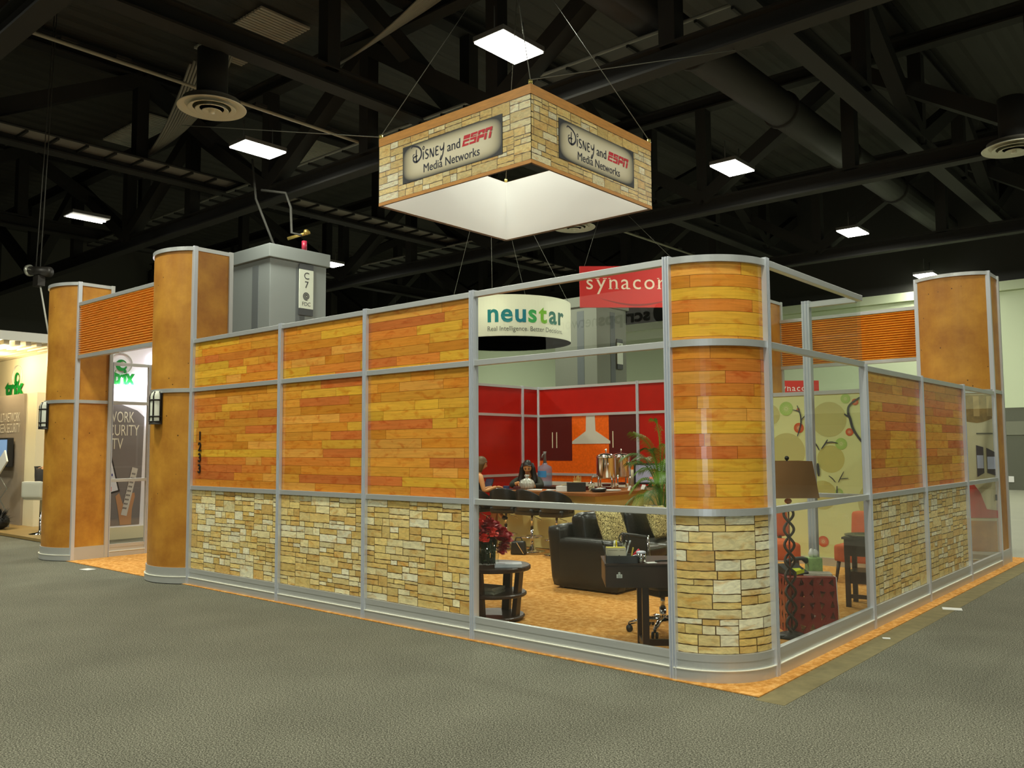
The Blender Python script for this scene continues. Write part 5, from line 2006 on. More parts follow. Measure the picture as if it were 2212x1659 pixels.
    # flat papers and little objects on the left wing
    for nm, lab, cat, x, y, rz, sx, sy, sz, m_ in (
        ('paper_sheets', 'spread of white papers on the bar left of the seated woman', 'papers', -7.38, 5.62, 0.3, 0.20, 0.12, 0.008, WHITE),
        ('paper_sheets', 'white papers on the bar right of the gift bag', 'papers', -6.35, 5.72, 0.1, 0.22, 0.13, 0.008, WHITE),
        ('magazine', 'dark blue magazine lying at the front edge of the bar', 'magazine', -6.98, 5.47, 0.2, 0.17, 0.09, 0.012, mat('navy_cover', s2l(50, 44, 76), rough=0.4)),
        ('red_pouch', 'small red pouch on the bar below the hand of the seated woman', 'pouch', -7.28, 5.78, 0.2, 0.05, 0.035, 0.035, mat('red_cloth', s2l(150, 34, 26), rough=0.6)),
        ('blue_box', 'small blue box on the bar in front of the gift bag', 'box', -7.02, 5.58, 0.4, 0.05, 0.03, 0.06, mat('blue_card', s2l(48, 62, 98), rough=0.5)),
        ('wine_pouch', 'dark red purse on the bar beside the gift bag', 'purse', -6.80, 5.60, 0.5, 0.06, 0.03, 0.055, mat('wine_leather', s2l(82, 34, 34), rough=0.4)),
        ('orange_wrapper', 'orange wrapper on the white papers near the stool back', 'wrapper', -6.22, 5.62, 0.3, 0.035, 0.025, 0.02, mat('orange_foil', s2l(222, 120, 50), rough=0.4))):
        mb = MB()
        mb.box(-sx, sx, -sy, sy, 0, sz)
        o = mb.build(nm, m_, bevel=min(0.006, sz * 0.3))
        o.location = (x, y, CT)
        o.rotation_euler = (0, 0, rz)
        tag(o, lab, cat)
    t = on_top('paper_cup', 'white paper coffee cup on the bar beside the tablet', 'cup', -7.72, 5.72)
    mb = MB()
    mb.lathe([(0.028, 0), (0.042, 0.10), (0.039, 0.10), (0.026, 0.004), (0, 0.004)], n=18)
    mb.build('cup_body', WHITE, t)
    mb = MB()
    mb.lathe([(0.045, 0.098), (0.045, 0.108), (0.036, 0.118), (0, 0.118)], n=18)
    mb.build('lid', WHITE, t)
    t = on_top('tablet', 'dark tablet propped on the bar in front of the woman at left', 'tablet', -7.50, 5.62, rz=-0.1)
    mb = MB()
    mb.bar((0, 0.0, 0.004), (0.0, 0.07, 0.17), 0.012, 0.20, up=(1, 0, 0))
    mb.build('case', BLACKP, t, bevel=0.003)
    mb = MB()
    mb.bar((0, -0.007, 0.012), (0.0, 0.057, 0.162), 0.004, 0.175, up=(1, 0, 0))
    mb.build('screen', mat('slate_screen', s2l(62, 68, 88), rough=0.1), t)
bar_items()

# ------------------------------------------------------------------ bar stools
def stool():
    t = thing('bar_stool', 'black bar stool on a chrome stem with curved back, rightmost before the bar', 'stool', (-5.50, 5.02, 0.009), 0.15)
    mb = MB()
    mb.lathe([(0.205, 0.0), (0.205, 0.012), (0.17, 0.022), (0.06, 0.045), (0.04, 0.09), (0, 0.09)], n=30)
    mb.build('base', CHROME, t)
    mb = MB()
    mb.tube([(0, 0, 0.08), (0, 0, 0.40)], 0.029, 14)
    mb.tube([(0, 0, 0.38), (0, 0, 0.60)], 0.02, 14)
    mb.build('stem', CHROME, t)
    mb = MB()
    R_ = 0.185
    mb.tube([(R_ * math.cos(2 * PI * k / 30), R_ * math.sin(2 * PI * k / 30), 0.235) for k in range(30)], 0.012, 8, closed=True)
    for a in (0.5, 2.6, 4.7):
        mb.tube([(0, 0, 0.235), (R_ * math.cos(a), R_ * math.sin(a), 0.235)], 0.009, 6)
    mb.build('footrest', CHROME, t)
    mb = MB()
    mb.box(-0.215, 0.215, -0.20, 0.21, 0.585, 0.70)
    mb.build('seat', LEATHER, t, bevel=0.035, smooth=True)
    mb = MB()
    n = 18
    vs = []
    for i in range(n + 1):
        a = PI + PI * i / n
        h = 0.80 + 0.20 * math.sin(PI * i / n) ** 0.7
        for (q, z) in ((0.235, 0.66), (0.29, 0.66), (0.30, h), (0.255, h)):
            vs.append((q * 0.94 * math.cos(a), 0.02 + q * 0.92 * math.sin(a), z))
    fs = []
    for i in range(n):
        for k in range(4):
            l = (k + 1) % 4
            fs.append((i * 4 + k, i * 4 + l, (i + 1) * 4 + l, (i + 1) * 4 + k))
    fs += [(0, 1, 2, 3), (n * 4 + 3, n * 4 + 2, n * 4 + 1, n * 4)]
    mb.add(vs, fs, smooth=True)
    mb.build('backrest', LEATHER, t, bevel=0.012, smooth=True)
    mb = MB()
    mb.tube([(0.05, 0, 0.56), (0.16, 0.03, 0.52), (0.2, 0.03, 0.49)], 0.006, 6)
    mb.build('lift_lever', CHROME, t)
    copy_thing(t, (-6.085, 5.13, 0.009), -0.15, 'black bar stool on a chrome stem beside the sofa back, second from the right')
    copy_thing(t, (-6.70, 5.20, 0.009), 0.35, 'black bar stool with chrome footrest just right of the woman at left')
    copy_thing(t, (-7.27, 5.14, 0.009), 0.0, 'black bar stool under the woman at left, mostly hidden by the window post')
stool()
def floor_bags():
    t = thing('leather_bag', 'black leather bag with a silver zip on the floor behind the flowers', 'bag', (-6.02, 4.72, 0.009), 0.5)
    mb = MB()
    mb.box(-0.11, 0.11, -0.05, 0.05, 0, 0.21, taper=-0.015)
    mb.build('bag_body', LEATHER, t, bevel=0.03, smooth=True)
    mb = MB()
    mb.bar((-0.02, -0.058, 0.19), (0.09, -0.068, 0.02), 0.01, 0.008)
    mb.build('zip', CHROME, t)
    mb = MB()
    mb.tube([(-0.06, 0, 0.20), (-0.04, 0, 0.26), (0.04, 0, 0.26), (0.06, 0, 0.20)], 0.010, 6)
    mb.build('handle', LEATHER, t)
    t = thing('tote_bag', 'dark tote bag on the floor under the bar at left', 'bag', (-7.55, 5.75, 0.009), 0.2)
    mb = MB()
    mb.box(-0.2, 0.2, -0.09, 0.09, 0, 0.33, taper=0.02)
    mb.build('bag_body', mat('dark_brown_cloth', s2l(40, 30, 24), rough=0.7), t, bevel=0.03, smooth=True)
    mb = MB()
    mb.tube([(-0.1, -0.02, 0.32), (-0.05, -0.02, 0.46), (0.05, -0.02, 0.46), (0.1, -0.02, 0.32)], 0.011, 6)
    mb.build('handle', mat('dark_brown_cloth', (0, 0, 0)), t)
floor_bags()

# ================================================================== LOUNGE FURNITURE
def soft_box(t, name, x0, x1, y0, y1, z0, z1, m, r=0.06, puff=0.0, crown=None):
    """upholstered block: rounded edges and a slight swell"""
    mb = MB()
    n = 8
    def sgn(v, e):
        return math.copysign(abs(v) ** e, v)
    cx, cy, cz = (x0 + x1) / 2, (y0 + y1) / 2, (z0 + z1) / 2
    hx, hy, hz = (x1 - x0) / 2, (y1 - y0) / 2, (z1 - z0) / 2
    # rounded box from a subdivided cube
    bm = bmesh.new()
    bmesh.ops.create_cube(bm, size=2.0)
    bmesh.ops.subdivide_edges(bm, edges=bm.edges, cuts=7, use_grid_fill=True)
    for v in bm.verts:
        p = Vector((v.co.x * hx, v.co.y * hy, v.co.z * hz))
        q = Vector((max(-hx + r, min(hx - r, p.x)), max(-hy + r, min(hy - r, p.y)), max(-hz + r, min(hz - r, p.z))))
        d = p - q
        if d.length > 1e-6:
            p = q + d.normalized() * r
        u, w_, s_ = v.co.x, v.co.y, v.co.z
        k = (1 - u * u) * (1 - w_ * w_) * (1 if s_ > 0 else 0)
        p.z += puff * k
        kx = (1 - w_ * w_) * (1 - s_ * s_)
        p.x += (crown or 0) * kx * (1 if u > 0 else -1 if u < 0 else 0)
        v.co = p + Vector((cx, cy, cz))
    me = bpy.data.meshes.new(name)
    bm.to_mesh(me)
    bm.free()
    for p in me.polygons:
        p.use_smooth = True
    me.materials.append(m)
    o = bpy.data.objects.new(name, me)
    C.objects.link(o)
    o.parent = t
    return o
def tilt(o, ang, axis, pivot):
    M = Matrix.Translation(pivot) @ Matrix.Rotation(ang, 4, axis) @ Matrix.Translation(-Vector(pivot))
    o.data.transform(M)
def sofa():
    t = thing('leather_sofa', 'black leather two seat sofa seen from its arm side through the front window', 'sofa', (-3.70, 2.58, 0.009))
    L_ = 2.25
    soft_box(t, 'base', 0.10, 0.93, 0.02, L_ - 0.02, 0.02, 0.34, LEATHER, 0.03)
    o = soft_box(t, 'back', 0.0, 0.22, 0.0, L_, 0.05, 0.74, LEATHER, 0.06)
    tilt(o, -0.10, 'Y', (0.1, 0, 0.05))
    for y0 in (0.0, L_ - 0.2):
        soft_box(t, 'arm', 0.02, 0.95, y0, y0 + 0.20, 0.015, 0.585, LEATHER, 0.045, 0.012)
    for y0, y1 in ((0.21, 1.12), (1.13, L_ - 0.21)):
        soft_box(t, 'seat_cushion', 0.26, 0.97, y0, y1, 0.33, 0.47, LEATHER, 0.05, 0.03)
        o = soft_box(t, 'back_cushion', 0.18, 0.42, y0, y1, 0.42, 0.87, LEATHER, 0.09, 0.0, 0.04)
        tilt(o, -0.18, 'Y', (0.25, 0, 0.45))
    for x in (0.14, 0.86):
        for y in (0.08, L_ - 0.08):
            mb = MB()
            mb.box(x - 0.03, x + 0.03, y - 0.03, y + 0.03, 0.0, 0.03)
            mb.build('foot', DKWOOD, t)
sofa()
def pillow_mat():
    m, nt, p = nodes('squiggle_cloth')
    L = nt.links.new
    tc = N(nt, 'ShaderNodeTexCoord')
    mp = N(nt, 'ShaderNodeMapping')
    L(tc.outputs['Object'], mp.inputs[0])
    nz = N(nt, 'ShaderNodeTexNoise', i_Scale=24.0, i_Detail=0.3, i_Distortion=1.0)
    L(mp.outputs[0], nz.inputs['Vector'])
    # thin contour bands give the worm-like squiggles
    mu = N(nt, 'ShaderNodeMath', operation='MULTIPLY'); mu.inputs[1].default_value = 5.5
    L(nz.outputs['Fac'], mu.inputs[0])
    fr = N(nt, 'ShaderNodeMath', operation='FRACT')
    L(mu.outputs[0], fr.inputs[0])
    gt = N(nt, 'ShaderNodeMath', operation='GREATER_THAN'); gt.inputs[1].default_value = 0.52
    L(fr.outputs[0], gt.inputs[0])
    mx = N(nt, 'ShaderNodeMix', data_type='RGBA')
    mx.inputs['A'].default_value = rgb(s2l(96, 84, 40))
    mx.inputs['B'].default_value = rgb(s2l(222, 206, 140))
    L(gt.outputs[0], mx.inputs['Factor'])
    L(mx.outputs['Result'], p.inputs['Base Color'])
    p.inputs['Roughness'].default_value = 0.8
    return m
PILLOW = pillow_mat()
def pillow(label, loc, rx, rz, s=0.46, roll=0.0):
    n = 14
    vs, fs = [], []
    for side in (1, -1):
        for i in range(n + 1):
            for j in range(n + 1):
                u, v = -1 + 2 * i / n, -1 + 2 * j / n
                k = (1 - u * u) * (1 - v * v)
                pinch = 1 - 0.07 * (1 - u * u) * abs(v) ** 3 - 0.07 * (1 - v * v) * abs(u) ** 3
                vs.append((u * s / 2 * pinch, side * 0.075 * k ** 0.45, v * s / 2 * pinch))
    m = (n + 1) ** 2
    for sd in (0, 1):
        for i in range(n):
            for j in range(n):
                a = sd * m + i * (n + 1) + j
                q = (a, a + 1, a + n + 2, a + n + 1)
                fs.append(q if sd == 0 else q[::-1])
    mb = MB()
    mb.add(vs, fs, smooth=True)
    o = mb.build('throw_pillow', PILLOW, weld=True)
    o.location = loc
    o.rotation_euler = (rx, roll, rz)
    return tag(o, label, 'pillow')
pillow('squiggle patterned gold pillow leaning on the left sofa cushion', (-3.10, 3.02, 0.70), -0.42, PI / 2 - 0.12, 0.46, 0.04)
pillow('squiggle patterned gold pillow at the right of the sofa beside the curved corner', (-3.08, 4.05, 0.71), -0.42, PI / 2 - 0.05, 0.46, 0.06)

def side_table():
    t = thing('round_side_table', 'round dark wooden side table with two lower shelves behind the window post', 'table', (-2.96, 0.76, 0.009))
    for z0, z1, r, nm in ((0.475, 0.52, 0.36, 'top'), (0.23, 0.265, 0.32, 'shelf'), (0.02, 0.05, 0.30, 'lower_shelf')):
        mb = MB()
        mb.lathe([(0, z0), (r - 0.01, z0), (r, z0 + 0.01), (r, z1 - 0.01), (r - 0.01, z1), (0, z1)], n=40)
        mb.build(nm, DKWOOD, t, smooth=False)
    for a in (0.2, 1.77, 3.34, 4.91):
        ca, sa = math.cos(a), math.sin(a)
        mb = MB()
        mb.bar((0.235 * ca, 0.235 * sa, 0.0), (0.285 * ca, 0.285 * sa, 0.475), 0.085, 0.05, up=(ca, sa, 0))
        mb.build('leg', DKWOOD, t, bevel=0.006)
side_table()
def flowers():
    z = 0.53
    t = thing('flower_vase', 'glass vase of red and scarlet flowers on the round side table', 'flowers', (-2.98, 0.68, z))
    r = random.Random(11)
    green = mat('stem_green', s2l(46, 66, 30), rough=0.5)
    mb = MB()
    mb.lathe([(0.0, 0.0), (0.10, 0.0), (0.115, 0.02), (0.13, 0.20), (0.127, 0.20), (0.11, 0.02), (0, 0.012)], n=28)
    mb.build('vase', GLASS, t)
    mb = MB()
    for i in range(70):
        a, q = r.uniform(0, 6.28), r.uniform(0, 0.09)
        a2 = a + r.uniform(-1, 1)
        mb.tube([(q * math.cos(a), q * math.sin(a), 0.015), (q * 1.1 * math.cos(a2), q * 1.1 * math.sin(a2), 0.24)], 0.006, 4)
    for i in range(30):
        a, q = r.uniform(0, 6.28), r.uniform(0.03, 0.1)
        p = Vector((q * math.cos(a), q * math.sin(a), r.uniform(0.03, 0.22)))
        d = Vector((math.cos(a), math.sin(a), r.uniform(-0.3, 0.8))) * 0.05
        s_ = Vector((-math.sin(a), math.cos(a), 0)) * 0.02
        mb.add([p, p + d * 0.5 + s_, p + d, p + d * 0.5 - s_], [(0, 1, 2, 3)])
    mb.build('stems', green, t)
    reds = [mat('scarlet_petal', s2l(226, 58, 44), rough=0.55), mat('crimson_petal', s2l(176, 12, 34), rough=0.5), mat('deep_red_petal', s2l(140, 8, 28), rough=0.5)]
    heads = [(-0.17, -0.02, 0.33, 0.055, 0), (-0.10, -0.08, 0.28, 0.06, 0), (-0.02, -0.12, 0.26, 0.05, 0), (-0.08, 0.02, 0.38, 0.06, 0), (0.04, -0.02, 0.38, 0.075, 1), (0.08, 0.05, 0.33, 0.08, 1), (0.0, 0.08, 0.36, 0.07, 1), (0.13, 0.04, 0.27, 0.075, 2), (0.16, -0.02, 0.30, 0.06, 1), (0.17, 0.03, 0.19, 0.06, 2), (-0.14, 0.07, 0.32, 0.06, 0), (0.06, -0.09, 0.31, 0.055, 0), (-0.03, -0.03, 0.32, 0.06, 2), (0.20, 0.06, 0.25, 0.06, 1), (0.15, 0.0, 0.13, 0.05, 1)]
    ca, sa = math.cos(0.70), math.sin(0.70)
    for (x, y, z_, q, c) in heads:
        x, y = x * ca - y * sa, x * sa + y * ca
        mb = MB()
        for i in range(46):
            a, e = r.uniform(0, 6.28), r.uniform(-0.6, 1.5)
            d = Vector((math.cos(a) * math.cos(e), math.sin(a) * math.cos(e), math.sin(e)))
            s_ = d.cross(Vector((0.3, 0.2, 1))).normalized()
            u_ = d.cross(s_)
            p = Vector((x, y, z_)) + d * q * 0.55
            e_ = Vector((x, y, z_)) + d * q * r.uniform(0.9, 1.12)
            w_ = q * 0.38
            mb.add([p - s_ * w_ * 0.5, p + s_ * w_ * 0.5, e_ + s_ * w_ + u_ * w_ * 0.5, e_ + u_ * w_ * 0.2, e_ - s_ * w_ - u_ * w_ * 0.3], [(0, 1, 2, 3, 4)])
        mb.ball((x, y, z_), q * 0.6, 8, 6)
        mb.build('flower_head', reds[c], t)
flowers()
def table_reading():
    mb = MB()
    mb.box(-0.13, 0.13, -0.095, 0.095, 0, 0.018)
    mb.box(-0.12, 0.13, -0.09, 0.09, 0.018, 0.034)
    o = mb.build('book', mat('book_cover', s2l(190, 196, 206), rough=0.35, var=0.15, vscale=9), bevel=0.003)
    o.location = (-2.74, 0.72, 0.53)
    o.rotation_euler = (0, 0, 0.75)
    tag(o, 'pale grey book lying on the round side table beside the flowers', 'book')
    r = random.Random(4)
    mb = MB()
    for i in range(5):
        mb.M = Matrix.Rotation(r.uniform(-0.3, 0.3), 4, 'Z')
        mb.box(-0.15, 0.13, -0.12, 0.11, i * 0.012, i * 0.012 + 0.011)
    mb.M = Matrix.Identity(4)
    o = mb.build('newspaper_stack', mat('newsprint', s2l(150, 148, 132), rough=0.8, var=0.3, vscale=14))
    o.location = (-2.95, 0.66, 0.275)
    o.rotation_euler = (0, 0, 0.4)
    tag(o, 'folded newspapers on the middle shelf of the round side table', 'newspapers')
table_reading()

# ------------------------------------------------------------------ small desk with drawer behind the front window
def desk():
    a = math.atan2(0.314, 0.397)
    t = thing('writing_desk', 'dark wooden desk with deep apron behind the front window', 'desk', (-1.178, 0.092, 0.009), a)
    wd, dp = 0.98, 0.50
    z0, z1 = 0.555, 0.75
    mb = MB()
    mb.box(0, wd, 0.0, dp, z0, z1 - 0.022)
    mb.build('drawer_box', DKWOOD, t, bevel=0.004)
    mb = MB()
    mb.box(-0.008, wd + 0.008, -0.008, dp + 0.008, z1 - 0.022, z1 - 0.009)
    mb.build('top', DKWOOD, t)
    mb = MB()
    mb.box(-0.004, 0.001, 0.02, dp - 0.02, z0 + 0.015, z1 - 0.03)
    mb.build('side_veneer', mat('brown_veneer', s2l(104, 66, 34), rough=0.45), t)
    for x in (0.31, wd - 0.10):
        for y in (0.05, dp - 0.05):
            mb = MB()
            mb.box(x - 0.026, x + 0.026, y - 0.026, y + 0.026, 0, z0)
            mb.build('leg', DKWOOD, t, bevel=0.003)
        mb = MB()
        mb.box(x - 0.018, x + 0.018, 0.07, dp - 0.07, 0.06, 0.11)
        mb.build('foot_rail', DKWOOD, t)
    mb = MB()
    mb.box(0.33, wd - 0.12, dp / 2 - 0.015, dp / 2 + 0.015, 0.06, 0.11)
    mb.build('stretcher', DKWOOD, t)
    # white sticker on the apron
    mb = MB()
    n = 20
    mb.box(0.085, 0.128, -0.0025, 0.0, 0.632, 0.66)
    mb.tube([(0.106 + 0.006 * math.cos(2 * PI * k / n), -0.002, 0.669 + 0.006 * math.sin(2 * PI * k / n)) for k in range(n)], 0.0028, 5, closed=True)
    mb.build('sticker', WHITE, t)
    mb = MB()
    for zz in (0.652, 0.645, 0.638):
        mb.box(0.091, 0.122, -0.0032, -0.002, zz - 0.0015, zz + 0.0015)
    mb.build('sticker_lines', BLACKT, t)
    M = Matrix.Translation((-1.178, 0.092, 0.75)) @ Matrix.Rotation(a, 4, 'Z')
    def at(x, y):
        p = M @ Vector((x, y, 0))
        return (p.x, p.y, p.z)
    # organiser tray
    o = thing('desk_organiser', 'black desk organiser holding white cards, pens and scissors', 'organiser', at(0.13, 0.10), a)
    mb = MB()
    mb.box(-0.125, 0.125, -0.075, 0.075, 0, 0.012)
    for b in ((-0.125, 0.125, -0.075, -0.067), (-0.125, 0.125, 0.067, 0.075), (-0.125, -0.117, -0.075, 0.075), (0.117, 0.125, -0.075, 0.075), (-0.02, -0.013, -0.07, 0.07)):
        mb.box(b[0], b[1], b[2], b[3], 0.012, 0.058)
    mb.build('tray', mat('charcoal_plastic', (0.035, 0.035, 0.038), rough=0.5), o)
    c = thing('card_box', 'white box of printed cards in the desk organiser', 'cards', at(0.09, 0.12), a)
    mb = MB()
    mb.box(-0.078, 0.078, -0.04, 0.04, 0.013, 0.112)
    mb.build('box', mat('cream_cards', s2l(206, 196, 172), rough=0.6), c, bevel=0.002)
    mb = MB()
    mb.box(-0.078, 0.07, -0.039, 0.03, 0.112, 0.116)
    mb.build('yellow_edge', mat('yellow_card', s2l(214, 196, 60), rough=0.5), c)
    mb = MB()
    for zz in (0.095, 0.05):
        mb.box(-0.06, 0.01, -0.0408, -0.04, zz - 0.002, zz + 0.002)
        mb.box(0.03, 0.065, -0.0408, -0.04, zz - 0.002, zz + 0.002)
    mb.build('faint_lines', mat('faint_line', s2l(150, 140, 120)), c)
    pens = (('white pen upright in the desk organiser, left of the scissors', WHITE, 0.07, 0.145, 0.02), ('white marker leaning beside the scissors in the organiser', WHITE, 0.14, 0.15, 0.05), ('yellow highlighter upright in the organiser behind the cards', mat('yellow_plastic', s2l(226, 204, 30), rough=0.4), 0.105, 0.16, -0.01), ('black pen at the left of the organiser', BLACKP, 0.02, 0.15, -0.05), ('pale marker standing rightmost in the organiser', mat('pale_blue', s2l(200, 206, 214), rough=0.4), 0.165, 0.15, 0.06))
    for lab, m_, x, y, dx in pens:
        mb = MB()
        mb.tube([(0, 0, 0.014), (dx * 0.5, 0, 0.125)], 0.006, 8)
        mb.tube([(dx * 0.5, 0, 0.125), (dx * 0.75, 0, 0.165)], [0.007, 0.006], 8)
        pobj = mb.build('pen', m_)
        pobj.location = at(x, y)
        pobj.rotation_euler = (0, 0, a)
        tag(pobj, lab, 'pen')
    s_ = thing('scissors', 'black handled scissors standing in the desk organiser', 'scissors', at(0.155, 0.12), a)
    mb = MB()
    for dx in (-0.018, 0.024):
        mb.tube([(dx + 0.02 * math.cos(2 * PI * k / 16), 0, 0.185 + 0.032 * math.sin(2 * PI * k / 16)) for k in range(16)], 0.005, 6, closed=True)
    mb.build('handles', BLACKP, s_)
    mb = MB()
    mb.bar((-0.012, 0, 0.155), (0.008, 0, 0.015), 0.004, 0.012)
    mb.bar((0.015, 0, 0.155), (-0.006, 0, 0.015), 0.004, 0.012)
    mb.build('blades', CHROME, s_)
    mb = MB()
    mb.bar((0, 0, 0.014), (0.02, 0.0, 0.11), 0.045, 0.006)
    y_ = mb.build('yellow_note_pad', mat('yellow_pad', s2l(200, 184, 60), rough=0.6))
    y_.location = at(0.21, 0.14)
    y_.rotation_euler = (0, 0, a)
    tag(y_, 'yellow note pad tucked at the right of the organiser', 'note pad')
    # steel cup
    c = thing('steel_mug', 'shiny steel mug with a blue rim on the desk', 'mug', at(0.285, 0.07), a)
    mb = MB()
    mb.lathe([(0.030, 0.0), (0.036, 0.012), (0.038, 0.075), (0.035, 0.075), (0.03, 0.01), (0, 0.01)], n=24)
    mb.build('body', CHROME, c)
    mb = MB()
    mb.lathe([(0.039, 0.074), (0.036, 0.088), (0.02, 0.092), (0, 0.092)], n=24)
    mb.build('lid', mat('white_lid', s2l(210, 210, 226), rough=0.3), c)
    mb = MB()
    mb.tube([(-0.036, 0, 0.06), (-0.062, 0, 0.055), (-0.06, 0, 0.025), (-0.036, 0, 0.02)], 0.006, 6)
    mb.build('handle', CHROME, c)
    # glasses / cable and papers on the desk
    mb = MB()
    mb.tube([(0, 0, 0.006), (0.05, 0.03, 0.006), (0.12, 0.03, 0.006), (0.2, 0.05, 0.012), (0.3, 0.02, 0.008)], 0.006, 6)
    g = mb.build('black_cable', BLACKP)
    g.location = at(0.40, 0.12)
    g.rotation_euler = (0, 0, a)
    tag(g, 'black cable lying across the right half of the desk', 'cable')
    mb = MB()
    mb.box(-0.04, 0.04, -0.03, 0.03, 0, 0.003)
    g = mb.build('business_card', WHITE)
    g.location = at(0.36, 0.06)
    g.rotation_euler = (0, 0, a + 0.3)
    tag(g, 'white card lying beside the steel mug on the desk', 'card')
    mb = MB()
    mb.tube([(0, 0, 0.05), (0.05, 0.0, 0.10)], 0.01, 8)
    g = mb.build('red_lighter', mat('red_plastic', s2l(214, 40, 60), rough=0.35))
    g.location = at(0.225, 0.10)
    g.rotation_euler = (0, 0, a)
    tag(g, 'small red stick leaning on the organiser beside the mug', 'stick')
desk()
def office_chair():
    # chair turned away to the right; local +y is the facing direction
    t = thing('office_chair', 'black office chair with chrome frame behind the desk', 'chair', (-1.38, 1.27, 0.009), math.radians(-18))
    for k in range(5):
        a = 2 * PI * k / 5 + 0.3
        ca, sa = math.cos(a), math.sin(a)
        mb = MB()
        mb.tube([(0.03 * ca, 0.03 * sa, 0.115), (0.16 * ca, 0.16 * sa, 0.11), (0.30 * ca, 0.30 * sa, 0.075)], [0.028, 0.024, 0.016], 10)
        l = mb.build('star_leg', CHROME, t)
        mb = MB()
        for s_ in (-0.018, 0.018):
            mb.tube([(0.30 * ca - (s_ - 0.008) * sa, 0.30 * sa + (s_ - 0.008) * ca, 0.03), (0.30 * ca - (s_ + 0.008) * sa, 0.30 * sa + (s_ + 0.008) * ca, 0.03)], 0.03, 12)
        mb.tube([(0.30 * ca, 0.30 * sa, 0.05), (0.30 * ca, 0.30 * sa, 0.08)], 0.012, 8)
        mb.build('caster', BLACKP, l)
    mb = MB()
    mb.tube([(0, 0, 0.10), (0, 0, 0.22)], 0.032, 12)
    mb.tube([(0, 0, 0.21), (0, 0, 0.34)], 0.022, 12)
    mb.build('gas_lift', CHROME, t)
    mb = MB()
    mb.box(-0.11, 0.11, -0.13, 0.11, 0.325, 0.40)
    mb.tube([(0.08, 0, 0.36), (0.24, 0.02, 0.345)], 0.012, 8)
    mb.build('mechanism', BLACKP, t, bevel=0.015)
    soft_box(t, 'seat', -0.24, 0.24, -0.24, 0.25, 0.40, 0.47, LEATHER, 0.03)
    mb = MB()
    vs, fs = [], []
    n = 10
    for i in range(n + 1):
        s_ = i / n
        z = 0.50 + 0.37 * s_
        y = -0.24 - 0.06 * s_ - 0.03 * math.sin(PI * s_)
        for x, dy in ((-0.165, 0), (0.165, 0), (0.165, -0.018), (-0.165, -0.018)):
            vs.append((x, y + dy, z))
    for i in range(n):
        for k in range(4):
            l = (k + 1) % 4
            fs.append((i * 4 + k, i * 4 + l, i * 4 + 4 + l, i * 4 + 4 + k))
    fs += [(3, 2, 1, 0), tuple(n * 4 + k for k in range(4))]
    mb.add(vs, fs)
    mb.tube([(-0.165, -0.309, 0.87), (0.165, -0.309, 0.87)], 0.016, 10)
    mb.build('sling_back', mat('dark_sling', (0.03, 0.026, 0.02), rough=0.5), t)
    for x in (-0.175, 0.175):
        mb = MB()
        mb.tube([(x, -0.10, 0.42), (x, -0.22, 0.44), (x, -0.255, 0.55), (x, -0.30, 0.72), (x, -0.308, 0.885)], 0.012, 8)
        mb.build('chrome_rail', CHROME, t)
office_chair()

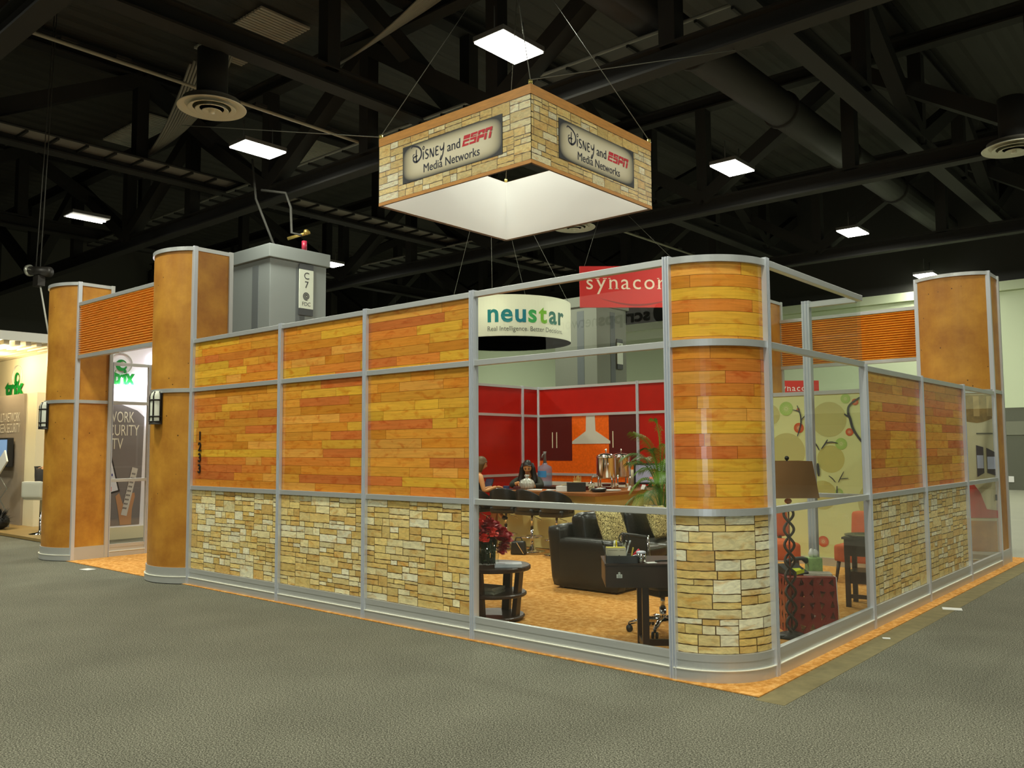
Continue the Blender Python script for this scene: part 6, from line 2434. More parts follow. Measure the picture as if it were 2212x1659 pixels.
# ------------------------------------------------------------------ palm
def palm():
    P0 = Vector((-3.80, 5.30, 0.009))
    t = thing('palm_plant', 'potted palm with drooping green fronds between the sofa and the bar', 'palm', P0)
    mb = MB()
    mb.lathe([(0.0, 0), (0.14, 0), (0.18, 0.34), (0.165, 0.34), (0.15, 0.30), (0, 0.30)], n=24)
    mb.build('pot', BLACKP, t)
    mb = MB()
    mb.lathe([(0.0, 0.301), (0.152, 0.301), (0.152, 0.31), (0, 0.312)], n=20)
    mb.build('soil', mat('soil', (0.03, 0.02, 0.012), rough=0.9), t)
    r = random.Random(19)
    gm = [mat('palm_green', s2l(104, 146, 44), rough=0.4), mat('palm_dark_green', s2l(66, 104, 38), rough=0.4)]
    right = Vector((0.756, 0.654, 0))
    fwd = Vector((-0.654, 0.756, 0))
    def frond(i, top, tip, sag, m, n=30, ll=0.30, width=0.0065):
        f = thing_part('frond', t)
        a = Vector((0.02 * math.cos(i), 0.02 * math.sin(i), 0.3))
        pts = []
        for k in range(n + 1):
            s_ = k / n
            q = a * (1 - s_) ** 3 + (a + Vector((0, 0, top.z * 0.7)) + top * 0.15) * 3 * s_ * (1 - s_) ** 2 + top * 3 * s_ * s_ * (1 - s_) + tip * s_ ** 3
            pts.append(q)
        mb = MB()
        mb.tube(pts, [0.011 * (1 - 0.8 * k / n) for k in range(n + 1)], 5)
        start = int(n * 0.34)
        for k in range(start, n + 1):
            d = (pts[min(k + 1, n)] - pts[k - 1]).normalized()
            side = d.cross(Vector((0, 0, 1)))
            if side.length < 0.1:
                side = d.cross(right)
            side.normalize()
            up = side.cross(d)
            s_ = (k - start) / (n - start)
            l = ll * (0.45 + 0.9 * math.sin(PI * min(1, 0.12 + s_ * 0.85))) * 0.8
            for sg in (-1, 1):
                for half in (0.0, 0.5):
                    p = pts[k] + (pts[min(k + 1, n)] - pts[k]) * half
                    dr = (side * sg * 0.95 + d * 0.75 + up * 0.12).normalized()
                    w_ = d * width
                    m1 = p + dr * l * 0.5 + Vector((0, 0, -0.03 * l))
                    e = p + dr * l + Vector((0, 0, -0.38 * l - r.uniform(0, 0.05)))
                    mb.add([p - w_ * 0.5, p + w_ * 0.5, m1 + w_ * 0.6, e, m1 - w_ * 0.6], [(0, 1, 2, 4), (4, 2, 3)])
        mb.build('frond', m, t)
    # (right, forward, up) targets of arch and tip for every frond
    specs = [((-0.22, -0.1, 1.75), (-0.42, -0.2, 1.86)), ((-0.28, 0.1, 1.45), (-0.46, 0.0, 1.42)), ((-0.25, -0.2, 1.12), (-0.48, -0.3, 0.72)), ((-0.12, -0.3, 1.2), (-0.30, -0.5, 0.78)), ((0.05, -0.2, 1.75), (0.12, -0.4, 1.6)), ((0.35, -0.1, 1.5), (0.7, -0.2, 1.2)), ((0.3, 0.3, 1.7), (0.6, 0.5, 1.5)), ((-0.15, 0.35, 1.6), (-0.35, 0.7, 1.35)), ((0.0, 0.1, 1.95), (-0.08, 0.05, 2.05)), ((0.1, -0.35, 1.1), (0.1, -0.6, 0.68)), ((0.4, 0.0, 1.2), (0.75, -0.1, 0.8)), ((-0.10, -0.05, 1.60), (-0.22, -0.15, 1.62)), ((-0.2, 0.05, 1.25), (-0.40, 0.1, 1.05)), ((-0.3, 0.15, 1.6), (-0.52, 0.2, 1.50)), ((-0.12, 0.1, 1.35), (-0.28, 0.2, 1.30)), ((-0.30, 0.2, 1.0), (-0.5, 0.3, 0.75)), ((0.05, 0.1, 1.3), (0.15, 0.15, 1.5)), ((0.12, 0.0, 1.45), (0.25, 0.0, 1.55)), ((0.0, -0.25, 1.4), (-0.12, -0.45, 1.15))]
    def tv(q):
        return right * q[0] + fwd * q[1] + Vector((0, 0, q[2]))
    for i, (a, b) in enumerate(specs):
        frond(i, tv(a), tv(b), 0, gm[i % 2], ll=0.24)
def thing_part(n, t):
    return None
palm()

# ================================================================== RIGHT LOUNGE
def floor_lamp():
    t = thing('floor_lamp', 'floor lamp with twisted iron stem and square brown shade', 'lamp', (-0.415, 1.80, 0.009), 0.0)
    mb = MB()
    mb.lathe([(0.0, 0.0), (0.14, 0.0), (0.145, 0.012), (0.10, 0.03), (0.03, 0.05), (0, 0.055)], n=28)
    mb.build('base', BLACKM, t)
    iron = mat('dark_iron', (0.045, 0.030, 0.020), rough=0.4, metal=0.5)
    right = Vector((0.756, 0.654, 0))
    for k, ph in enumerate((0.0, PI)):
        mb = MB()
        pts = []
        for i in range(121):
            z = 0.04 + 1.10 * i / 120
            w_ = 0.042 * math.sin(2 * PI * (z - 0.04) / 0.27 + ph)
            q = right * w_ + Vector((-0.654, 0.756, 0)) * 0.02 * math.cos(2 * PI * (z - 0.04) / 0.27 + ph)
            pts.append((q.x, q.y, z))
        mb.tube(pts, 0.012, 8)
        mb.build('twisted_rod', iron, t)
    mb = MB()
    mb.tube([(0, 0, 0.03), (0, 0, 1.16)], 0.008, 8)
    mb.build('core_rod', mat('copper_rod', (0.25, 0.06, 0.03), rough=0.3, metal=0.8), t)
    mb = MB()
    mb.ball((0, 0, 1.17), 0.032, 14, 9, (1, 1, 0.8))
    mb.build('amber_ball', mat('amber_glass', s2l(200, 100, 14), rough=0.12, spec=0.8), t)
    mb = MB()
    mb.tube([(0, 0, 1.19), (0, 0, 1.53)], 0.008, 8)
    mb.ball((0, 0, 1.545), 0.02, 10, 7)
    mb.build('finial', BLACKM, t)
    # tapered square shade turned square to the viewer
    mb = MB()
    mb.M = Matrix.Rotation(math.radians(40.9), 4, 'Z')
    z0, z1, a, b = 1.205, 1.52, 0.205, 0.165
    vs = []
    for q, z in ((a, z0), (b, z1), (b - 0.004, z1), (a - 0.004, z0)):
        vs += [(-q, -q, z), (q, -q, z), (q, q, z), (-q, q, z)]
    fs = []
    for r_ in range(3):
        for k in range(4):
            l = (k + 1) % 4
            fs.append((r_ * 4 + k, r_ * 4 + l, r_ * 4 + 4 + l, r_ * 4 + 4 + k))
    for k in range(4):
        l = (k + 1) % 4
        fs.append((12 + k, 12 + l, l, k))
    mb.add(vs, fs)
    mb.build('shade', mat('brown_shade', s2l(134, 92, 48), rough=0.7), t)
floor_lamp()
def cube_stool():
    t = thing('cube_stool', 'red square stool with triangular cut outs beside the floor lamp', 'stool', (-0.47, 2.21, 0.009), math.radians(40.9))
    red = mat('red_lacquer', s2l(138, 30, 22), rough=0.35)
    S2, H_ = 0.225, 0.49
    r = random.Random(8)
    # side walls pierced by triangles: grid of cells, each cell a ring of quads around a triangular hole
    for k in range(4):
        mb = MB()
        mb.M = Matrix.Rotation(k * PI / 2, 4, 'Z')
        nx, nz = 5, 5
        for i in range(nx):
            for j in range(nz):
                x0, x1 = -S2 + 2 * S2 * i / nx, -S2 + 2 * S2 * (i + 1) / nx
                z0, z1 = H_ * j / nz, H_ * (j + 1) / nz
                cx, cz = (x0 + x1) / 2, (z0 + z1) / 2
                a = r.uniform(0, 6.28)
                q = 0.033
                tri = [(cx + q * r.uniform(0.7, 1.1) * math.cos(a + 2.09 * m), cz + q * 1.35 * math.sin(a + 2.09 * m)) for m in range(3)]
                outer = [(x0, z0), (x1, z0), (x1, z1), (x0, z1)]
                for y in (-S2, -S2 + 0.012):
                    vs = [(p[0], y, p[1]) for p in outer] + [(p[0], y, p[1]) for p in tri]
                    # walk round the cell, bridging its square outline to the triangular hole
                    ang = lambda p: math.atan2(p[1] - cz, p[0] - cx) % (2 * PI)
                    oo = sorted(range(4), key=lambda c: ang(outer[c]))
                    tt = sorted(range(3), key=lambda m: ang(tri[m]))
                    ci = ti = 0
                    fs = []
                    while ci < 4 or ti < 3:
                        ao = ang(outer[oo[ci % 4]]) + (2 * PI if ci >= 4 else 0)
                        an = ang(outer[oo[(ci + 1) % 4]]) + (2 * PI if ci + 1 >= 4 else 0)
                        tn = ang(tri[tt[(ti + 1) % 3]]) + (2 * PI if ti + 1 >= 3 else 0)
                        if ci < 4 and (ti >= 3 or an <= tn):
                            fs.append((oo[ci % 4], oo[(ci + 1) % 4], 4 + tt[ti % 3]))
                            ci += 1
                        else:
                            fs.append((oo[ci % 4], 4 + tt[(ti + 1) % 3], 4 + tt[ti % 3]))
                            ti += 1
                    mb.add(vs, fs)
        mb.build('pierced_side', red, t)
    mb = MB()
    mb.box(-S2, S2, -S2, S2, H_ - 0.012, H_)
    mb.build('top', red, t, bevel=0.004)
    z = H_ + 0.009
    M = Matrix.Translation((-0.47, 2.21, z)) @ Matrix.Rotation(math.radians(40.9), 4, 'Z')
    at = lambda x, y: tuple((M @ Vector((x, y, 0)))[:3])
    rz = math.radians(40.9)
    p = thing('desk_phone', 'black desk telephone with a yellow sticker on the red stool', 'telephone', at(-0.09, 0.0), rz + 0.25)
    mb = MB()
    mb.add([(-0.10, -0.10, 0), (0.10, -0.10, 0), (0.10, 0.10, 0), (-0.10, 0.10, 0), (-0.10, -0.10, 0.025), (0.10, -0.10, 0.025), (0.10, 0.10, 0.085), (-0.10, 0.10, 0.085)], [(0, 3, 2, 1), (4, 5, 6, 7), (0, 1, 5, 4), (1, 2, 6, 5), (2, 3, 7, 6), (3, 0, 4, 7)])
    mb.build('phone_body', BLACKP, p, bevel=0.008)
    mb = MB()
    mb.tube([(-0.02, 0.05, 0.10), (0.03, 0.055, 0.125), (0.14, 0.07, 0.125), (0.19, 0.07, 0.10)], [0.03, 0.018, 0.018, 0.03], 10)
    mb.build('handset', BLACKP, p)
    mb = MB()
    mb.add([(-0.03, -0.095, 0.034), (0.05, -0.095, 0.034), (0.05, -0.03, 0.054), (-0.03, -0.03, 0.054)], [(0, 1, 2, 3)])
    mb.add([(-0.03, -0.103, 0.005), (0.05, -0.103, 0.022), (0.05, -0.103, 0.055), (-0.03, -0.103, 0.038)], [(0, 1, 2, 3)])
    mb.build('yellow_sticker', mat('neon_yellow', s2l(214, 226, 30), rough=0.5), p)
    mb = MB()
    mb.box(-0.12, 0.12, -0.09, 0.09, 0, 0.006)
    mb.box(-0.07, 0.13, -0.06, 0.10, 0.006, 0.016)
    o = mb.build('paper_stack', mat('mixed_paper', s2l(186, 176, 160), rough=0.6, var=0.25, vscale=12))
    o.location = at(0.10, -0.06)
    o.rotation_euler = (0, 0, rz - 0.2)
    tag(o, 'untidy stack of papers at the front right of the red stool', 'papers')
    b = thing('tissue_box', 'green leaf print tissue box with white tissues on the red stool', 'tissue box', at(0.145, 0.13), rz)
    mb = MB()
    mb.box(-0.062, 0.062, -0.062, 0.062, 0, 0.13)
    mb.build('box', mat('leafy_green_card', s2l(152, 184, 112), rough=0.5, var=0.35, vscale=14), b, bevel=0.003)
    mb = MB()
    for (x, y, h, s_) in ((-0.018, 0, 0.085, 0.03), (0.02, 0.012, 0.075, 0.034)):
        mb.lathe([(s_ * 0.55, 0.0), (s_, h * 0.45), (s_ * 0.55, h * 0.85), (0.004, h)], (x, y, 0.128), 9, wob=lambda a, z: 1 + 0.25 * math.sin(3 * a + z * 30))
    mb.build('tissues', WHITE, b)
    mb = MB()
    mb.M = (Matrix.Translation(at(-0.09, 0.0)) @ Matrix.Rotation(rz + 0.25, 4, 'Z')).inverted()
    mb.tube([tuple(Vector(at(0.20, -0.20)) + Vector((0, 0, 0.012))), tuple(Vector(at(0.215, -0.232)) + Vector((0, 0, 0.0))), tuple(Vector(at(0.22, -0.235)) + Vector((0.0, 0, -0.2))), tuple(Vector(at(0.235, -0.24)) + Vector((0, 0, -0.46)))], 0.003, 5)
    mb.build('cord', WHITE, p)
cube_stool()
def power_strip():
    t = thing('power_strip', 'dark cable coil on the carpet by the lamp base', 'cable', (-0.50, 1.72, 0.009))
    mb = MB()
    mb.tube([(0.10 * math.cos(k * 0.5) * (1 - k * 0.01), 0.06 * math.sin(k * 0.5), 0.008 + 0.0006 * k) for k in range(34)], 0.006, 6)
    mb.build('coil', BLACKP, t)
power_strip()
def slipper_chairs():
    orange = mat('orange_fabric', s2l(200, 90, 36), rough=0.8, var=0.06, vscale=30, bump=0.2, bscale=250)
    # facing direction local -y
    def make(label, loc, rz):
        t = thing('slipper_chair', label, 'chair', loc, rz)
        soft_box(t, 'seat', -0.31, 0.31, -0.33, 0.30, 0.24, 0.46, orange, 0.045, 0.02)
        o = soft_box(t, 'backrest', -0.31, 0.31, 0.22, 0.36, 0.48, 0.83, orange, 0.05)
        tilt(o, -0.14, 'X', (0, 0.28, 0.48))
        for x in (-0.2, 0.2):
            mb = MB()
            mb.bar((x, 0.27, 0.36), (x, 0.30, 0.56), 0.10, 0.03)
            mb.build('back_bracket', DKWOOD, t)
        for x, y, dx, dy in ((-0.26, -0.27, -0.03, -0.03), (0.26, -0.27, 0.03, -0.03), (-0.26, 0.25, -0.03, 0.04), (0.26, 0.25, 0.03, 0.04)):
            mb = MB()
            mb.tube([(x, y, 0.25), (x + dx, y + dy, 0.0)], [0.026, 0.015], 8)
            mb.build('leg', DKWOOD, t)
        return t
    make('orange slipper chair behind the floor lamp', (-2.02, 4.95, 0.009), math.radians(38))
    make('orange slipper chair partly hidden behind the dark side table at right', (-0.93, 5.35, 0.009), math.radians(-2))
slipper_chairs()
def dark_table():
    t = thing('dark_console', 'dark wooden console table at the right behind the lamp window', 'table', (-0.555, 3.49, 0.009), math.radians(8))
    mb = MB()
    mb.box(-0.02, 0.50, -0.02, 0.42, 0.69, 0.712)
    mb.build('top', DKWOOD, t, bevel=0.004)
    mb = MB()
    mb.box(0.0, 0.48, 0.0, 0.40, 0.52, 0.69)
    mb.build('apron', DKWOOD, t)
    mb = MB()
    mb.box(0.02, 0.46, 0.02, 0.38, 0.24, 0.36)
    mb.build('shelf_box', DKWOOD, t)
    for x in (0.025, 0.455):
        for y in (0.025, 0.375):
            mb = MB()
            mb.box(x - 0.024, x + 0.024, y - 0.024, y + 0.024, 0, 0.53)
            mb.build('leg', DKWOOD, t, bevel=0.003)
    mb = MB()
    mb.box(0.05, 0.43, 0.015, 0.035, 0.09, 0.13)
    mb.build('foot_rail', DKWOOD, t)
    t = thing('serving_tray', 'oval black tray lying on the dark console table', 'tray', (-0.37, 3.62, 0.721), 0.2)
    mb = MB()
    mb.lathe([(0.0, 0.0), (0.16, 0.0), (0.215, 0.022), (0.21, 0.028), (0.155, 0.008), (0, 0.008)], n=30)
    mb.build('dish', mat('black_glaze', (0.02, 0.022, 0.02), rough=0.15), t)
    t = thing('slim_screen', 'tall slim dark screen seen edge on behind the glass post', 'screen', (-0.30, 3.78, 0.721), 0.12)
    mb = MB()
    mb.box(-0.10, 0.10, -0.06, 0.06, 0, 0.015)
    mb.build('foot', BLACKP, t)
    mb = MB()
    mb.box(-0.014, 0.014, -0.05, 0.4, 0.015, 0.82)
    mb.build('panel', BLACKP, t, bevel=0.004)
dark_table()

# ================================================================== PEOPLE
def skin_mesh(joints, links, levels=2):
    """joints: name -> (pos, radius); links: pairs; returns evaluated (verts, faces)"""
    names = list(joints)
    me = bpy.data.meshes.new('sk')
    me.from_pydata([joints[n][0] for n in names], [(names.index(a), names.index(b)) for a, b in links], [])
    o = bpy.data.objects.new('sk', me)
    C.objects.link(o)
    sm = o.modifiers.new('skin', 'SKIN')
    sm.use_smooth_shade = True
    sm.branch_smoothing = 0.3
    if not me.skin_vertices:
        me.attributes.new('skin', 'FLOAT', 'POINT')
    lay = me.skin_vertices[0].data
    for i, n in enumerate(names):
        r = joints[n][1]
        lay[i].radius = (r, r) if not isinstance(r, tuple) else r
        lay[i].use_root = (i == 0)
    ss = o.modifiers.new('sub', 'SUBSURF')
    ss.levels = ss.render_levels = levels
    bpy.context.view_layer.update()
    dg = bpy.context.evaluated_depsgraph_get()
    m2 = bpy.data.meshes.new_from_object(o.evaluated_get(dg))
    vs = [tuple(v.co) for v in m2.vertices]
    fs = [tuple(p.vertices) for p in m2.polygons]
    bpy.data.objects.remove(o)
    bpy.data.meshes.remove(me)
    bpy.data.meshes.remove(m2)
    return vs, fs
SKIN = mat('warm_skin', s2l(206, 146, 92), rough=0.5)
def head_mb(mb, c, R, s=1.0):
    """egg shaped head with nose, brow, lips, ears; face towards local -y of rotation R"""
    M0 = mb.M.copy()
    mb.M = M0 @ Matrix.Translation(c) @ R.to_4x4()
    nu, nv = 28, 20
    vs, fs = [], []
    for i in range(nv + 1):
        th = PI * i / nv
        for k in range(nu):
            ph = 2 * PI * k / nu
            x, y, z = math.sin(th) * math.cos(ph), math.sin(th) * math.sin(ph), -math.cos(th)
            px, py, pz = x * 0.074, y * 0.094, z * 0.112
            if z < 0:
                px *= 1 - 0.28 * z * z
                py *= 1 - 0.12 * z * z
            if y < 0:
                f = max(0, -y)
                # nose ridge
                py -= 0.026 * math.exp(-((x / 0.16) ** 2)) * math.exp(-(((z + 0.16) / 0.16) ** 2)) * f
                py -= 0.010 * math.exp(-((x / 0.12) ** 2)) * math.exp(-(((z - 0.05) / 0.2) ** 2)) * f
                # eye sockets
                py += 0.010 * (math.exp(-(((x - 0.36) / 0.17) ** 2)) + math.exp(-(((x + 0.36) / 0.17) ** 2))) * math.exp(-(((z - 0.05) / 0.12) ** 2))
                # lips and chin
                py -= 0.008 * math.exp(-((x / 0.28) ** 2)) * math.exp(-(((z + 0.52) / 0.08) ** 2))
                py -= 0.010 * math.exp(-((x / 0.3) ** 2)) * math.exp(-(((z + 0.86) / 0.14) ** 2))
            vs.append((px * s, py * s, pz * s))
    for i in range(nv):
        for k in range(nu):
            l = (k + 1) % nu
            fs.append((i * nu + k, i * nu + l, (i + 1) * nu + l, (i + 1) * nu + k))
    mb.add(vs, fs, smooth=True)
    for sg in (-1, 1):
        mb.ball((sg * 0.075 * s, 0.005 * s, -0.008 * s), 0.03 * s, 10, 7, (0.35, 0.6, 1.05))
    mb.M = M0
def face_parts(t, c, R, s=1.0):
    M = Matrix.Translation(c) @ R.to_4x4()
    dark = mat('dark_eye', (0.012, 0.009, 0.008), rough=0.3)
    for nm, pts, r, m_ in (('eye', [(-0.028, -0.082, 0.006)], 0.010, dark), ('eye', [(0.028, -0.082, 0.006)], 0.010, dark)):
        mb = MB()
        mb.M = M
        mb.ball(tuple(Vector(pts[0]) * s), r * s, 10, 7, (1.3, 0.8, 0.6))
        mb.build(nm, m_, t)
    for sg in (-1, 1):
        mb = MB()
        mb.M = M
        mb.tube([(sg * 0.014 * s, -0.093 * s, 0.026 * s), (sg * 0.03 * s, -0.09 * s, 0.031 * s), (sg * 0.046 * s, -0.078 * s, 0.026 * s)], 0.004 * s, 6)
        mb.build('eyebrow', dark, t)
    mb = MB()
    mb.M = M
    mb.tube([(-0.024 * s, -0.086 * s, -0.058 * s), (0, -0.094 * s, -0.056 * s), (0.024 * s, -0.086 * s, -0.058 * s)], [0.003 * s, 0.007 * s, 0.003 * s], 8)
    mb.build('mouth', mat('lip_rose', s2l(150, 74, 60), rough=0.4), t)
def hand(mb, wrist, dirv, up, s=1.0, curl=0.5, thumb=1):
    """five separate bent fingers on a palm, added to mb"""
    d = Vector(dirv).normalized()
    n = Vector(up)
    n = (n - d * n.dot(d)).normalized()
    sd = d.cross(n)
    w_ = Vector(wrist)
    j = {'w': (w_, 0.024 * s), 'p1': (w_ + d * 0.035 * s, (0.030 * s)), 'p2': (w_ + d * 0.075 * s, (0.034 * s))}
    vs, fs = skin_mesh({k: (tuple(v[0]), (v[1], v[1] * 0.62)) for k, v in j.items()}, [('w', 'p1'), ('p1', 'p2')], 1)
    mb.add(vs, fs, smooth=True)
    for k, (off, ln) in enumerate(((-0.030, 0.060), (-0.011, 0.072), (0.009, 0.068), (0.028, 0.052))):
        p = w_ + d * 0.078 * s + sd * off * s
        pts = [p]
        a = 0.15
        for q in range(3):
            a += curl * (0.7 + 0.1 * k)
            p = p + (d * math.cos(a) - n * math.sin(a)) * ln * s * (0.45, 0.32, 0.25)[q]
            pts.append(p)
        mb.tube(pts, [0.0095 * s, 0.009 * s, 0.008 * s, 0.006 * s], 8)
    p = w_ + d * 0.03 * s + sd * thumb * 0.028 * s
    mb.tube([p, p + (d * 0.6 + sd * thumb * 0.7) * 0.032 * s, p + (d * 0.95 + sd * thumb * 0.5 - n * 0.3) * 0.062 * s], [0.012 * s, 0.011 * s, 0.008 * s], 8)
def woman_behind_bar():
    # local frame: facing -y, origin on the floor under her
    t = thing('person', 'person with long dark hair and dark cardigan writing behind the bar', 'person', (-7.02, 6.16, 0.009), math.radians(36))
    J = {'pelvis': ((0, 0.12, 0.62), 0.15), 'waist': ((0, 0.10, 0.78), 0.125), 'chest': ((0, 0.02, 1.0), 0.135), 'neckb': ((0, -0.06, 1.16), 0.07), 'neck': ((0, -0.10, 1.22), 0.05), 'skull': ((0, -0.13, 1.28), 0.05),
         'shL': ((0.17, -0.03, 1.10), 0.06), 'elL': ((0.24, -0.20, 0.99 - 0.02), 0.042), 'wrL': ((0.08, -0.36, 1.0), 0.026),
         'shR': ((-0.17, -0.03, 1.10), 0.06), 'elR': ((-0.27, -0.20, 0.995), 0.042), 'wrR': ((-0.13, -0.33, 1.06), 0.027),
         'hipL': ((0.1, 0.08, 0.58), 0.09), 'knL': ((0.11, -0.28, 0.60), 0.065), 'anL': ((0.10, -0.2, 0.12), 0.04), 'toL': ((0.10, -0.34, 0.04), 0.035),
         'hipR': ((-0.1, 0.08, 0.58), 0.09), 'knR': ((-0.11, -0.28, 0.60), 0.065), 'anR': ((-0.10, -0.2, 0.12), 0.04), 'toR': ((-0.10, -0.34, 0.04), 0.035)}
    Lk = [('pelvis', 'waist'), ('waist', 'chest'), ('chest', 'neckb'), ('neckb', 'neck'), ('neck', 'skull'), ('chest', 'shL'), ('shL', 'elL'), ('elL', 'wrL'), ('chest', 'shR'), ('shR', 'elR'), ('elR', 'wrR'), ('pelvis', 'hipL'), ('hipL', 'knL'), ('knL', 'anL'), ('anL', 'toL'), ('pelvis', 'hipR'), ('hipR', 'knR'), ('knR', 'anR'), ('anR', 'toR')]
    mb = MB()
    vs, fs = skin_mesh(J, Lk)
    mb.add(vs, fs, smooth=True)
    R = Matrix.Rotation(math.radians(30), 3, 'X')
    hc = Vector((0, -0.15, 1.315))
    head_mb(mb, hc, R)
    hand(mb, J['wrL'][0], (-0.7, -0.6, -0.15), (0, 0, 1), 1.0, 0.45, -1)
    hand(mb, J['wrR'][0], (0.45, -0.35, -0.5), (0, -0.3, 1), 1.05, 0.6, 1)
    mb.build('body', SKIN, t)
    face_parts(t, hc, R)
    # cardigan over trunk and sleeves
    G = {'a': ((0, 0.12, 0.60), 0.175), 'b': ((0, 0.10, 0.80), 0.155), 'c': ((0, 0.035, 1.0), 0.16), 'd': ((0, -0.03, 1.12), 0.10), 'sl': ((0.18, -0.02, 1.10), 0.078), 'el': ((0.25, -0.20, 0.985), 0.058), 'wl': ((0.13, -0.325, 1.0), 0.043), 'sr': ((-0.18, -0.02, 1.10), 0.078), 'er': ((-0.28, -0.20, 1.0), 0.058), 'wr': ((-0.20, -0.285, 1.035), 0.045)}
    mb = MB()
    vs, fs = skin_mesh(G, [('a', 'b'), ('b', 'c'), ('c', 'd'), ('c', 'sl'), ('sl', 'el'), ('el', 'wl'), ('c', 'sr'), ('sr', 'er'), ('er', 'wr')])
    mb.add(vs, fs, smooth=True)
    mb.build('cardigan', mat('dark_olive_knit', s2l(44, 46, 36), rough=0.85), t)
    mb = MB()
    vs, fs = skin_mesh({'a': ((0, 0.10, 0.60), 0.16), 'l': ((0.1, -0.10, 0.62), 0.10), 'l2': ((0.11, -0.28, 0.60), 0.08), 'l3': ((0.10, -0.21, 0.2), 0.055), 'r': ((-0.1, -0.10, 0.62), 0.10), 'r2': ((-0.11, -0.28, 0.60), 0.08), 'r3': ((-0.10, -0.21, 0.2), 0.055)}, [('a', 'l'), ('l', 'l2'), ('l2', 'l3'), ('a', 'r'), ('r', 'r2'), ('r2', 'r3')])
    mb.add(vs, fs, smooth=True)
    mb.build('trousers', mat('black_trousers', (0.015, 0.015, 0.017), rough=0.8), t)
    # long dark hair: cap, parting and two falls
    hm = mat('black_hair', (0.012, 0.010, 0.008), rough=0.4)
    mb = MB()
    mb.M = Matrix.Translation(hc) @ R.to_4x4()
    nu, nv = 26, 14
    vs, fs = [], []
    for i in range(nv + 1):
        th = PI * 0.62 * i / nv
        for k in range(nu):
            ph = 2 * PI * k / nu
            x, y, z = math.sin(th) * math.cos(ph), math.sin(th) * math.sin(ph), math.cos(th)
            hl = 0.18 * max(0, -y) ** 1.5 if True else 0
            q = 1.0
            zz = z
            if y < -0.25:
                zz = max(z, 0.42 + 0.35 * (1 - min(1, abs(x) / 0.8)) )
            vs.append((x * 0.088 * q, y * 0.106 * q + 0.008, zz * 0.128 + 0.004))
    for i in range(nv):
        for k in range(nu):
            l = (k + 1) % nu
            fs.append((i * nu + k, i * nu + l, (i + 1) * nu + l, (i + 1) * nu + k))
    mb.add(vs, fs, smooth=True)
    mb.M = Matrix.Identity(4)
    for sg in (-1, 1):
        mb.tube([(sg * 0.07, -0.13, 1.38), (sg * 0.092, -0.12, 1.30), (sg * 0.105, -0.10, 1.20), (sg * 0.13, -0.12, 1.08), (sg * 0.12, -0.16, 0.98)], [0.03, 0.045, 0.05, 0.05, 0.02], 12)
    mb.tube([(0, -0.03, 1.37), (0, 0.03, 1.25), (0, 0.10, 1.10), (0, 0.14, 0.96)], [0.06, 0.10, 0.11, 0.05], 14)
    mb.build('hair', hm, t)
    mb = MB()
    mb.tube([(0.14, -0.36, 0.965), (0.02, -0.44, 1.03)], 0.005, 6)
    t2 = thing('pedestal_stool', 'plain dark seat under the person writing behind the bar', 'stool', (-7.02, 6.16, 0.009), math.radians(36))
    mb = MB()
    mb.lathe([(0.0, 0.0), (0.18, 0.0), (0.18, 0.02), (0.03, 0.04), (0.03, 0.42), (0.17, 0.43), (0.18, 0.46), (0.0, 0.47)], (0, 0.12, 0), n=20)
    mb.build('pedestal_seat', BLACKP, t2)
woman_behind_bar()
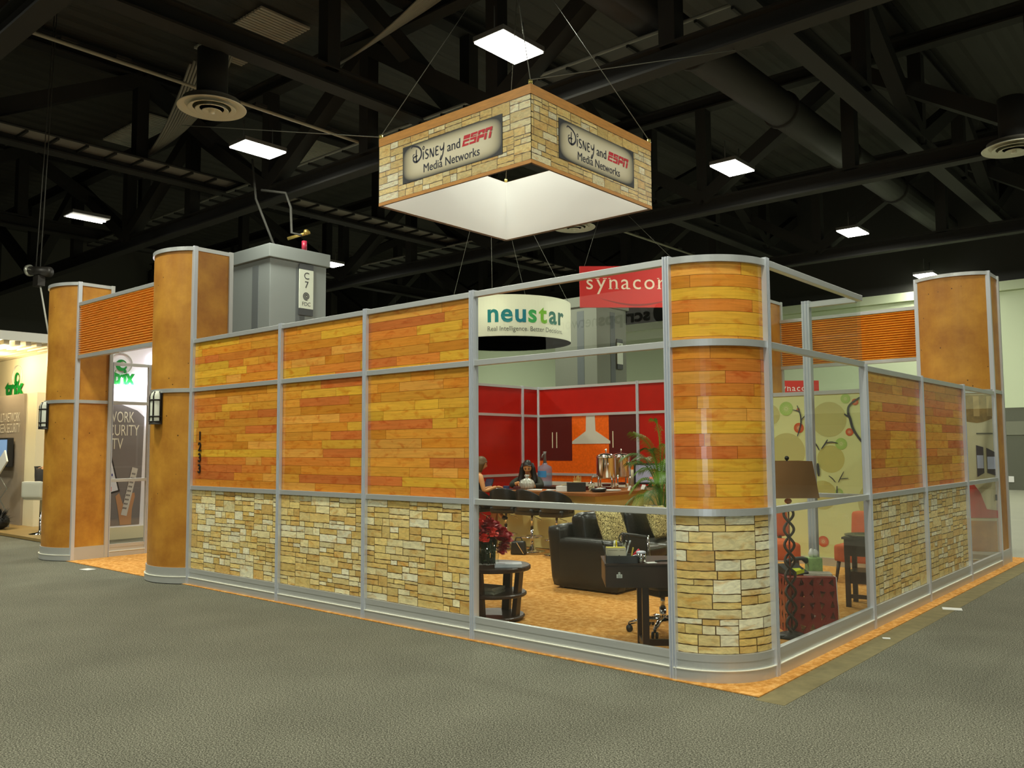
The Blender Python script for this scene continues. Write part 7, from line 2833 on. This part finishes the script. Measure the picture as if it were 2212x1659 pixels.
def woman_on_stool():
    # faces the bar (+y); local frame faces -y, so turn about pi
    t = thing('person', 'person with brown bob and bare arms on a bar stool beside the window post', 'person', (-7.27, 5.14, 0.009), math.radians(180 - 28))
    J = {'pelvis': ((0, 0.05, 0.79), 0.145), 'waist': ((0, 0.06, 0.95), 0.115), 'chest': ((0, 0.04, 1.12), 0.125), 'neckb': ((0, 0.0, 1.25), 0.06), 'neck': ((0, -0.02, 1.30), 0.048), 'skull': ((0, -0.04, 1.36), 0.05),
         'shL': ((0.17, 0.02, 1.19), 0.052), 'elL': ((0.22, -0.05, 0.92), 0.038), 'wrL': ((0.12, -0.30, 0.985), 0.026),
         'shR': ((-0.17, 0.02, 1.19), 0.052), 'elR': ((-0.24, -0.02, 0.93), 0.038), 'wrR': ((-0.16, -0.27, 1.0), 0.026),
         'hipL': ((0.1, 0.0, 0.76), 0.09), 'knL': ((0.12, -0.36, 0.70), 0.062), 'anL': ((0.10, -0.26, 0.30), 0.04), 'toL': ((0.11, -0.40, 0.26), 0.034),
         'hipR': ((-0.1, 0.0, 0.76), 0.09), 'knR': ((-0.16, -0.32, 0.72), 0.062), 'anR': ((-0.34, -0.28, 0.52), 0.04), 'toR': ((-0.46, -0.32, 0.50), 0.034)}
    Lk = [('pelvis', 'waist'), ('waist', 'chest'), ('chest', 'neckb'), ('neckb', 'neck'), ('neck', 'skull'), ('chest', 'shL'), ('shL', 'elL'), ('elL', 'wrL'), ('chest', 'shR'), ('shR', 'elR'), ('elR', 'wrR'), ('pelvis', 'hipL'), ('hipL', 'knL'), ('knL', 'anL'), ('anL', 'toL'), ('pelvis', 'hipR'), ('hipR', 'knR'), ('knR', 'anR'), ('anR', 'toR')]
    mb = MB()
    vs, fs = skin_mesh(J, Lk)
    mb.add(vs, fs, smooth=True)
    R = Matrix.Rotation(math.radians(16), 3, 'X')
    hc = Vector((0, -0.055, 1.385))
    head_mb(mb, hc, R, 0.97)
    hand(mb, J['wrL'][0], (-0.3, -0.9, 0.0), (0, 0, 1), 1.0, 0.3, -1)
    hand(mb, J['wrR'][0], (0.2, -0.95, -0.05), (0, 0, 1), 1.0, 0.3, 1)
    mb.build('body', SKIN, t)
    face_parts(t, hc, R, 0.97)
    mb = MB()
    vs, fs = skin_mesh({'a': ((0, 0.05, 0.78), 0.165), 'b': ((0, 0.06, 0.95), 0.13), 'c': ((0, 0.04, 1.10), 0.145), 'd': ((0, 0.02, 1.19), 0.105), 'l': ((0.1, -0.05, 0.76), 0.105), 'l2': ((0.12, -0.30, 0.72), 0.085), 'r': ((-0.1, -0.05, 0.76), 0.105), 'r2': ((-0.15, -0.28, 0.74), 0.085)}, [('a', 'b'), ('b', 'c'), ('c', 'd'), ('a', 'l'), ('l', 'l2'), ('a', 'r'), ('r', 'r2')])
    mb.add(vs, fs, smooth=True)
    mb.build('sleeveless_dress', mat('black_dress', (0.014, 0.014, 0.018), rough=0.8), t)
    for x, y, z, dx in ((0.11, -0.36, 0.262, 0.0), (-0.43, -0.31, 0.505, -0.05)):
        mb = MB()
        mb.ball((x, y, z - 0.005), 0.05, 12, 8, (0.9 if dx == 0 else 2.2, 2.2 if dx == 0 else 0.9, 0.7))
        mb.build('shoe', BLACKP, t)
    hm = mat('brown_hair', s2l(92, 68, 34), rough=0.5)
    mb = MB()
    mb.M = Matrix.Translation(hc) @ R.to_4x4()
    nu, nv = 26, 14
    vs, fs = [], []
    for i in range(nv + 1):
        th = PI * 0.78 * i / nv
        for k in range(nu):
            ph = 2 * PI * k / nu
            x, y, z = math.sin(th) * math.cos(ph), math.sin(th) * math.sin(ph), math.cos(th)
            if y < -0.35:
                z = max(z, 0.35)
            g = 1.14 if z < 0 else 1.0
            zz = z * 1.55 if z < 0 else z
            vs.append((x * 0.096 * g * (1 + 0.02 * math.sin(9 * ph)), y * 0.112 * g + 0.010, zz * 0.125 + 0.006))
    for i in range(nv):
        for k in range(nu):
            l = (k + 1) % nu
            fs.append((i * nu + k, i * nu + l, (i + 1) * nu + l, (i + 1) * nu + k))
    mb.add(vs, fs, smooth=True)
    mb.build('hair', hm, t)
woman_on_stool()
def visitor_left():
    # seated on a white bar chair in the neighbouring booth, mostly behind the left column
    S0 = (-15.06, 1.12, 0.06)
    t = thing('white_bar_chair', 'white low backed bar chair beside the far left tan column', 'chair', S0, math.radians(28))
    wl = mat('white_leather', s2l(206, 204, 186), rough=0.4)
    soft_box(t, 'seat', -0.22, 0.22, -0.24, 0.18, 0.66, 0.75, wl, 0.03)
    soft_box(t, 'backrest', -0.23, 0.23, -0.27, -0.21, 0.70, 1.02, wl, 0.025)
    mb = MB()
    mb.lathe([(0.2, 0.0), (0.2, 0.012), (0.04, 0.04), (0.028, 0.08), (0.028, 0.66)], n=24)
    mb.build('stem', CHROME, t)
    p = thing('person', 'person in a dark jacket seated on the white bar chair, mostly behind the column', 'person', S0, math.radians(28 + 180))
    J = {'pelvis': ((0, 0.02, 0.86), 0.14), 'waist': ((0, -0.02, 1.0), 0.125), 'chest': ((0, -0.09, 1.18), 0.135), 'neckb': ((0, -0.15, 1.31), 0.06), 'neck': ((0, -0.17, 1.36), 0.05), 'skull': ((0, -0.19, 1.42), 0.05),
         'shL': ((0.18, -0.10, 1.24), 0.055), 'elL': ((0.25, -0.18, 0.98), 0.04), 'wrL': ((0.14, -0.42, 1.0), 0.027), 'shR': ((-0.18, -0.10, 1.24), 0.055), 'elR': ((-0.25, -0.18, 0.98), 0.04), 'wrR': ((-0.14, -0.42, 1.0), 0.027),
         'hipL': ((0.1, -0.04, 0.82), 0.09), 'knL': ((0.13, -0.42, 0.76), 0.062), 'anL': ((0.12, -0.36, 0.30), 0.04), 'toL': ((0.12, -0.5, 0.25), 0.034), 'hipR': ((-0.1, -0.04, 0.82), 0.09), 'knR': ((-0.13, -0.42, 0.76), 0.062), 'anR': ((-0.12, -0.36, 0.30), 0.04), 'toR': ((-0.12, -0.5, 0.25), 0.034)}
    Lk = [('pelvis', 'waist'), ('waist', 'chest'), ('chest', 'neckb'), ('neckb', 'neck'), ('neck', 'skull'), ('chest', 'shL'), ('shL', 'elL'), ('elL', 'wrL'), ('chest', 'shR'), ('shR', 'elR'), ('elR', 'wrR'), ('pelvis', 'hipL'), ('hipL', 'knL'), ('knL', 'anL'), ('anL', 'toL'), ('pelvis', 'hipR'), ('hipR', 'knR'), ('knR', 'anR'), ('anR', 'toR')]
    mb = MB()
    vs, fs = skin_mesh(J, Lk)
    mb.add(vs, fs, smooth=True)
    R = Matrix.Rotation(math.radians(20), 3, 'X')
    hc = Vector((0, -0.2, 1.44))
    head_mb(mb, hc, R)
    hand(mb, J['wrL'][0], (-0.3, -0.9, 0), (0, 0, 1), 1, 0.4, -1)
    hand(mb, J['wrR'][0], (0.3, -0.9, 0), (0, 0, 1), 1, 0.4, 1)
    mb.build('body', SKIN, p)
    face_parts(p, hc, R)
    mb = MB()
    vs, fs = skin_mesh({'a': ((0, 0.02, 0.86), 0.16), 'b': ((0, -0.02, 1.02), 0.15), 'c': ((0, -0.09, 1.18), 0.155), 'd': ((0, -0.13, 1.27), 0.10), 'sl': ((0.19, -0.10, 1.24), 0.072), 'el': ((0.26, -0.18, 0.98), 0.056), 'wl': ((0.16, -0.38, 1.0), 0.042), 'sr': ((-0.19, -0.10, 1.24), 0.072), 'er': ((-0.26, -0.18, 0.98), 0.056), 'wr': ((-0.16, -0.38, 1.0), 0.042)}, [('a', 'b'), ('b', 'c'), ('c', 'd'), ('c', 'sl'), ('sl', 'el'), ('el', 'wl'), ('c', 'sr'), ('sr', 'er'), ('er', 'wr')])
    mb.add(vs, fs, smooth=True)
    mb.build('jacket', mat('charcoal_jacket', (0.02, 0.017, 0.014), rough=0.8), p)
    mb = MB()
    vs, fs = skin_mesh({'a': ((0, 0.02, 0.84), 0.15), 'l': ((0.1, -0.1, 0.81), 0.10), 'l2': ((0.13, -0.42, 0.76), 0.078), 'l3': ((0.12, -0.37, 0.38), 0.055), 'r': ((-0.1, -0.1, 0.81), 0.10), 'r2': ((-0.13, -0.42, 0.76), 0.078), 'r3': ((-0.12, -0.37, 0.38), 0.055)}, [('a', 'l'), ('l', 'l2'), ('l2', 'l3'), ('a', 'r'), ('r', 'r2'), ('r2', 'r3')])
    mb.add(vs, fs, smooth=True)
    mb.build('trousers', MC['black_trousers'], p)
    mb = MB()
    mb.M = Matrix.Translation(hc) @ R.to_4x4()
    mb.ball((0, 0.014, 0.022), 0.1, 18, 12, (0.92, 1.08, 1.12))
    mb.build('hair', MC['black_hair'], p)
visitor_left()

# ------------------------------------------------------------------ details that belong to a part go one level deeper
SUBS = (('knob', 'lid'), ('tap', 'body'), ('handle', 'body'), ('label', 'bottle'), ('kick_lip', 'kick_plate'), ('sticker', 'drawer_box'), ('side_veneer', 'drawer_box'),
        ('screen', 'case'), ('zip', 'bag_body'), ('handle', 'bag_body'), ('diffuser', 'housing'), ('hanging_rod', 'housing'), ('yellow_sticker', 'phone_body'), ('soil', 'pot'),
        ('lift_lever', 'seat'), ('footrest', 'stem'), ('finial', 'shade'), ('eye', 'body'), ('eyebrow', 'body'), ('mouth', 'body'), ('hair', 'body'), ('handle_print', 'cabinet_print'),
        ('range_hood_print', 'backsplash_print'), ('worktop_print', 'backsplash_print'), ('front_rim', 'barrel'), ('amber_ball', 'core_rod'), ('corner_eye', 'top_trim'),
        ('iron_cage', 'frosted_glass'), ('valve', 'pipe'), ('brass_fitting', 'pipe'), ('collar', 'pipe'), ('clamp', 'pipe'), ('tie', 'film'), ('cap', 'shaft'), ('groove', 'shaft'),
        ('downlight', 'canopy'), ('canopy_slat', 'canopy'), ('panel_lettering', 'taupe_panel'), ('swoosh_print', 'banner_cloth'), ('lettering', 'banner_cloth'), ('lettering', 'board'),
        ('spiral_mark', 'board'), ('tagline', 'outer_fabric'), ('letter', 'outer_fabric'), ('yellow_edge', 'box'), ('faint_lines', 'box'), ('tissues', 'box'), ('back_bracket', 'backrest'),
        ('mural_screen', 'mural_phone'), ('grey_print', 'board'), ('back_plate', 'ring_louvre'), ('cross_rib', 'deck_plate'), ('edge_rail', 'deck_plate'))
def base(o):
    return o.name.split('.')[0]
for root in [o for o in C.objects if o.parent is None and o.type == 'EMPTY']:
    kids = [c for c in root.children if c.type == 'MESH']
    first = {}
    for c in kids:
        first.setdefault(base(c), c)
    for a, b in SUBS:
        if b in first:
            for c in kids:
                if base(c) == a and c.parent == root and first[b].parent == root:
                    c.parent = first[b]
